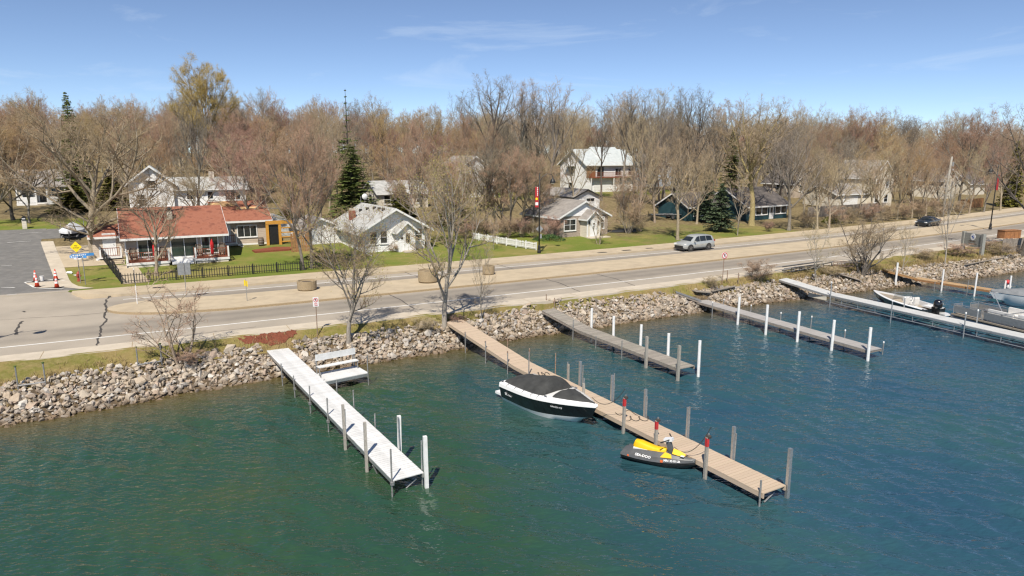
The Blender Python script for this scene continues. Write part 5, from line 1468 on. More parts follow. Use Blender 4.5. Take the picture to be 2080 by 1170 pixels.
for t in TS:
    x, rk, bg, zg, bc, zc, zk = fh(t)
    bl_h = 1 - max(0, (t-.62)/.38)**1.3
    right = [(x, 0, zk), (x+rk*.2, -bc*.86, zc - .26*bl_h - .01), (x+rk*.35, -bc, zc)]
    secs.append([(a, -b_, c_) for a, b_, c_ in right[::-1]] + right[1:])
smooth_by_angle(loft(secs).build('hull_bottom', 'gelcoat', boat, fix=True), 30)
for sg, nm in ((-1,'hull_side'),(1,'hull_side')):
    secs = []
    for t in TS:
        x, rk, bg, zg, bc, zc, zk = fh(t)
        z1 = zg - .20 + .06*t
        secs.append([(x+rk*.35, sg*bc, zc), (x+rk*.5, sg*(bc+(bg-bc)*.45), zc+(z1-zc)*.4), (x+rk*.8, sg*(bc+(bg-bc)*.9), z1)])
    smooth_by_angle(loft(secs, False).build(nm, 'black_gloss', boat), 40)
    secs = []
    for t in TS:
        x, rk, bg, zg, bc, zc, zk = fh(t); z1 = zg - .20 + .06*t; b1 = bc+(bg-bc)*.9
        inner = max(0.0, bg-.34) if t < .99 else 0
        secs.append([(x+rk*.8, sg*b1, z1), (x+rk*.83, sg*(b1+.045), z1+.03), (x+rk, sg*bg, zg), (x+rk, sg*(bg-.06 if bg > .1 else bg*.5), zg+.04), (x+rk*.97, sg*inner, zg+.07)])
    smooth_by_angle(loft(secs, False).build('gunwale', 'gelcoat', boat), 40)
x, rk, bg, zg, bc, zc, zk = fh(0)
MB().add([(-.01,-bc,zc),(-.01,bc,zc),(-.01,bg,zg+.02),(-.01,-bg,zg+.02)], [(0,3,2,1)]).build('transom', 'gelcoat', boat)
MB().bb((-.55,-1.0,.2),(0,1.0,.32)).build('swim_platform', 'gelcoat', boat)
sec2 = []
for t in TS:
    x, rk, bg, zg, bc, zc, zk = fh(t); w = max(.0, bg-.3)
    sec2.append([(x+rk*.97, -w, zg+.06), (x+rk*.97, 0, zg+.1), (x+rk*.97, w, zg+.06)])
loft(sec2, False).build('deck', 'gelcoat', boat)
def cover(name, t0, t1, hf, inset, mat, seed, parent=boat, fh_=fh, nt_=14):
    r_ = random.Random(seed); secs = []
    for i in range(nt_+1):
        t = t0 + (t1-t0)*i/nt_; x, rk, bg, zg, bc, zc, zk = fh_(t); w = max(.03, bg-inset); row = []
        for j in range(13):
            q = -1 + j/6; h = hf((t-t0)/(t1-t0))
            row.append((x+rk*.97, q*w, zg + .075 + h*(1-abs(q)**2.1) + (r_.uniform(-.018,.018) if 0 < j < 12 else -.05)))
        secs.append(row)
    o = loft(secs).build(name, mat, parent, fix=True); smooth_by_angle(o, 50); return o
cover('cockpit_cover', .03, .59, lambda f: .12 + .44*math.sin(min(1, f*1.15)*math.pi/2)**1.3 + .10*math.exp(-((f-.88)/.12)**2) - (.38 if f > .999 else (f > .93)*(f-.93)*3.0), .16, 'canvas', 2)
cover('bow_cover', .67, .975, lambda f: .16*max(0, 1-f)**.7 + .03, .20, 'canvas', 3)
for t, sg in ((.63,-1),(.63,1),(.02,-1),(.92,0)):
    x, rk, bg, zg, bc, zc, zk = fh(t)
    MB().box((x+rk, sg*(bg-.12), zg+.1), (.16,.05,.05)).build('cleat', 'wheel_metal', boat)
for t in (.12,.24,.36,.48,.56):          # cover straps and the ridge seam
    x, rk, bg, zg, bc, zc, zk = fh(t)
    for sg in (-1, 1): MB().tube([(x+rk, sg*(bg-.15), zg+.09), (x+rk, sg*(bg-.01), zg+.03), (x+rk, sg*(bg+.0), zg-.08)], .012, 4).build('cover_strap', 'black_plastic', boat)
def on_hull(txt, size, t, zf, mat, parent, fh_, dt=.05):
    x, rk, bg, zg, bc, zc, zk = fh_(t); x2, rk2, bg2, zg2, bc2, zc2, zk2 = fh_(t+dt)
    z1 = zg-.26+.06*t; b1 = bc+(bg-bc)*.9
    y0_ = -(bc + (b1-bc)*zf) ; y1_ = -(bc2 + (bc2+(bg2-bc2)*.9-bc2)*zf)
    ya = math.atan2(y1_-y0_, (x2+rk2*.5)-(x+rk*.5))
    tilt = math.atan2(b1-bc, z1-zc)
    put_text(txt, size, mat, parent, (x+rk*.5, y0_-.035, zc+(z1-zc)*zf), (math.pi/2+tilt, 0, ya), True)
on_hull('MN 5231 KE', .11, .74, .80, 'letter_white', boat, fh)
on_hull('SR', .2, .11, .66, 'letter_white', boat, fh); on_hull('lines', .13, .17, .62, 'letter_white', boat, fh)
bw = fh(.9)
# mooring lines
def line(pts, lab, r_=.014, sag=.0):
    P_ = [Vector(p) for p in pts]; o0 = P_[0].copy()
    o = thing('mooring_line', lab, 'rope', o0)
    MB().tube([p - o0 for p in P_], r_, 5).build('rope', 'rope', o)
def cat(a, b_, sag, n_=10):
    a, b_ = Vector(a), Vector(b_); return [a.lerp(b_, i/n_) - Vector((0,0,sag*4*(i/n_)*(1-i/n_))) for i in range(n_+1)]
cb = boat.matrix_basis
def wl(root, p):
    c_, s_ = math.cos(root.rotation_euler.z), math.sin(root.rotation_euler.z)
    return Vector((root.location.x + c_*p[0] - s_*p[1], root.location.y + s_*p[0] + c_*p[1], root.location.z + p[2]))
pA = at(1267,880,0)
line(cat(wl(boat, (fh(.93)[0]+.3, .2, 1.35)), (pA.x, pA.y, 2.05), .5), 'black mooring line from the speedboat bow to a red-topped post')
DZ = .50
line([at(1250+2*k, 838 + 5*math.sin(k*.35), DZ+.02) for k in range(24)], 'loose black rope lying on the tan dock beside the speedboat bow')
line([at(1272+1.4*k+5*math.sin(k*.5), 850 + 5*math.sin(k*.5+1.2), DZ+.02) for k in range(36)], 'black rope coiled on the tan dock beneath the first red-topped post')
line([at(1090+.8*k+3*math.sin(k*.7), 760 + 4*math.cos(k*.6), .60) for k in range(30)], 'dark tangle of rope on the tan dock behind the speedboat')
# personal watercraft
DZ = .50
C, hd, Lw = berth((1260,932), (1388,953), .48)
jet = thing('jet_ski', 'grey personal watercraft with a yellow seat moored at the tan dock', 'jet ski', C, hd)
LJ = 2.9
def jf(t):
    b_ = .56*(1 - .96*max(0, (t-.38)/.62)**1.9)*(.88+.12*min(1, t/.2)); return t*LJ, b_, .24 + .17*t*t
secs = []; secs2 = []; secs3 = []
for t in TS:
    x, b_, z = jf(t); b_ = max(b_, .01)
    kz = -.18 + .46*max(0, (t-.6)/.4)**1.7; lo_ = -.02 + .34*max(0, (t-.55)/.45)**1.6
    secs.append([(x, b_*1.0, z), (x, b_*.95, z-.1), (x, b_*.62, min(lo_, z-.1)), (x, 0, min(kz, z-.14)), (x, -b_*.62, min(lo_, z-.1)), (x, -b_*.95, z-.1), (x, -b_, z)])
    dk = .12*math.sin(min(1, t/.9)*math.pi)**.6
    secs2.append([(x, -b_*1.03, z-.02), (x, -b_*.98, z+.06), (x, -b_*.66, z+.07+dk*.3), (x, -b_*.42, z+.10+dk*1.3), (x, 0, z+.13+dk*1.5), (x, b_*.42, z+.10+dk*1.3), (x, b_*.66, z+.07+dk*.3), (x, b_*.98, z+.06), (x, b_*1.03, z-.02)])
smooth_by_angle(loft(secs).build('hull', 'black_plastic', jet, fix=True), 30); smooth_by_angle(loft(secs2).build('deck', 'jet_grey', jet, fix=True), 28)
st_ = []
for i, (x, w, zb, zt) in enumerate([(.38,.10,.66,.72),(.46,.17,.62,.86),(.7,.19,.6,.86),(1.0,.19,.58,.80),(1.25,.18,.56,.76),(1.5,.17,.56,.76),(1.66,.14,.6,.80),(1.74,.08,.64,.76)]):
    st_.append([(x, -w, zb-.12), (x, -w*.95, zt-.15), (x, -w*.6, zt-.09), (x, 0, zt-.08), (x, w*.6, zt-.09), (x, w*.95, zt-.15), (x, w, zb-.12)])
smooth_by_angle(loft(st_).build('seat', 'jet_yellow', jet, fix=True), 45)
MB().bb((.42,-.2,.40),(1.2,.2,.52)).build('seat_trim', 'gelcoat', jet)
MB().add([(1.75,-.2,.62),(2.0,-.22,.58),(2.05,-.3,.46),(1.6,-.34,.42),(1.75,.2,.62),(2.0,.22,.58),(2.05,.3,.46),(1.6,.34,.42)], [(0,1,2,3),(7,6,5,4)]).build('side_panel', 'jet_yellow', jet)
smooth_by_angle(loft([[(2.02,-.17,.60),(2.02,0,.76),(2.02,.17,.60)],[(2.28,-.17,.58),(2.28,0,.72),(2.28,.17,.58)],[(2.5,-.1,.56),(2.5,0,.63),(2.5,.1,.56)]]).build('hood_panel', 'jet_yellow', jet, fix=True), 60)
MB().box((1.86,0,.82), (.16,.2,.5), 0, 0, -.35).build('steering_column', 'jet_grey', jet)
MB().box((1.80,0,1.08), (.34,.22,.12), 0, 0, -.25).build('steering_pod', 'gelcoat', jet)
hb = MB().tube([(1.72,-.40,1.10),(1.84,-.2,1.12),(1.88,0,1.11),(1.84,.2,1.12),(1.72,.40,1.10)], .022, 6).build('handlebar', 'black_plastic', jet)
for sg in (-1, 1): MB().tube([(1.73,sg*.38,1.10),(1.66,sg*.50,1.10)], .03, 6).build('grip', 'rubber', hb)
MB().bb((2.36,-.21,.585),(2.5,-.1,.60)).build('vent', 'gelcoat', jet)
put_text('SEA-DOO', .15, 'letter_white', jet, (.95,-.49,.37), (R(42),0,0), True)
put_text('MN 3510 LR', .12, 'letter_white', jet, (2.1,-.40,.40), (R(60),0,R(20)), True)
MB().box((1.72,-.50,.34), (.1,.03,.09), R(12)).build('permit_sticker', 'orange_paint', jet); MB().box((.35,-.535,.27), (.08,.03,.06)).build('badge', 'orange_paint', jet)
pB, pC = at(1439,965,0), at(1349,912,0)
line(cat(wl(jet, (2.0,.1,.78)), (pB.x, pB.y, 1.95), .55), 'black line sagging from the jet ski to the third red-topped post')
# fishing boat with outboard
B0, S0_ = at(1776,603,.35), at(1896,636,.35)
hd = math.atan2(B0.y-S0_.y, B0.x-S0_.x); LF = (B0-S0_).length*.93
fb = thing('fishing_boat', 'black and white open fishing boat with a black outboard beside the pale dock', 'boat', (S0_.x, S0_.y, 0), hd)
ff = hull_shape(LF, 1.12, .66, .86, .06, .4, -.3, 2.2)
secs, rim, floor_ = [], [], []
for t in TS:
    x, rk, bg, zg, bc, zc, zk = ff(t)
    secs.append([(x+rk, bg, zg), (x+rk*.4, bc, zc), (x, 0, zk), (x+rk*.4, -bc, zc), (x+rk, -bg, zg)])
    floor_.append([(x+rk*.8, max(0, bg-.15), zg-.3 if t < .55 else zg-.06), (x+rk*.8, 0, zg-.3 if t < .55 else zg-.04), (x+rk*.8, -max(0, bg-.15), zg-.3 if t < .55 else zg-.06)])
smooth_by_angle(loft(secs).build('hull', 'navy_paint', fb, fix=True), 30)
loft(floor_, False).build('floor', 'carpet_floor', fb)
for sg in (-1, 1):
    secs = []
    for t in TS:
        x, rk, bg, zg, bc, zc, zk = ff(t); secs.append([(x+rk, sg*bg, zg-.05), (x+rk, sg*(bg+.03), zg+.01), (x+rk, sg*max(0, bg-.05), zg+.06), (x+rk*.95, sg*max(0, bg-.16), zg+.05), (x+rk*.9, sg*max(0, bg-.16), zg-.32)])
    smooth_by_angle(loft(secs, False).build('gunwale', 'gelcoat', fb), 40)
for y, xx in ((-.45,LF*.43),(.42,LF*.43),(-.1,LF*.36)):
    s_ = MB().bb((xx-.22,y-.22,.45),(xx+.22,y+.22,.62)).build('seat', 'seat_vinyl', fb); MB().box((xx-.24,y,.85), (.12,.42,.5), 0, 0, -.15).build('backrest', 'seat_vinyl', s_)
cs_ = MB().bb((LF*.5,-.85,.4),(LF*.58,-.2,.95)).build('console', 'gelcoat', fb); MB().lathe([(.16,-.02),(.18,0),(.16,.02)], 14, (LF*.5-.06,-.5,.9), axis='x', cap=False).build('wheel', 'black_plastic', cs_)
ws = MB(); arc = [(LF*.60 + .42*math.cos(a)-.35, .9*math.sin(a)) for a in np.linspace(-1.25, 1.25, 11)]
V = [(x, y, .80) for x, y in arc] + [(x-.16, y*.96, 1.28) for x, y in arc]
ws.add(V, [(i, i+1, 12+i, 11+i) for i in range(10)])
m_g, n_, l_, b_ = new_mat('clear_screen'); b_.inputs['Base Color'].default_value = (.10,.13,.13,1); b_.inputs['Alpha'].default_value = .45; b_.inputs['Roughness'].default_value = .05
wso = ws.build('windscreen', 'clear_screen', fb)
MB().tube([(x-.16, y*.96, 1.29) for x, y in arc], .022, 5).build('screen_frame', 'aluminium', wso)
MB().bb((.1,-.95,.5),(LF*.28,-.45,.62)).bb((.1,.45,.5),(LF*.28,.95,.62)).build('rear_deck', 'gelcoat', fb)
ob = MB().lathe([(.05,0),(.26,.04),(.32,.25),(.30,.5),(.22,.66),(.05,.72)], 12).build('outboard', 'black_gloss', fb, loc=(-.32,0,.75), smooth=True)
MB().bb((-.12,-.09,-.9),(.12,.09,.02)).build('leg', 'black_plastic', ob); MB().bb((.25,-.16,-.3),(.40,.16,.1)).build('bracket', 'black_plastic', ob)
MB().box((0,-.318,.36), (.3,.012,.09), 0, 0, .2).build('decal', 'letter_white', ob)
MB().bb((-.75,-1.0,.28),(-.02,-.3,.38)).bb((-.75,.3,.28),(-.02,1.0,.38)).build('swim_step', 'gelcoat', fb)
# pontoon boat leaving the picture on the right
pa_, pb_ = at(1932,636,.55), at(2080,672,.55)
hd = math.atan2(pb_.y-pa_.y, pb_.x-pa_.x); nrm = Vector((-math.sin(hd), math.cos(hd), 0))
pn = thing('pontoon_boat', 'pontoon boat with grey railing panels and cream couches at the right edge', 'boat', (pa_.x, pa_.y, 0), hd)
LP, WP = 7.0, 2.5
MB().bb((0,0,.45),(LP,WP,.55)).build('deck', 'carpet_floor', pn)
for y in (.35, WP-.35): MB().tube([(-.4,y,.25),(.1,y,.15),(LP,y,.15)], [.08,.3,.3], 10).build('float_tube', 'aluminium', pn, smooth=True)
for (a, c) in [((0.1,.08),(2.3,.08)),((.1,WP-.08),(2.4,WP-.08)),((2.4,.08),(LP,.08)),((2.5,WP-.08),(LP,WP-.08)),((.1,.08),(.1,.85)),((.1,WP-.08),(.1,1.65))]:
    L_ = math.dist(a, c); rz = math.atan2(c[1]-a[1], c[0]-a[0])
    pnl = MB().bb((.06,-.012,.12),(L_-.06,.012,.62)).build('rail_panel', 'sign_back', pn, loc=(*a,.55), rz=rz)
    MB().tube([(0,0,.03),(0,0,.72),(L_,0,.72),(L_,0,.03)], .028, 6).build('rail_tube', 'aluminium', pnl)
for x0, x1, y0, y1 in [(2.6,4.4,.2,.85),(2.6,4.2,WP-.85,WP-.2),(5.4,6.9,.2,.9)]:
    cch = MB().bb((x0,y0,.55),(x1,y1,1.0)).build('couch', 'seat_vinyl', pn); yb = y0 if y0 < 1 else y1-.16
    MB().bb((x0+.01,yb,1.001),(x1-.01,yb+.16,1.42)).build('couch_back', 'seat_vinyl', cch)
MB().bb((.9,WP-.75,.551),(2.3,WP-.2,.95)).build('storage_box', 'galvanised', pn)
MB().tube([(3.0,1.2,1.0),(2.0,1.3,2.4)], .03, 6).tube([(1.9,1.0,2.35),(2.1,1.6,2.4)], .03, 6).build('top_frame', 'aluminium', pn)
MB().tube([(3.6,.2,1.2),(5.6,.3,1.9),(7.0,.3,2.0)], .03, 6).build('top_frame', 'aluminium', pn)
MB().bb((4.7,.25,.55),(5.2,.95,1.45)).build('console', 'seat_vinyl', pn)
# covered boat beyond it
cp = at(2062,612,.4); hd = math.atan2(-.35,1)
cb2 = thing('covered_boat', 'boat under a slate grey canvas at the end of the brown dock', 'boat', (cp.x+4.6, cp.y-1.4, 0), hd+math.pi)
f3_ = hull_shape(6.0, 1.15, .8, 1.05, .1, .5, -.35)
secs = []
for t in TS:
    x, rk, bg, zg, bc, zc, zk = f3_(t); secs.append([(x+rk, bg, zg), (x+rk*.4, bc, zc), (x, 0, zk), (x+rk*.4, -bc, zc), (x+rk, -bg, zg)])
smooth_by_angle(loft(secs).build('hull', 'gelcoat', cb2, fix=True), 30)
cover('canvas_cover', .0, .99, lambda f: .12 + .45*math.sin(math.pi*min(1, f*.9+.1)), -.04, 'grey_canvas', 9, cb2, f3_)

# ------------------------------------------------------------------ cars
def wheel(parent, x, y, r_, w, sg):
    t_ = MB().lathe([(r_*.62,-w/2),(r_*.9,-w/2),(r_,-w*.34),(r_,w*.34),(r_*.9,w/2),(r_*.62,w/2)], 18, axis='y').build('wheel', 'rubber', parent, loc=(x, y, r_), smooth=False)
    MB().lathe([(r_*.64,sg*w*.30),(r_*.6,sg*w*.44),(.05,sg*w*.40)], 14, axis='y').build('rim', 'dark_trim', t_)
    sp = MB()
    for k in range(5):
        a = 2*math.pi*k/5 + .3
        sp.box((math.cos(a)*r_*.33, sg*w*.46, math.sin(a)*r_*.33), (r_*.62,.03,r_*.16), 0, 0, -a)
    sp.lathe([(r_*.66,sg*w*.42),(r_*.68,sg*w*.5),(r_*.60,sg*w*.5)], 16, axis='y', cap=False).build('spokes', 'wheel_metal', t_)
def car(name, lab, P_, hd, rows, paint, L_, Wd, wb, wr, cabin, glass_rows, front_x, rear_x, suv):
    """rows: x, sill, belt, top, half width at belt, half width at roof"""
    o = thing(name, lab, 'car', P_, hd)
    secs = []
    for x, zs, zb, zt, w, wr_ in rows:
        secs.append([(x, w*.90, zs), (x, w, zs+(zb-zs)*.35), (x, w*.985, zb-.06), (x, w*.95, zb), (x, wr_+(w*.95-wr_)*.12, zt-.07), (x, wr_*.86, zt-.01), (x, wr_*.4, zt+.02), (x, 0, zt+.028),
                     (x, -wr_*.4, zt+.02), (x, -wr_*.86, zt-.01), (x, -wr_-(w*.95-wr_)*.12, zt-.07), (x, -w*.95, zb), (x, -w*.985, zb-.06), (x, -w, zs+(zb-zs)*.35), (x, -w*.90, zs)])
    body = loft(secs).build('body', paint, o, fix=True); smooth_by_angle(body, 32)
    xs = [r_[0] for r_ in rows]
    def I(x, k): return float(np.interp(x, xs, [r_[k] for r_ in rows]))
    for sg in (-1, 1):
        for xa, xb, xa2, xb2 in glass_rows:      # bottom edge xa..xb, top edge xa2..xb2
            V = []
            for f in (0, .5, 1):
                for x, top in ((xa+(xb-xa)*f, 0), (xa2+(xb2-xa2)*f, 1)):
                    w, wr_, zb, zt = I(x,4), I(x,5), I(x,2), I(x,3)
                    if top: V.append((x, sg*(wr_+(w*.95-wr_)*.16+.014), zt-.10))
                    else: V.append((x, sg*(w*.95+.012), zb+.025))
            MB().add(V, [(0,2,3,1),(2,4,5,3)]).build('side_window', 'glass', o)
        MB().box((cabin[1]-.35, sg*(Wd/2+.09), I(cabin[1]-.35,2)+.08), (.16,.22,.15)).build('wing_mirror', paint, o)
        for x in (front_x, rear_x):
            MB().lathe([(wr*1.16,sg*.0),(wr*1.16,sg*.05),(wr*.9,sg*.055)], 20, (x, sg*(Wd/2-.045), wr*1.02), axis='y', cap=False).build('wheel_arch', 'dark_trim', o)
            wheel(o, x, sg*(Wd/2-.10), wr, .23, sg)
        MB().bb((rear_x+.45, sg*(Wd/2-.06), .22),(front_x-.45, sg*(Wd/2+.012), .36)).build('sill_trim', 'dark_trim', o)
        MB().box((L_/2-.18, sg*(Wd/2-.26), .78 if suv else .66), (.26,.34,.13), -sg*.35).build('headlight', 'lamp_glass', o)
        MB().box((-L_/2+.12, sg*(Wd/2-.2), 1.02 if suv else .8), (.2,.34,.16), sg*.3).build('tail_light', 'tail_red', o)
        for x in cabin[2:]: MB().box((x, sg*(Wd/2+.006), .72), (.2,.02,.03)).build('door_handle', paint, o)
    zb, zt = I(cabin[1],2), I(cabin[0]+.0,3)
    for nm, x0, x1 in (('windscreen', cabin[1], cabin[4] if False else cabin[1]-.62),):
        V = []
        for f in (.08,.5,.92):
            x = x0+(x1-x0)*f; z = I(x,3)+.045; wv = I(x,5)*.84
            V += [(x+.02, -wv, z-.02), (x+.02, 0, z+.01), (x+.02, wv, z-.02)]
        MB().add(V, [(0,1,4,3),(1,2,5,4),(3,4,7,6),(4,5,8,7)]).build(nm, 'glass', o)
    MB().bb((L_/2-.10,-Wd*.34,.34),(L_/2+.025,Wd*.34,.62)).build('grille', 'black_plastic', o)
    MB().bb((L_/2-.14,-Wd*.42,.2),(L_/2+.03,Wd*.42,.33)).build('bumper', 'dark_trim', o); MB().bb((-L_/2-.03,-Wd*.44,.28),(-L_/2+.14,Wd*.44,.5)).build('bumper', 'dark_trim', o)
    MB().bb((-L_/2-.04,-.26,.62),(-L_/2+.02,.26,.74)).build('number_plate', 'sign_white', o)
    return o
fwp, rwp = at(1400,511,ROAD_Z), at(1442,507,ROAD_Z)
s_, t_ = ST((fwp.x+rwp.x)/2, (fwp.y+rwp.y)/2); t_ += .85
x_, y_ = W(s_, t_)
SUV = [(-2.32,.42,.86,.92,.80,.70),(-2.22,.30,1.0,1.25,.88,.66),(-1.95,.26,1.04,1.58,.91,.66),(-1.5,.25,1.05,1.66,.92,.67),(-.6,.25,1.03,1.70,.92,.68),(.2,.25,1.01,1.68,.92,.67),(.55,.25,1.0,1.58,.92,.66),(.95,.25,.99,1.28,.92,.68),(1.25,.25,.98,1.05,.92,.78),(1.7,.26,.93,.99,.90,.76),(2.1,.3,.84,.88,.84,.70),(2.32,.4,.70,.74,.70,.60)]
car('car', 'silver sport utility car driving on the far lane', (x_, y_, ROAD_Z+.002), road_angle(s_)+math.pi, SUV, 'silver_paint', 4.64, 1.84, 2.7, .36, (-1.9,1.28,-.35,.55), [(-1.85,-.95,-1.72,-.9),(-.88,.0,-.84,-.02),(.06,1.0,.05,.42)], 1.42, -1.30, True)
s_, t_ = px_st(1888,459); x_, y_ = W(s_, t_+.3)
SED = [(-2.3,.4,.78,.84,.78,.66),(-2.15,.28,.92,.97,.86,.70),(-1.6,.25,.95,1.06,.90,.68),(-1.1,.24,.95,1.28,.90,.62),(-.6,.24,.94,1.41,.91,.60),(0,.24,.93,1.44,.91,.60),(.45,.24,.92,1.38,.91,.60),(.9,.24,.91,1.16,.91,.64),(1.25,.24,.89,.95,.90,.76),(1.75,.26,.80,.86,.88,.72),(2.1,.3,.70,.74,.82,.66),(2.3,.38,.58,.62,.66,.56)]
car('car', 'black saloon car on the far lane at the right', (x_, y_, ROAD_Z+.002), road_angle(s_)+math.pi, SED, 'navy_paint', 4.6, 1.82, 2.75, .33, (-1.4,1.26,-.4,.5), [(-1.25,-.6,-.98,-.62),(-.55,.15,-.55,.1),(.2,1.0,.16,.5)], 1.40, -1.33, False)
# covered boat on its trailer beside the driveway
P_ = gnd(142,489)
tb = thing('boat_trailer', 'boat under a white tarp on a trailer beside the broad corner tree', 'trailer', P_, R(118))
LT_ = 5.0; sec = []
for f in np.linspace(0, 1, 12):
    w = 1.15*(math.sin(min(1, f*1.7+.06)*math.pi/2)**.7); hb_ = .75 + .1*(1-f); top = hb_ + .55 + .35*math.sin(min(1, f*2.2)*math.pi/2)
    sec.append([(f*LT_, -w, hb_-.1), (f*LT_, -w, hb_+.15), (f*LT_, -w*.5, hb_+(top-hb_)*.62), (f*LT_, 0, top), (f*LT_, w*.5, hb_+(top-hb_)*.62), (f*LT_, w, hb_+.15), (f*LT_, w, hb_-.1)])
smooth_by_angle(loft(sec).build('tarp', 'tarp_white', tb, fix=True), 30)
for sg in (-1, 1):
    MB().bb((-.3,sg*.7-.05,.42),(5.0,sg*.7+.05,.52)).build('chassis_rail', 'galvanised', tb); wheel(tb, 3.2, sg*1.0, .3, .2, sg)
    MB().tube([(4.6,sg*1.1,.5),(4.6,sg*1.12,1.75)], .03, 6).build('guide_post', 'galvanised', tb)
MB().tube([(.6,-.6,.45),(-1.0,0,.42)], .05, 6).tube([(.6,.6,.45),(-1.0,0,.42)], .05, 6).build('drawbar', 'black_metal', tb)
MB().tube([(-.55,0,.0),(-.55,0,.6)], .04, 6).build('jockey_stand', 'black_metal', tb); MB().tube([(-.2,0,.45),(.0,0,1.0)], .05, 6).build('winch_post', 'black_metal', tb)
MB().bb((-.1,-.85,.4),(.0,.85,.5)).build('crossbar', 'black_metal', tb)
# bare trailers on the grass
def trailer(P_, hd, L_, lab):
    o = thing('boat_trailer', lab, 'trailer', P_, hd)
    for sg in (-1, 1):
        MB().bb((0,sg*.85-.05,.5),(L_,sg*.85+.05,.62)).build('chassis_rail', 'black_metal', o); MB().bb((.3,sg*.5-.06,.68),(L_-.3,sg*.5+.06,.78)).build('bunk', 'galvanised', o)
        for x in (L_*.55, L_*.55+.8): wheel(o, x, sg*1.05, .32, .2, sg)
        MB().bb((L_*.55-.5,sg*1.05-.14,.68),(L_*.55+1.3,sg*1.05+.14,.74)).build('mudguard', 'galvanised', o)
    for k in range(5): MB().bb((L_*k/4.2,-.85,.4),(L_*k/4.2+.09,.85,.5)).build('crossbar', 'galvanised', o)
    MB().tube([(0,-.8,.52),(-1.4,0,.5)], .05, 6).tube([(0,.8,.52),(-1.4,0,.5)], .05, 6).build('drawbar', 'black_metal', o)
    MB().tube([(.1,0,.5),(.1,0,1.15)], .05, 6).build('winch_post', 'black_metal', o); MB().tube([(-1.1,0,0),(-1.1,0,.6)], .04, 6).build('jockey_stand', 'black_metal', o)
trailer(gnd(1316,445), R(8), 6.4, 'empty boat trailer with tandem wheels on the straw-coloured lawn')
trailer(gnd(1352,441) + Vector((2,1.5,0)), R(6), 6.0, 'second empty boat trailer behind the first, nearer the teal house')
bt = thing('canoe', 'small dark canoe lying upturned beside the brick house', 'canoe', gnd(1232,472), R(10))
sec = []
for f in np.linspace(0, 1, 9):
    w = .4*math.sin(math.pi*min(.97, max(.03, f)))**.6; sec.append([(f*4, -w, .02), (f*4, -w*.8, .25), (f*4, 0, .36), (f*4, w*.8, .25), (f*4, w, .02)])
smooth_by_angle(loft(sec).build('hull', 'black_plastic', bt, fix=True), 40)

# ------------------------------------------------------------------ street furniture
def lamp_post(P_, ang, h, lab, banner=True, sign=False):
    o = thing('street_lamp', lab, 'street lamp', P_, ang)
    MB().lathe([(.2,0),(.2,.25),(.16,.3),(.15,.75),(.11,.85)], 12).build('base', 'black_metal', o)
    MB().tube([(0,0,.84),(0,0,h)], [.08,.055], 10).build('pole', 'black_metal', o, smooth=True)
    MB().tube([(0,0,h-.9),(.3,0,h-.35),(.8,0,h-.05),(1.25,0,h-.12),(1.4,0,h-.35)], .035, 6).build('arm', 'black_metal', o)
    MB().lathe([(.05,h-.3),(.07,h-.5),(.22,h-.72),(.3,h-.95),(.29,h-1.0)], 12, (1.4,0,0)).build('lamp_head', 'black_metal', o, smooth=True)
    MB().lathe([(.2,h-1.0),(.14,h-1.08),(.02,h-1.1)], 10, (1.4,0,0)).build('lens', 'lamp_glass', o)
    if banner:
        b_ = MB().bb((-.47,-.012,h-3.5),(-.1,.012,h-1.4)).build('banner', 'banner_red', o)
        for z in (h-3.62, h-1.28): MB().tube([(0,0,z),(-.6,0,z)], .02, 5).build('banner_arm', 'black_metal', b_)
        MB().bb((-.43,-.018,h-3.28),(-.14,-.0125,h-2.98)).build('white_panel', 'letter_white', b_)
        MB().lathe([(.13,-.018),(.13,-.0125)], 12, (-.3,0,h-2.62), axis='y').build('emblem', 'sign_yellow', b_)
        for k in range(5): MB().bb((-.26,-.018,h-2.3+.19*k),(-.18,-.0125,h-2.17+.19*k)).build('lettering', 'letter_white', b_)
    if sign:
        s2 = MB().box((.06,.1,2.55), (.56,.012,.56), 0, 0, R(45)).build('diamond_sign', 'sign_back', o); MB().bb((.1,.09,1.55),(.3,.1,2.0)).build('sign_plate', 'sign_back', s2)
    return o
P_ = gnd(1095,514)
lamp_post(P_, R(10), top_z(1095,352,P_)-P_.z, 'black street lamp with a red banner and a diamond sign back', True, True)
P_ = gnd(2011,466)
lamp_post(P_, R(200), top_z(2024,334,P_)-P_.z, 'black street lamp with a red banner near the right edge')
hs_ = at(80,674,ROAD_Z); bs = hs_ - Vector((math.cos(R(80)), math.sin(R(80)), 0))*(7.6/math.tan(R(52)))
lamp_post((bs.x-1.2, bs.y-.4, hxy(bs.x, bs.y)), R(18), 8.2, 'street lamp standing just outside the left edge, seen by its shadow')
def sign_post(P_, h, lab, mat='rusty_pipe', face=None, r_=.03):
    o = thing('road_sign', lab, 'sign', P_, face if face is not None else R(20))
    MB().tube([(0,0,-.2),(0,0,h)], r_, 6).build('post', mat, o); return o
def ring(o, r0, r1, x, y, z, mat, nm):
    MB().lathe([(r0,-.004),(r1,-.004),(r1,.0),(r0,.0)], 20, (x,y,z), axis='y', cap=False).build(nm, mat, o)
P_ = gnd(645,681); hgt_ = top_z(645,604,P_)-P_.z
o = sign_post(P_, hgt_, 'white no-parking sign on a rusty post beside the red mulch')
pl = MB().bb((-.16,-.06,hgt_-.54),(.16,-.045,hgt_+.02)).build('sign_plate', 'sign_white', o)
ring(pl, .10, .13, 0, -.066, hgt_-.15, 'letter_red', 'red_ring'); put_text('P', .16, 'letter_black', pl, (0,-.068,hgt_-.15), (R(90),0,0), True); MB().box((0,-.07,hgt_-.15), (.22,.004,.025), 0, 0, R(45)).build('red_bar', 'letter_red', pl)
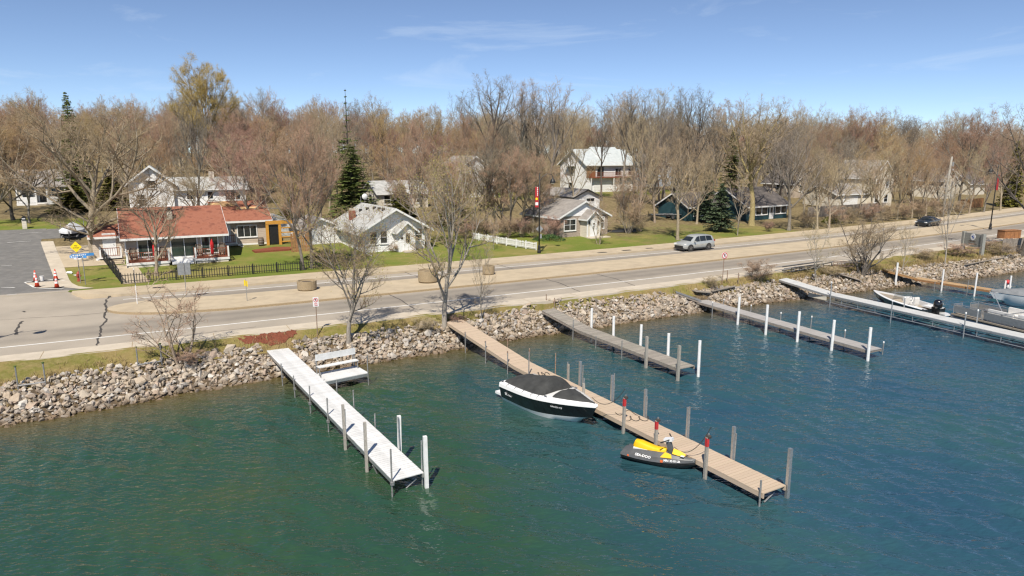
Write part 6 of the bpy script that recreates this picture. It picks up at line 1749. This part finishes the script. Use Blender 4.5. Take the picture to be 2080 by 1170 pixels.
put_text('ANY', .09, 'letter_red', pl, (0,-.066,hgt_-.36), (R(90),0,0), True); put_text('TIME', .09, 'letter_red', pl, (0,-.066,hgt_-.46), (R(90),0,0), True)
P_ = gnd(1467,575); hgt_ = top_z(1475,514,P_)-P_.z
o = sign_post(P_, hgt_, 'round white no-parking sign on a dark post by the shore')
o.rotation_euler.y = R(1)
pl = MB().lathe([(.28,-.06),(.28,-.045)], 22, (0,0,hgt_-.2), axis='y').build('sign_plate', 'sign_white', o)
ring(pl, .2, .26, 0, -.066, hgt_-.2, 'letter_red', 'red_ring'); put_text('P', .3, 'letter_black', pl, (0,-.068,hgt_-.2), (R(90),0,0), True); MB().box((0,-.07,hgt_-.2), (.44,.004,.045), 0, 0, R(45)).build('red_bar', 'letter_red', pl)
MB().tube([(0,0,.95),(.35,0,.95)], .02, 5).tube([(-.2,0,.2),(.2,0,.2)], .02, 5).build('bracket', 'rusty_pipe', o)
for x, yt, yb, lab in [(1476.5,561,573,'short dark stake nearer the round sign, beside the bank plank'),(1499,563,578,'short dark stake beside the bank plank, farther from the round sign')]:
    P_ = gnd(x, yb); o = thing('metal_stake', lab, 'stake', P_); MB().tube([(0,0,-.2),(0,0,1.0)], .035, 6).build('rod', 'rusty_pipe', o)
# street corner: warning sign, street names, hydrant
P_ = gnd(164,575); o = sign_post(P_, top_z(161,490,P_)-P_.z-.3, 'yellow diamond warning sign at the street corner', 'galvanised', R(8)); h = top_z(161,490,P_)-P_.z
pl = MB().box((0,-.06,h-.45), (.62,.014,.62), 0, 0, R(45)).build('sign_plate', 'sign_yellow', o)
put_text('NO', .15, 'letter_black', pl, (0,-.07,h-.36), (R(90),0,0), True); put_text('OUTLET', .13, 'letter_black', pl, (0,-.07,h-.53), (R(90),0,0), True)
pl = MB().bb((-.26,-.06,h-1.45),(.26,-.046,h-1.02)).build('sign_plate', 'sign_white', o); ring(pl, .12, .15, 0, -.066, h-1.23, 'letter_red', 'red_ring'); put_text('P', .16, 'letter_black', pl, (0,-.068,h-1.23), (R(90),0,0), True)
P_ = gnd(174,578); o = sign_post(P_, top_z(170,518,P_)-P_.z, 'blue street-name blades on a thin post at the corner', 'galvanised', R(10)); h = top_z(170,518,P_)-P_.z
for ang, ln, dz in ((R(-4),1.25,0),(R(28),.95,.14)):
    bl_ = MB().bb((-ln*.75,-.012,h-.24+dz),(ln*.25 if dz == 0 else ln*.85,.012,h-.02+dz)).build('name_blade', 'sign_blue', o, rz=ang)
    x0_ = -ln*.68
    for k in range(7):
        w_ = (.11,.06,.13,.09,.05,.12,.08)[k]; MB().bb((x0_,-.018,h-.19+dz),(x0_+w_,-.0125,h-.08+dz)).build('lettering', 'letter_white', bl_); x0_ += w_+.045
hy = thing('fire_hydrant', 'red fire hydrant on the corner lawn', 'hydrant', gnd(161,571))
MB().lathe([(.17,0),(.17,.06),(.12,.08),(.12,.55),(.15,.57),(.15,.62),(.11,.72),(.04,.8),(.04,.85)], 12).build('barrel', 'hydrant_red', hy, smooth=False)
for a in (0, math.pi/2, math.pi): MB().tube([(0,0,.45),(.2*math.cos(a),.2*math.sin(a)*-1,.45)], .06, 8).build('nozzle', 'hydrant_red', hy)
MB().tube([(.05,.05,.7),(.05,.05,2.0)], .012, 5).build('marker_rod', 'galvanised', hy)
for i, (x, y, lab) in enumerate([(73,573,'traffic cone at the back left corner of the fresh concrete patch'),(76,584,'traffic cone at the front left corner of the fresh concrete patch'),(114,570,'traffic cone at the back right corner of the fresh concrete patch'),(116,586,'traffic cone at the front right corner of the fresh concrete patch')]):
    o = thing('traffic_cone', lab, 'traffic cone', gnd(x, y) + Vector((0,0,.05)), .3*i, 'cones round the fresh concrete')
    MB().bb((-.2,-.2,0),(.2,.2,.05)).build('foot', 'rubber', o); MB().lathe([(.17,.05),(.035,.92),(.0,.93)], 14).build('cone', 'cone_orange', o, smooth=True)
    for z0, z1 in ((.36,.52),(.6,.74)): MB().lathe([(.176-.135*(z0-.05)/.87,z0),(.176-.135*(z1-.05)/.87,z1)], 14, cap=False).build('reflective_band', 'sign_white', o, smooth=True)
o = thing('white_bucket', 'white bucket standing behind the fresh concrete patch', 'bucket', gnd(86,571) + Vector((0,0,.04))); MB().lathe([(.13,0),(.16,.36),(.165,.38)], 12).build('pail', 'gelcoat', o); MB().lathe([(.17,.381),(.17,.4)], 12).build('lid', 'gelcoat', o)
for i, (x, y) in enumerate([(141,556),(152,563)]):
    o = bpy.data.objects.new('garden_stone', rock_me[i].copy()); o.data.materials.clear(); o.data.materials.append(M('gelcoat')); COL.objects.link(o); o.location = gnd(x, y) + Vector((0,0,.08)); o.scale = (.24,.24,.24)
    tag(o, ['white painted stone nearer the street on the corner lawn','white painted stone nearer the hydrant on the corner lawn'][i], 'stone')
mbx = thing('mailbox', 'black mailbox on a pale post across the side street', 'mailbox', gnd(51,464), R(30))
MB().bb((-.22,-.22,-.1),(.22,.22,1.0)).build('post', 'cream_siding', mbx); MB().extr([(-.2,1.001),(.2,1.001),(.2,1.25),(.12,1.4),(-.12,1.4),(-.2,1.25)], -.3, .3).build('box', 'black_metal', mbx); MB().bb((-.16,-.32,1.1),(.16,-.301,1.2)).build('number_plate', 'sign_white', mbx)
# planters on the median
for x, y, r_, h, lab in [(620,591,.72,.72,'round concrete planter on the median, nearest the junction'),(868,575,.8,1.0,'tall concrete planter on the median before the white cottage'),(992,559,.52,.75,'small concrete planter on the median with a dead sapling')]:
    P_ = at(x, y, WALK_Z); o = thing('planter', lab, 'planter', (P_.x, P_.y+.5, WALK_Z))
    MB().lathe([(r_*.86,0),(r_,h*.12),(r_*1.02,h*.9),(r_*1.02,h),(r_*.88,h),(r_*.86,h*.86)], 22).build('bowl', 'planter', o, smooth=False)
    MB().lathe([(r_*.87,h*.84),(.05,h*.9)], 16).build('earth', 'soil', o)
tree('sapling', at(992,559,WALK_Z) + Vector((0,.5,.6)), 2.3, 'leafless twiggy sapling growing in the small median planter', None, .5, 1.0, 0)
P_ = at(502,611,WALK_Z); mk = thing('hydrant_marker', 'yellow marker post on the median', 'marker post', (P_.x, P_.y, WALK_Z), R(25)); MB().tube([(0,0,0),(0,0,1.55)], .025, 6).build('post', 'galvanised', mk)
MB().bb((-.12,-.02,1.1),(.0,.0,1.5)).bb((.01,.0,1.02),(.11,.02,1.42)).build('panel', 'sign_yellow', mk)
P_ = at(379,604,WALK_Z); h = top_z(381,535,P_)-WALK_Z; o = sign_post(P_, h, 'large road sign seen from behind at the tip of the median', 'galvanised', R(28)); MB().bb((-.42,.04,h-.85),(.42,.055,h)).build('sign_plate', 'sign_back', o)
P_ = at(279,617,WALK_Z); h = top_z(274,545,P_)-WALK_Z; o = sign_post(P_, h, 'narrow road sign seen edge-on at the nose of the median', 'sign_white', R(28)); MB().bb((-.02,-.3,h-1.15),(.0,.3,h-.1)).build('sign_plate', 'black_metal', o)
# pipe frames standing on the verge
for (xa, ya, xb, yb, yt, lab) in [(37,790,93,782,745,'low galvanised pipe frame on the grass at the left edge'),(281,748,329,740,706,'low galvanised pipe frame on the grass above the riprap')]:
    A_, B_ = gnd(xa, ya), gnd(xb, yb); o = thing('pipe_frame', lab, 'pipe frame', A_); d = B_-A_; h = top_z(xa, yt, A_)-A_.z
    for q in (Vector(), d): MB().tube([q - Vector((0,0,.2)), q + Vector((0,0,h))], .035, 7).build('upright', 'galvanised', o); MB().lathe([(.06,h),(.06,h+.05)], 8, q).build('cap', 'ever_shrub', o)
    MB().tube([Vector((0,0,.2)), d + Vector((0,0,.2))], .045, 7).build('crossbar', 'galvanised', o)
# stacked dock sections and loose planks on the bank
for k, (xa, ya, xb, yb, dz, lab) in enumerate([(1592,556,1690,540,.1,'aluminium dock section lying lowest on the verge grass'),(1606,561,1688,546,.35,'dark dock frame leaning over the lowest section'),(1692,545,1732,556,.2,'short dark dock frame beside the many-stemmed tree')]):
    A_, B_ = gnd(xa, ya), gnd(xb, yb); d = B_-A_; L_ = math.hypot(d.x, d.y); o = thing('dock_section', lab, 'dock section', A_ + Vector((0,0,dz)), math.atan2(d.y, d.x)); mt = ['aluminium','black_metal','rusty_pipe'][k]
    for y in (0, .9): MB().tube([(0,y,.05),(L_,y,.05)], .045, 5).build('side_rail', mt, o); MB().tube([(0,y,.38),(L_,y,.38)], .035, 5).build('top_rail', mt, o)
    for j in range(6): MB().tube([(L_*j/5,0,.05),(L_*j/5,.9,.05)], .035, 5).build('rung', mt, o); MB().tube([(L_*j/5,0,.05),(L_*j/5,0,.38)], .03, 5).build('strut', mt, o)
def board(a, b_, w, lab, mat='grey_wood', dz=.2):
    A_, B_ = gnd(*a), gnd(*b_); d = B_-A_; o = thing('loose_plank', lab, 'plank', A_ + Vector((0,0,dz)), math.atan2(d.y, d.x))
    MB().box((math.hypot(d.x, d.y)/2, 0, d.z/2), (d.length, w, .06), 0, 0, -math.atan2(d.z, math.hypot(d.x, d.y))).build('board', mat, o)
board((1700,559), (1745,572), 1.1, 'grey wooden platform lying on the riprap below the many-stemmed tree')
board((1445,600), (1492,589), .22, 'long weathered plank lying across the riprap beside the grey dock', dz=.35)
board((1408,595), (1440,597), .8, 'grey pallet on the bank beside the dark dock ramp')
board((1960,545), (2040,530), .2, 'long driftwood board on the riprap at the right', dz=.4)
# wooden lake sign with its round emblem
A_, B_ = gnd(1955,506), gnd(1993,520); d = B_-A_; o = thing('lake_sign', 'weathered wooden board sign with a round blue and white emblem', 'sign', A_, math.atan2(d.y, d.x)); L_ = math.hypot(d.x, d.y)
for x in (0, L_): MB().bb((x-.16,-.16,-.4),(x+.16,.16,2.0)).build('post', 'sign_wood', o)
bd = MB().bb((.17,-.06,.45),(L_-.17,.06,1.9)).build('board', 'sign_wood', o)
em = MB().lathe([(.36,-.085),(.36,-.061)], 22, (L_*.5,0,1.52), axis='y').build('emblem', 'sign_white', o)
MB().extr([(-.26,.1),(-.08,.1),(.02,.24),(.06,.06),(.24,-.16),(.1,-.1),(.04,-.22),(-.04,-.04)], -.092, -.0855).build('emblem_mark', 'emblem_blue', em, loc=(L_*.5,0,1.52))
for z, ws_ in ((.98,(.12,.2,.1,.16,.14)),(.72,(.18,.1,.14,.2,.1,.12))):
    x0_ = L_*.5 - .55
    for w_ in ws_: MB().bb((x0_,-.068,z),(x0_+w_,-.0605,z+.14)).build('lettering', 'barrel_wood', bd); x0_ += w_+.06
A_ = gnd(2034,512); o = thing('plank_wall', 'grey plank retaining wall beside the wooden lake sign', 'wall', A_, R(8))
for k in range(22): MB().bb((k*.2,-.04,-.5),(k*.2+.185,.04,1.5+rnd.uniform(-.05,.05))).build('plank', 'grey_wood', o)
A_ = gnd(2032,484); o = thing('rusty_tank', 'rust-orange steel box behind the plank wall at the right edge', 'steel box', A_, R(15)); MB().bb((0,-.5,0),(2.6,.5,.95)).build('body', 'rust_orange', o); MB().bb((-.05,-.56,.951),(2.65,.56,1.02)).build('lid', 'rust_orange', o)
for k in range(4): MB().bb((.25+k*.65,-.54,.1),(.33+k*.65,-.501,.9)).build('rib', 'rust_orange', o)
# utility poles on the far verge
for x, yb, yt, r_, lab in [(1913,441,318,.21,'pale leaning wooden utility pole beyond the black car'),(1926,434,356,.18,'shorter wooden pole beside the leaning utility pole')]:
    P_ = gnd(x, yb); h = top_z(x, yt, P_)-P_.z; o = thing('utility_pole', lab, 'utility pole', P_)
    q = MB().tube([(0,0,-.3),(.05*h,0,h)], [r_,r_*.7], 9).build('pole', 'old_post', o, smooth=True)
    MB().lathe([(.16,h-1.6),(.16,h-.9),(.06,h-.85)], 10, (.05*h+.3,0,0)).build('transformer', 'galvanised', o); MB().tube([(.05*h,0,h-1.2),(.05*h+.3,0,h-1.2)], .03, 5).build('bracket', 'galvanised', o)
P_ = gnd(789,405); h = 9.0; o = thing('utility_pole', 'wooden utility pole with a street light behind the white cottage', 'utility pole', P_); MB().tube([(0,0,-.3),(0,0,h)], [.15,.11], 9).build('pole', 'old_post', o); MB().tube([(0,0,h-.8),(-1.0,0,h-.5)], .03, 5).build('lamp_arm', 'galvanised', o); MB().lathe([(.15,h-.62),(.1,h-.5)], 8, (-1.0,0,0)).build('lamp_head', 'galvanised', o)
# ------------------------------------------------------------------ the wood behind the houses
bl = random.Random(21)
HOUSES = [(o.location.x, o.location.y) for o in scene.objects if o.name.split('.')[0] in ('house','garage')]
# sight gaps kept open toward each visible house: (x range in the picture, how far the gap reaches)
GAPS = [(190,560,72,1),(20,120,96,.7),(265,480,92,.75),(660,860,84,1),(1150,1240,100,.9),(1130,1290,136,.72),(1480,1615,106,.6),(1765,1835,130,.45)]
def clear_of(x, y, z, rad):
    s_, t_ = ST(x, y)
    if t_ < 30: return False
    if s_ < -4 and t_ < 54: return False
    if 42 < t_ < 52 and s_ < 32: return False
    for hx, hy in HOUSES:
        if (x-hx-3)**2 + (y-hy-4)**2 < 81: return False
    px, py = px_of((x, y, z))
    for a, b_, dist, keep in GAPS:
        if a - 12 < px < b_ + 12 and y < dist and bl.random() < keep: return False
    return True
MIX = ['maple_rose','ash_grey','elm_tan','oak_orange','elm_tan','ash_grey','tall_bare','oak_orange']
ZONES = [(45,'at the left edge',0),(110,'behind the far left house',0),(255,'behind the broad corner tree',0),(380,'behind the rambler gable',1),(520,'behind the red-roofed house',1),(640,'behind the hoop greenhouse',1),(770,'behind the tall ragged spruce',2),(900,'behind the white cottage',2),
         (1010,'behind the white picket fence',2),(1130,'behind the lamp post thicket',3),(1290,'behind the white two-storey house',3),(1400,'behind the blue-grey house',4),(1510,'behind the blue spruce',4),(1640,'behind the teal house',4),(1760,'behind the tan garage',5),(1880,'behind the tan gabled house',5),(9999,'behind the utility poles',5)]
MIXES = [['oak_orange','oak_orange','maple_rose','elm_tan','elm_tan'],['oak_orange','maple_rose','elm_tan','maple_rose','ash_grey'],['maple_rose','elm_tan','ash_grey','elm_tan','oak_orange'],['elm_tan','ash_grey','tall_bare','elm_tan','ash_grey'],['ash_grey','elm_tan','tall_bare','elm_tan','ash_grey'],['elm_tan','oak_orange','maple_rose','elm_tan','ash_grey']]
def zone(px):
    for e, nm, k in ZONES:
        if px < e: return nm, MIXES[k]
LOOK = {'maple_rose':'rosy','ash_grey':'grey','elm_tan':'tan','oak_orange':'orange-brown','tall_bare':'tall slim'}
ORD = 'leftmost,second,third,fourth,fifth,sixth,seventh,eighth,ninth,tenth,eleventh,twelfth,thirteenth,fourteenth,fifteenth'.split(',')
placed = []; wood = []
tries = 0
while len(placed) < 215 and tries < 20000:
    tries += 1
    d = 68 + 112*bl.random()**.8
    px = bl.uniform(-60, 2140)
    x = (px-1040)/FOC*d*1.01; y = d
    z = hxy(x, y)
    if not clear_of(x, y, z, 3): continue
    if any((x-a)**2 + (y-c)**2 < (3.2 if d > 110 else 4.2)**2 for a, c in placed): continue
    placed.append((x, y))
    zn, mix = zone(px); k = bl.choice(mix)
    h = bl.uniform(9, 17.5) if k != 'tall_bare' else bl.uniform(15, 21)
    if px > 1650: h *= .82
    wood.append((zn, k, px_of((x, y, z))[0], (x, y, z), h, bl.uniform(3.4, 5.0) if k != 'tall_bare' else None))
count = {}
for zn, k, px, P_, h, wd in sorted(wood, key=lambda q: (q[0], q[1], q[2])):
    i = count.get((zn, k), 0); count[(zn, k)] = i + 1
    last = i == 0 and sum(1 for q in wood if q[0] == zn and q[1] == k) == 1
    nm = ('only ' + LOOK[k] + ' tree' if last else ORD[min(i, 14)] + (' from left of' if i else ' of') + ' the ' + LOOK[k] + ' trees') + ' in the wood ' + zn
    tree(k, P_, h, nm, 'trees in the wood ' + zn, wd)
# undergrowth between the trunks and along the far verge
for i, (x, y, h) in enumerate([(945,484,1.5),(975,480,1.6),(1000,482,1.4),(1030,484,1.7),(1060,482,1.6),(1085,484,1.5),(1118,484,1.8),(1640,462,1.6),(1700,456,1.8),(1730,454,1.6),(1765,450,1.9),(1800,448,1.8),(1835,446,2.0),(1870,443,2.0),(1905,440,2.1),(1950,437,1.6),(1560,470,.9),(1300,470,1.6)]):
    P_ = gnd(x, y)
    lab = ('leftmost' if i == 0 else 'second,third,fourth,fifth,sixth,seventh'.split(',')[i-1] + ' from left') + ' of the bare shrubs behind the picket fence' if i < 7 else ('leftmost' if i == 7 else 'second,third,fourth,fifth,sixth,seventh,eighth,ninth'.split(',')[min(i-8, 8)] + ' from left') + ' of the bare shrubs on the far verge before the board fences' if i < 16 else ['bare shrub on the lawn edge before the teal house','bare shrub beside the reddish clump of stems'][i-16]
    tree('thicket', P_, h*1.7, lab, ['shrubs behind the picket fence','shrubs on the far verge'][0 if x < 1150 else 1], h*.95)
for x, y, h, w, lab in [(1540,572,2.2,1.5,'tall dry shrub beside the landward end of the pale dock'),(1445,588,1.3,.8,'small dry shrub beside the dark ramp of the grey dock'),(385,738,.9,.9,'low brush at the foot of the thin bare tree'),(868,672,1.0,.9,'dry tangle beside the budding shore tree'),(930,660,.8,.7,'dry tangle beside the tan dock ramp'),(1880,528,1.3,1.4,'dry brush on the bank near the utility pole'),(1950,520,1.5,1.8,'dry brush in front of the wooden lake sign'),(2030,520,1.7,1.8,'dry brush beside the plank wall at the right edge'),(2000,505,1.2,1.6,'dry brush behind the wooden lake sign'),(1690,560,1.0,1.2,'low brush at the foot of the many-stemmed tree'),(800,512,.9,.7,'reddish bare shrub beside the cottage door')]:
    tree('thicket', gnd(x, y), h, lab, None, w)
# low evergreen mats
def mat_shrub(P_, w, h, lab, seed, mat='ever_shrub'):
    r_ = random.Random(seed); m_ = MB()
    for k in range(900):
        a = r_.uniform(0, 6.28); q = math.sqrt(r_.random()); zz = h*(1-q*q)*r_.uniform(.35,1.0)
        p = Vector((math.cos(a)*q*w, math.sin(a)*q*w*.6, zz + .02)); d = Vector((r_.gauss(0,1), r_.gauss(0,1), abs(r_.gauss(0,.7)))).normalized(); e = perp(d, r_)*.05
        m_.add([p-e, p+d*.22, p+e], [(0,1,2)])
    o = thing('evergreen_shrub', lab, 'shrub', P_); m_.build('foliage', mat, o); MB().tube([(0,0,-.1),(0,0,h*.6)], .05, 5).build('stem', 'bark_dark', o)
mat_shrub(gnd(690,530), 2.6, .8, 'dark low juniper behind the end of the black fence', 3)
mat_shrub(gnd(655,525), 1.8, .9, 'dark low juniper between the twin trees and the cottage', 4)
mat_shrub(gnd(1115,488), 2.0, .7, 'dark low evergreen in front of the brick house window', 5)
mat_shrub(gnd(925,470), 2.0, 1.6, 'round evergreen shrub beside the cottage, before the thicket', 6)
mat_shrub(gnd(1690,452), 1.6, 1.0, 'olive shrub on the far verge', 7, 'needle_olive')
def tufts():
    m_ = MB(); r_ = random.Random(31); s_ = -9.0
    while s_ < 100:
        tr_ = lerp_tab(TR, s_)
        for k in range(5 if s_ < 20 else 10):
            t_ = tr_ + r_.gauss(.12, .45 if s_ < 20 else .8)
            if t_ > -4.0 or (k > 1 and r_.random() < .45 + .4*math.sin(s_*.7)): continue
            x, y = W(s_ + r_.uniform(-.2,.2), t_); z = hz(s_, t_) - .03
            for q in range(9):
                a = r_.uniform(0, 6.28); ln = r_.uniform(.12,.32)*(1 if s_ < 45 else 1.6); lx, ly = math.cos(a)*ln*r_.uniform(.2,.8), math.sin(a)*ln*r_.uniform(.2,.8)
                bx_, by_ = x + r_.uniform(-.12,.12), y + r_.uniform(-.12,.12); w = r_.uniform(.008,.018)
                m_.add([(bx_-w*math.sin(a), by_+w*math.cos(a), z), (bx_+w*math.sin(a), by_-w*math.cos(a), z), (bx_+lx, by_+ly, z+ln)], [(0,1,2)])
        s_ += .16
    o = m_.build('dry_grass', 'dry_grass'); stuff(o, 'dry straw grass tufts along the top of the riprap', 'grass')
tufts()
# the far wood: one mass, trees scattered by geometry nodes
def far_wood():
    V = []
    for i in range(650):
        d = 185 + 300*bl.random()**1.3
        px = bl.uniform(-160, 2260); x = (px-1040)/FOC*d*1.01
        V.append((x, d, hxy(x, d)))
    me = bpy.data.meshes.new('far_wood'); me.from_pydata(V, [], []); o = put('far_wood', me)
    stuff(o, 'brown leafless wood covering the rise to the skyline', 'wood')
    hid = bpy.data.collections.new('far_wood_sources'); scene.collection.children.link(hid)
    for k, v in [('maple_rose',0),('ash_grey',0),('elm_tan',0),('oak_orange',1),('elm_tan',1)]:
        src = KIND[k][v]
        for part in ('trunk','crown'): pass
        me2 = bpy.data.meshes.new('wood_tree')
        bm = bmesh.new(); bm.from_mesh(src['trunk']); bm.from_mesh(src['crown']); bm.to_mesh(me2); bm.free()
        for m_ in src['crown'].materials: me2.materials.append(m_)
        ob = bpy.data.objects.new('wood_tree', me2); hid.objects.link(ob)
    for ob in hid.objects: ob.location = (0,0,0)
    ng = bpy.data.node_groups.new('scatter_wood', 'GeometryNodeTree')
    ng.interface.new_socket('Geometry', in_out='INPUT', socket_type='NodeSocketGeometry'); ng.interface.new_socket('Geometry', in_out='OUTPUT', socket_type='NodeSocketGeometry')
    N = ng.nodes; gi = N.new('NodeGroupInput'); go = N.new('NodeGroupOutput')
    ip = N.new('GeometryNodeInstanceOnPoints'); ci = N.new('GeometryNodeCollectionInfo'); ci.inputs['Collection'].default_value = hid; ci.inputs['Separate Children'].default_value = True; ci.inputs['Reset Children'].default_value = True
    ip.inputs['Pick Instance'].default_value = True
    rv = N.new('FunctionNodeRandomValue'); rv.data_type = 'FLOAT_VECTOR'; rv.inputs[0].default_value = (0,0,0); rv.inputs[1].default_value = (0,0,6.28)
    rs = N.new('FunctionNodeRandomValue'); rs.data_type = 'FLOAT_VECTOR'; rs.inputs[0].default_value = (.85,.85,.75); rs.inputs[1].default_value = (1.2,1.2,1.35); rs.inputs['Seed'].default_value = 5
    ng.links.new(gi.outputs[0], ip.inputs['Points']); ng.links.new(ci.outputs[0], ip.inputs['Instance'])
    ng.links.new(rv.outputs[0], ip.inputs['Rotation']); ng.links.new(rs.outputs[0], ip.inputs['Scale']); ng.links.new(ip.outputs[0], go.inputs[0])
    md = o.modifiers.new('scatter', 'NODES'); md.node_group = ng
    vl = bpy.context.view_layer.layer_collection.children['far_wood_sources']; vl.exclude = True
far_wood()
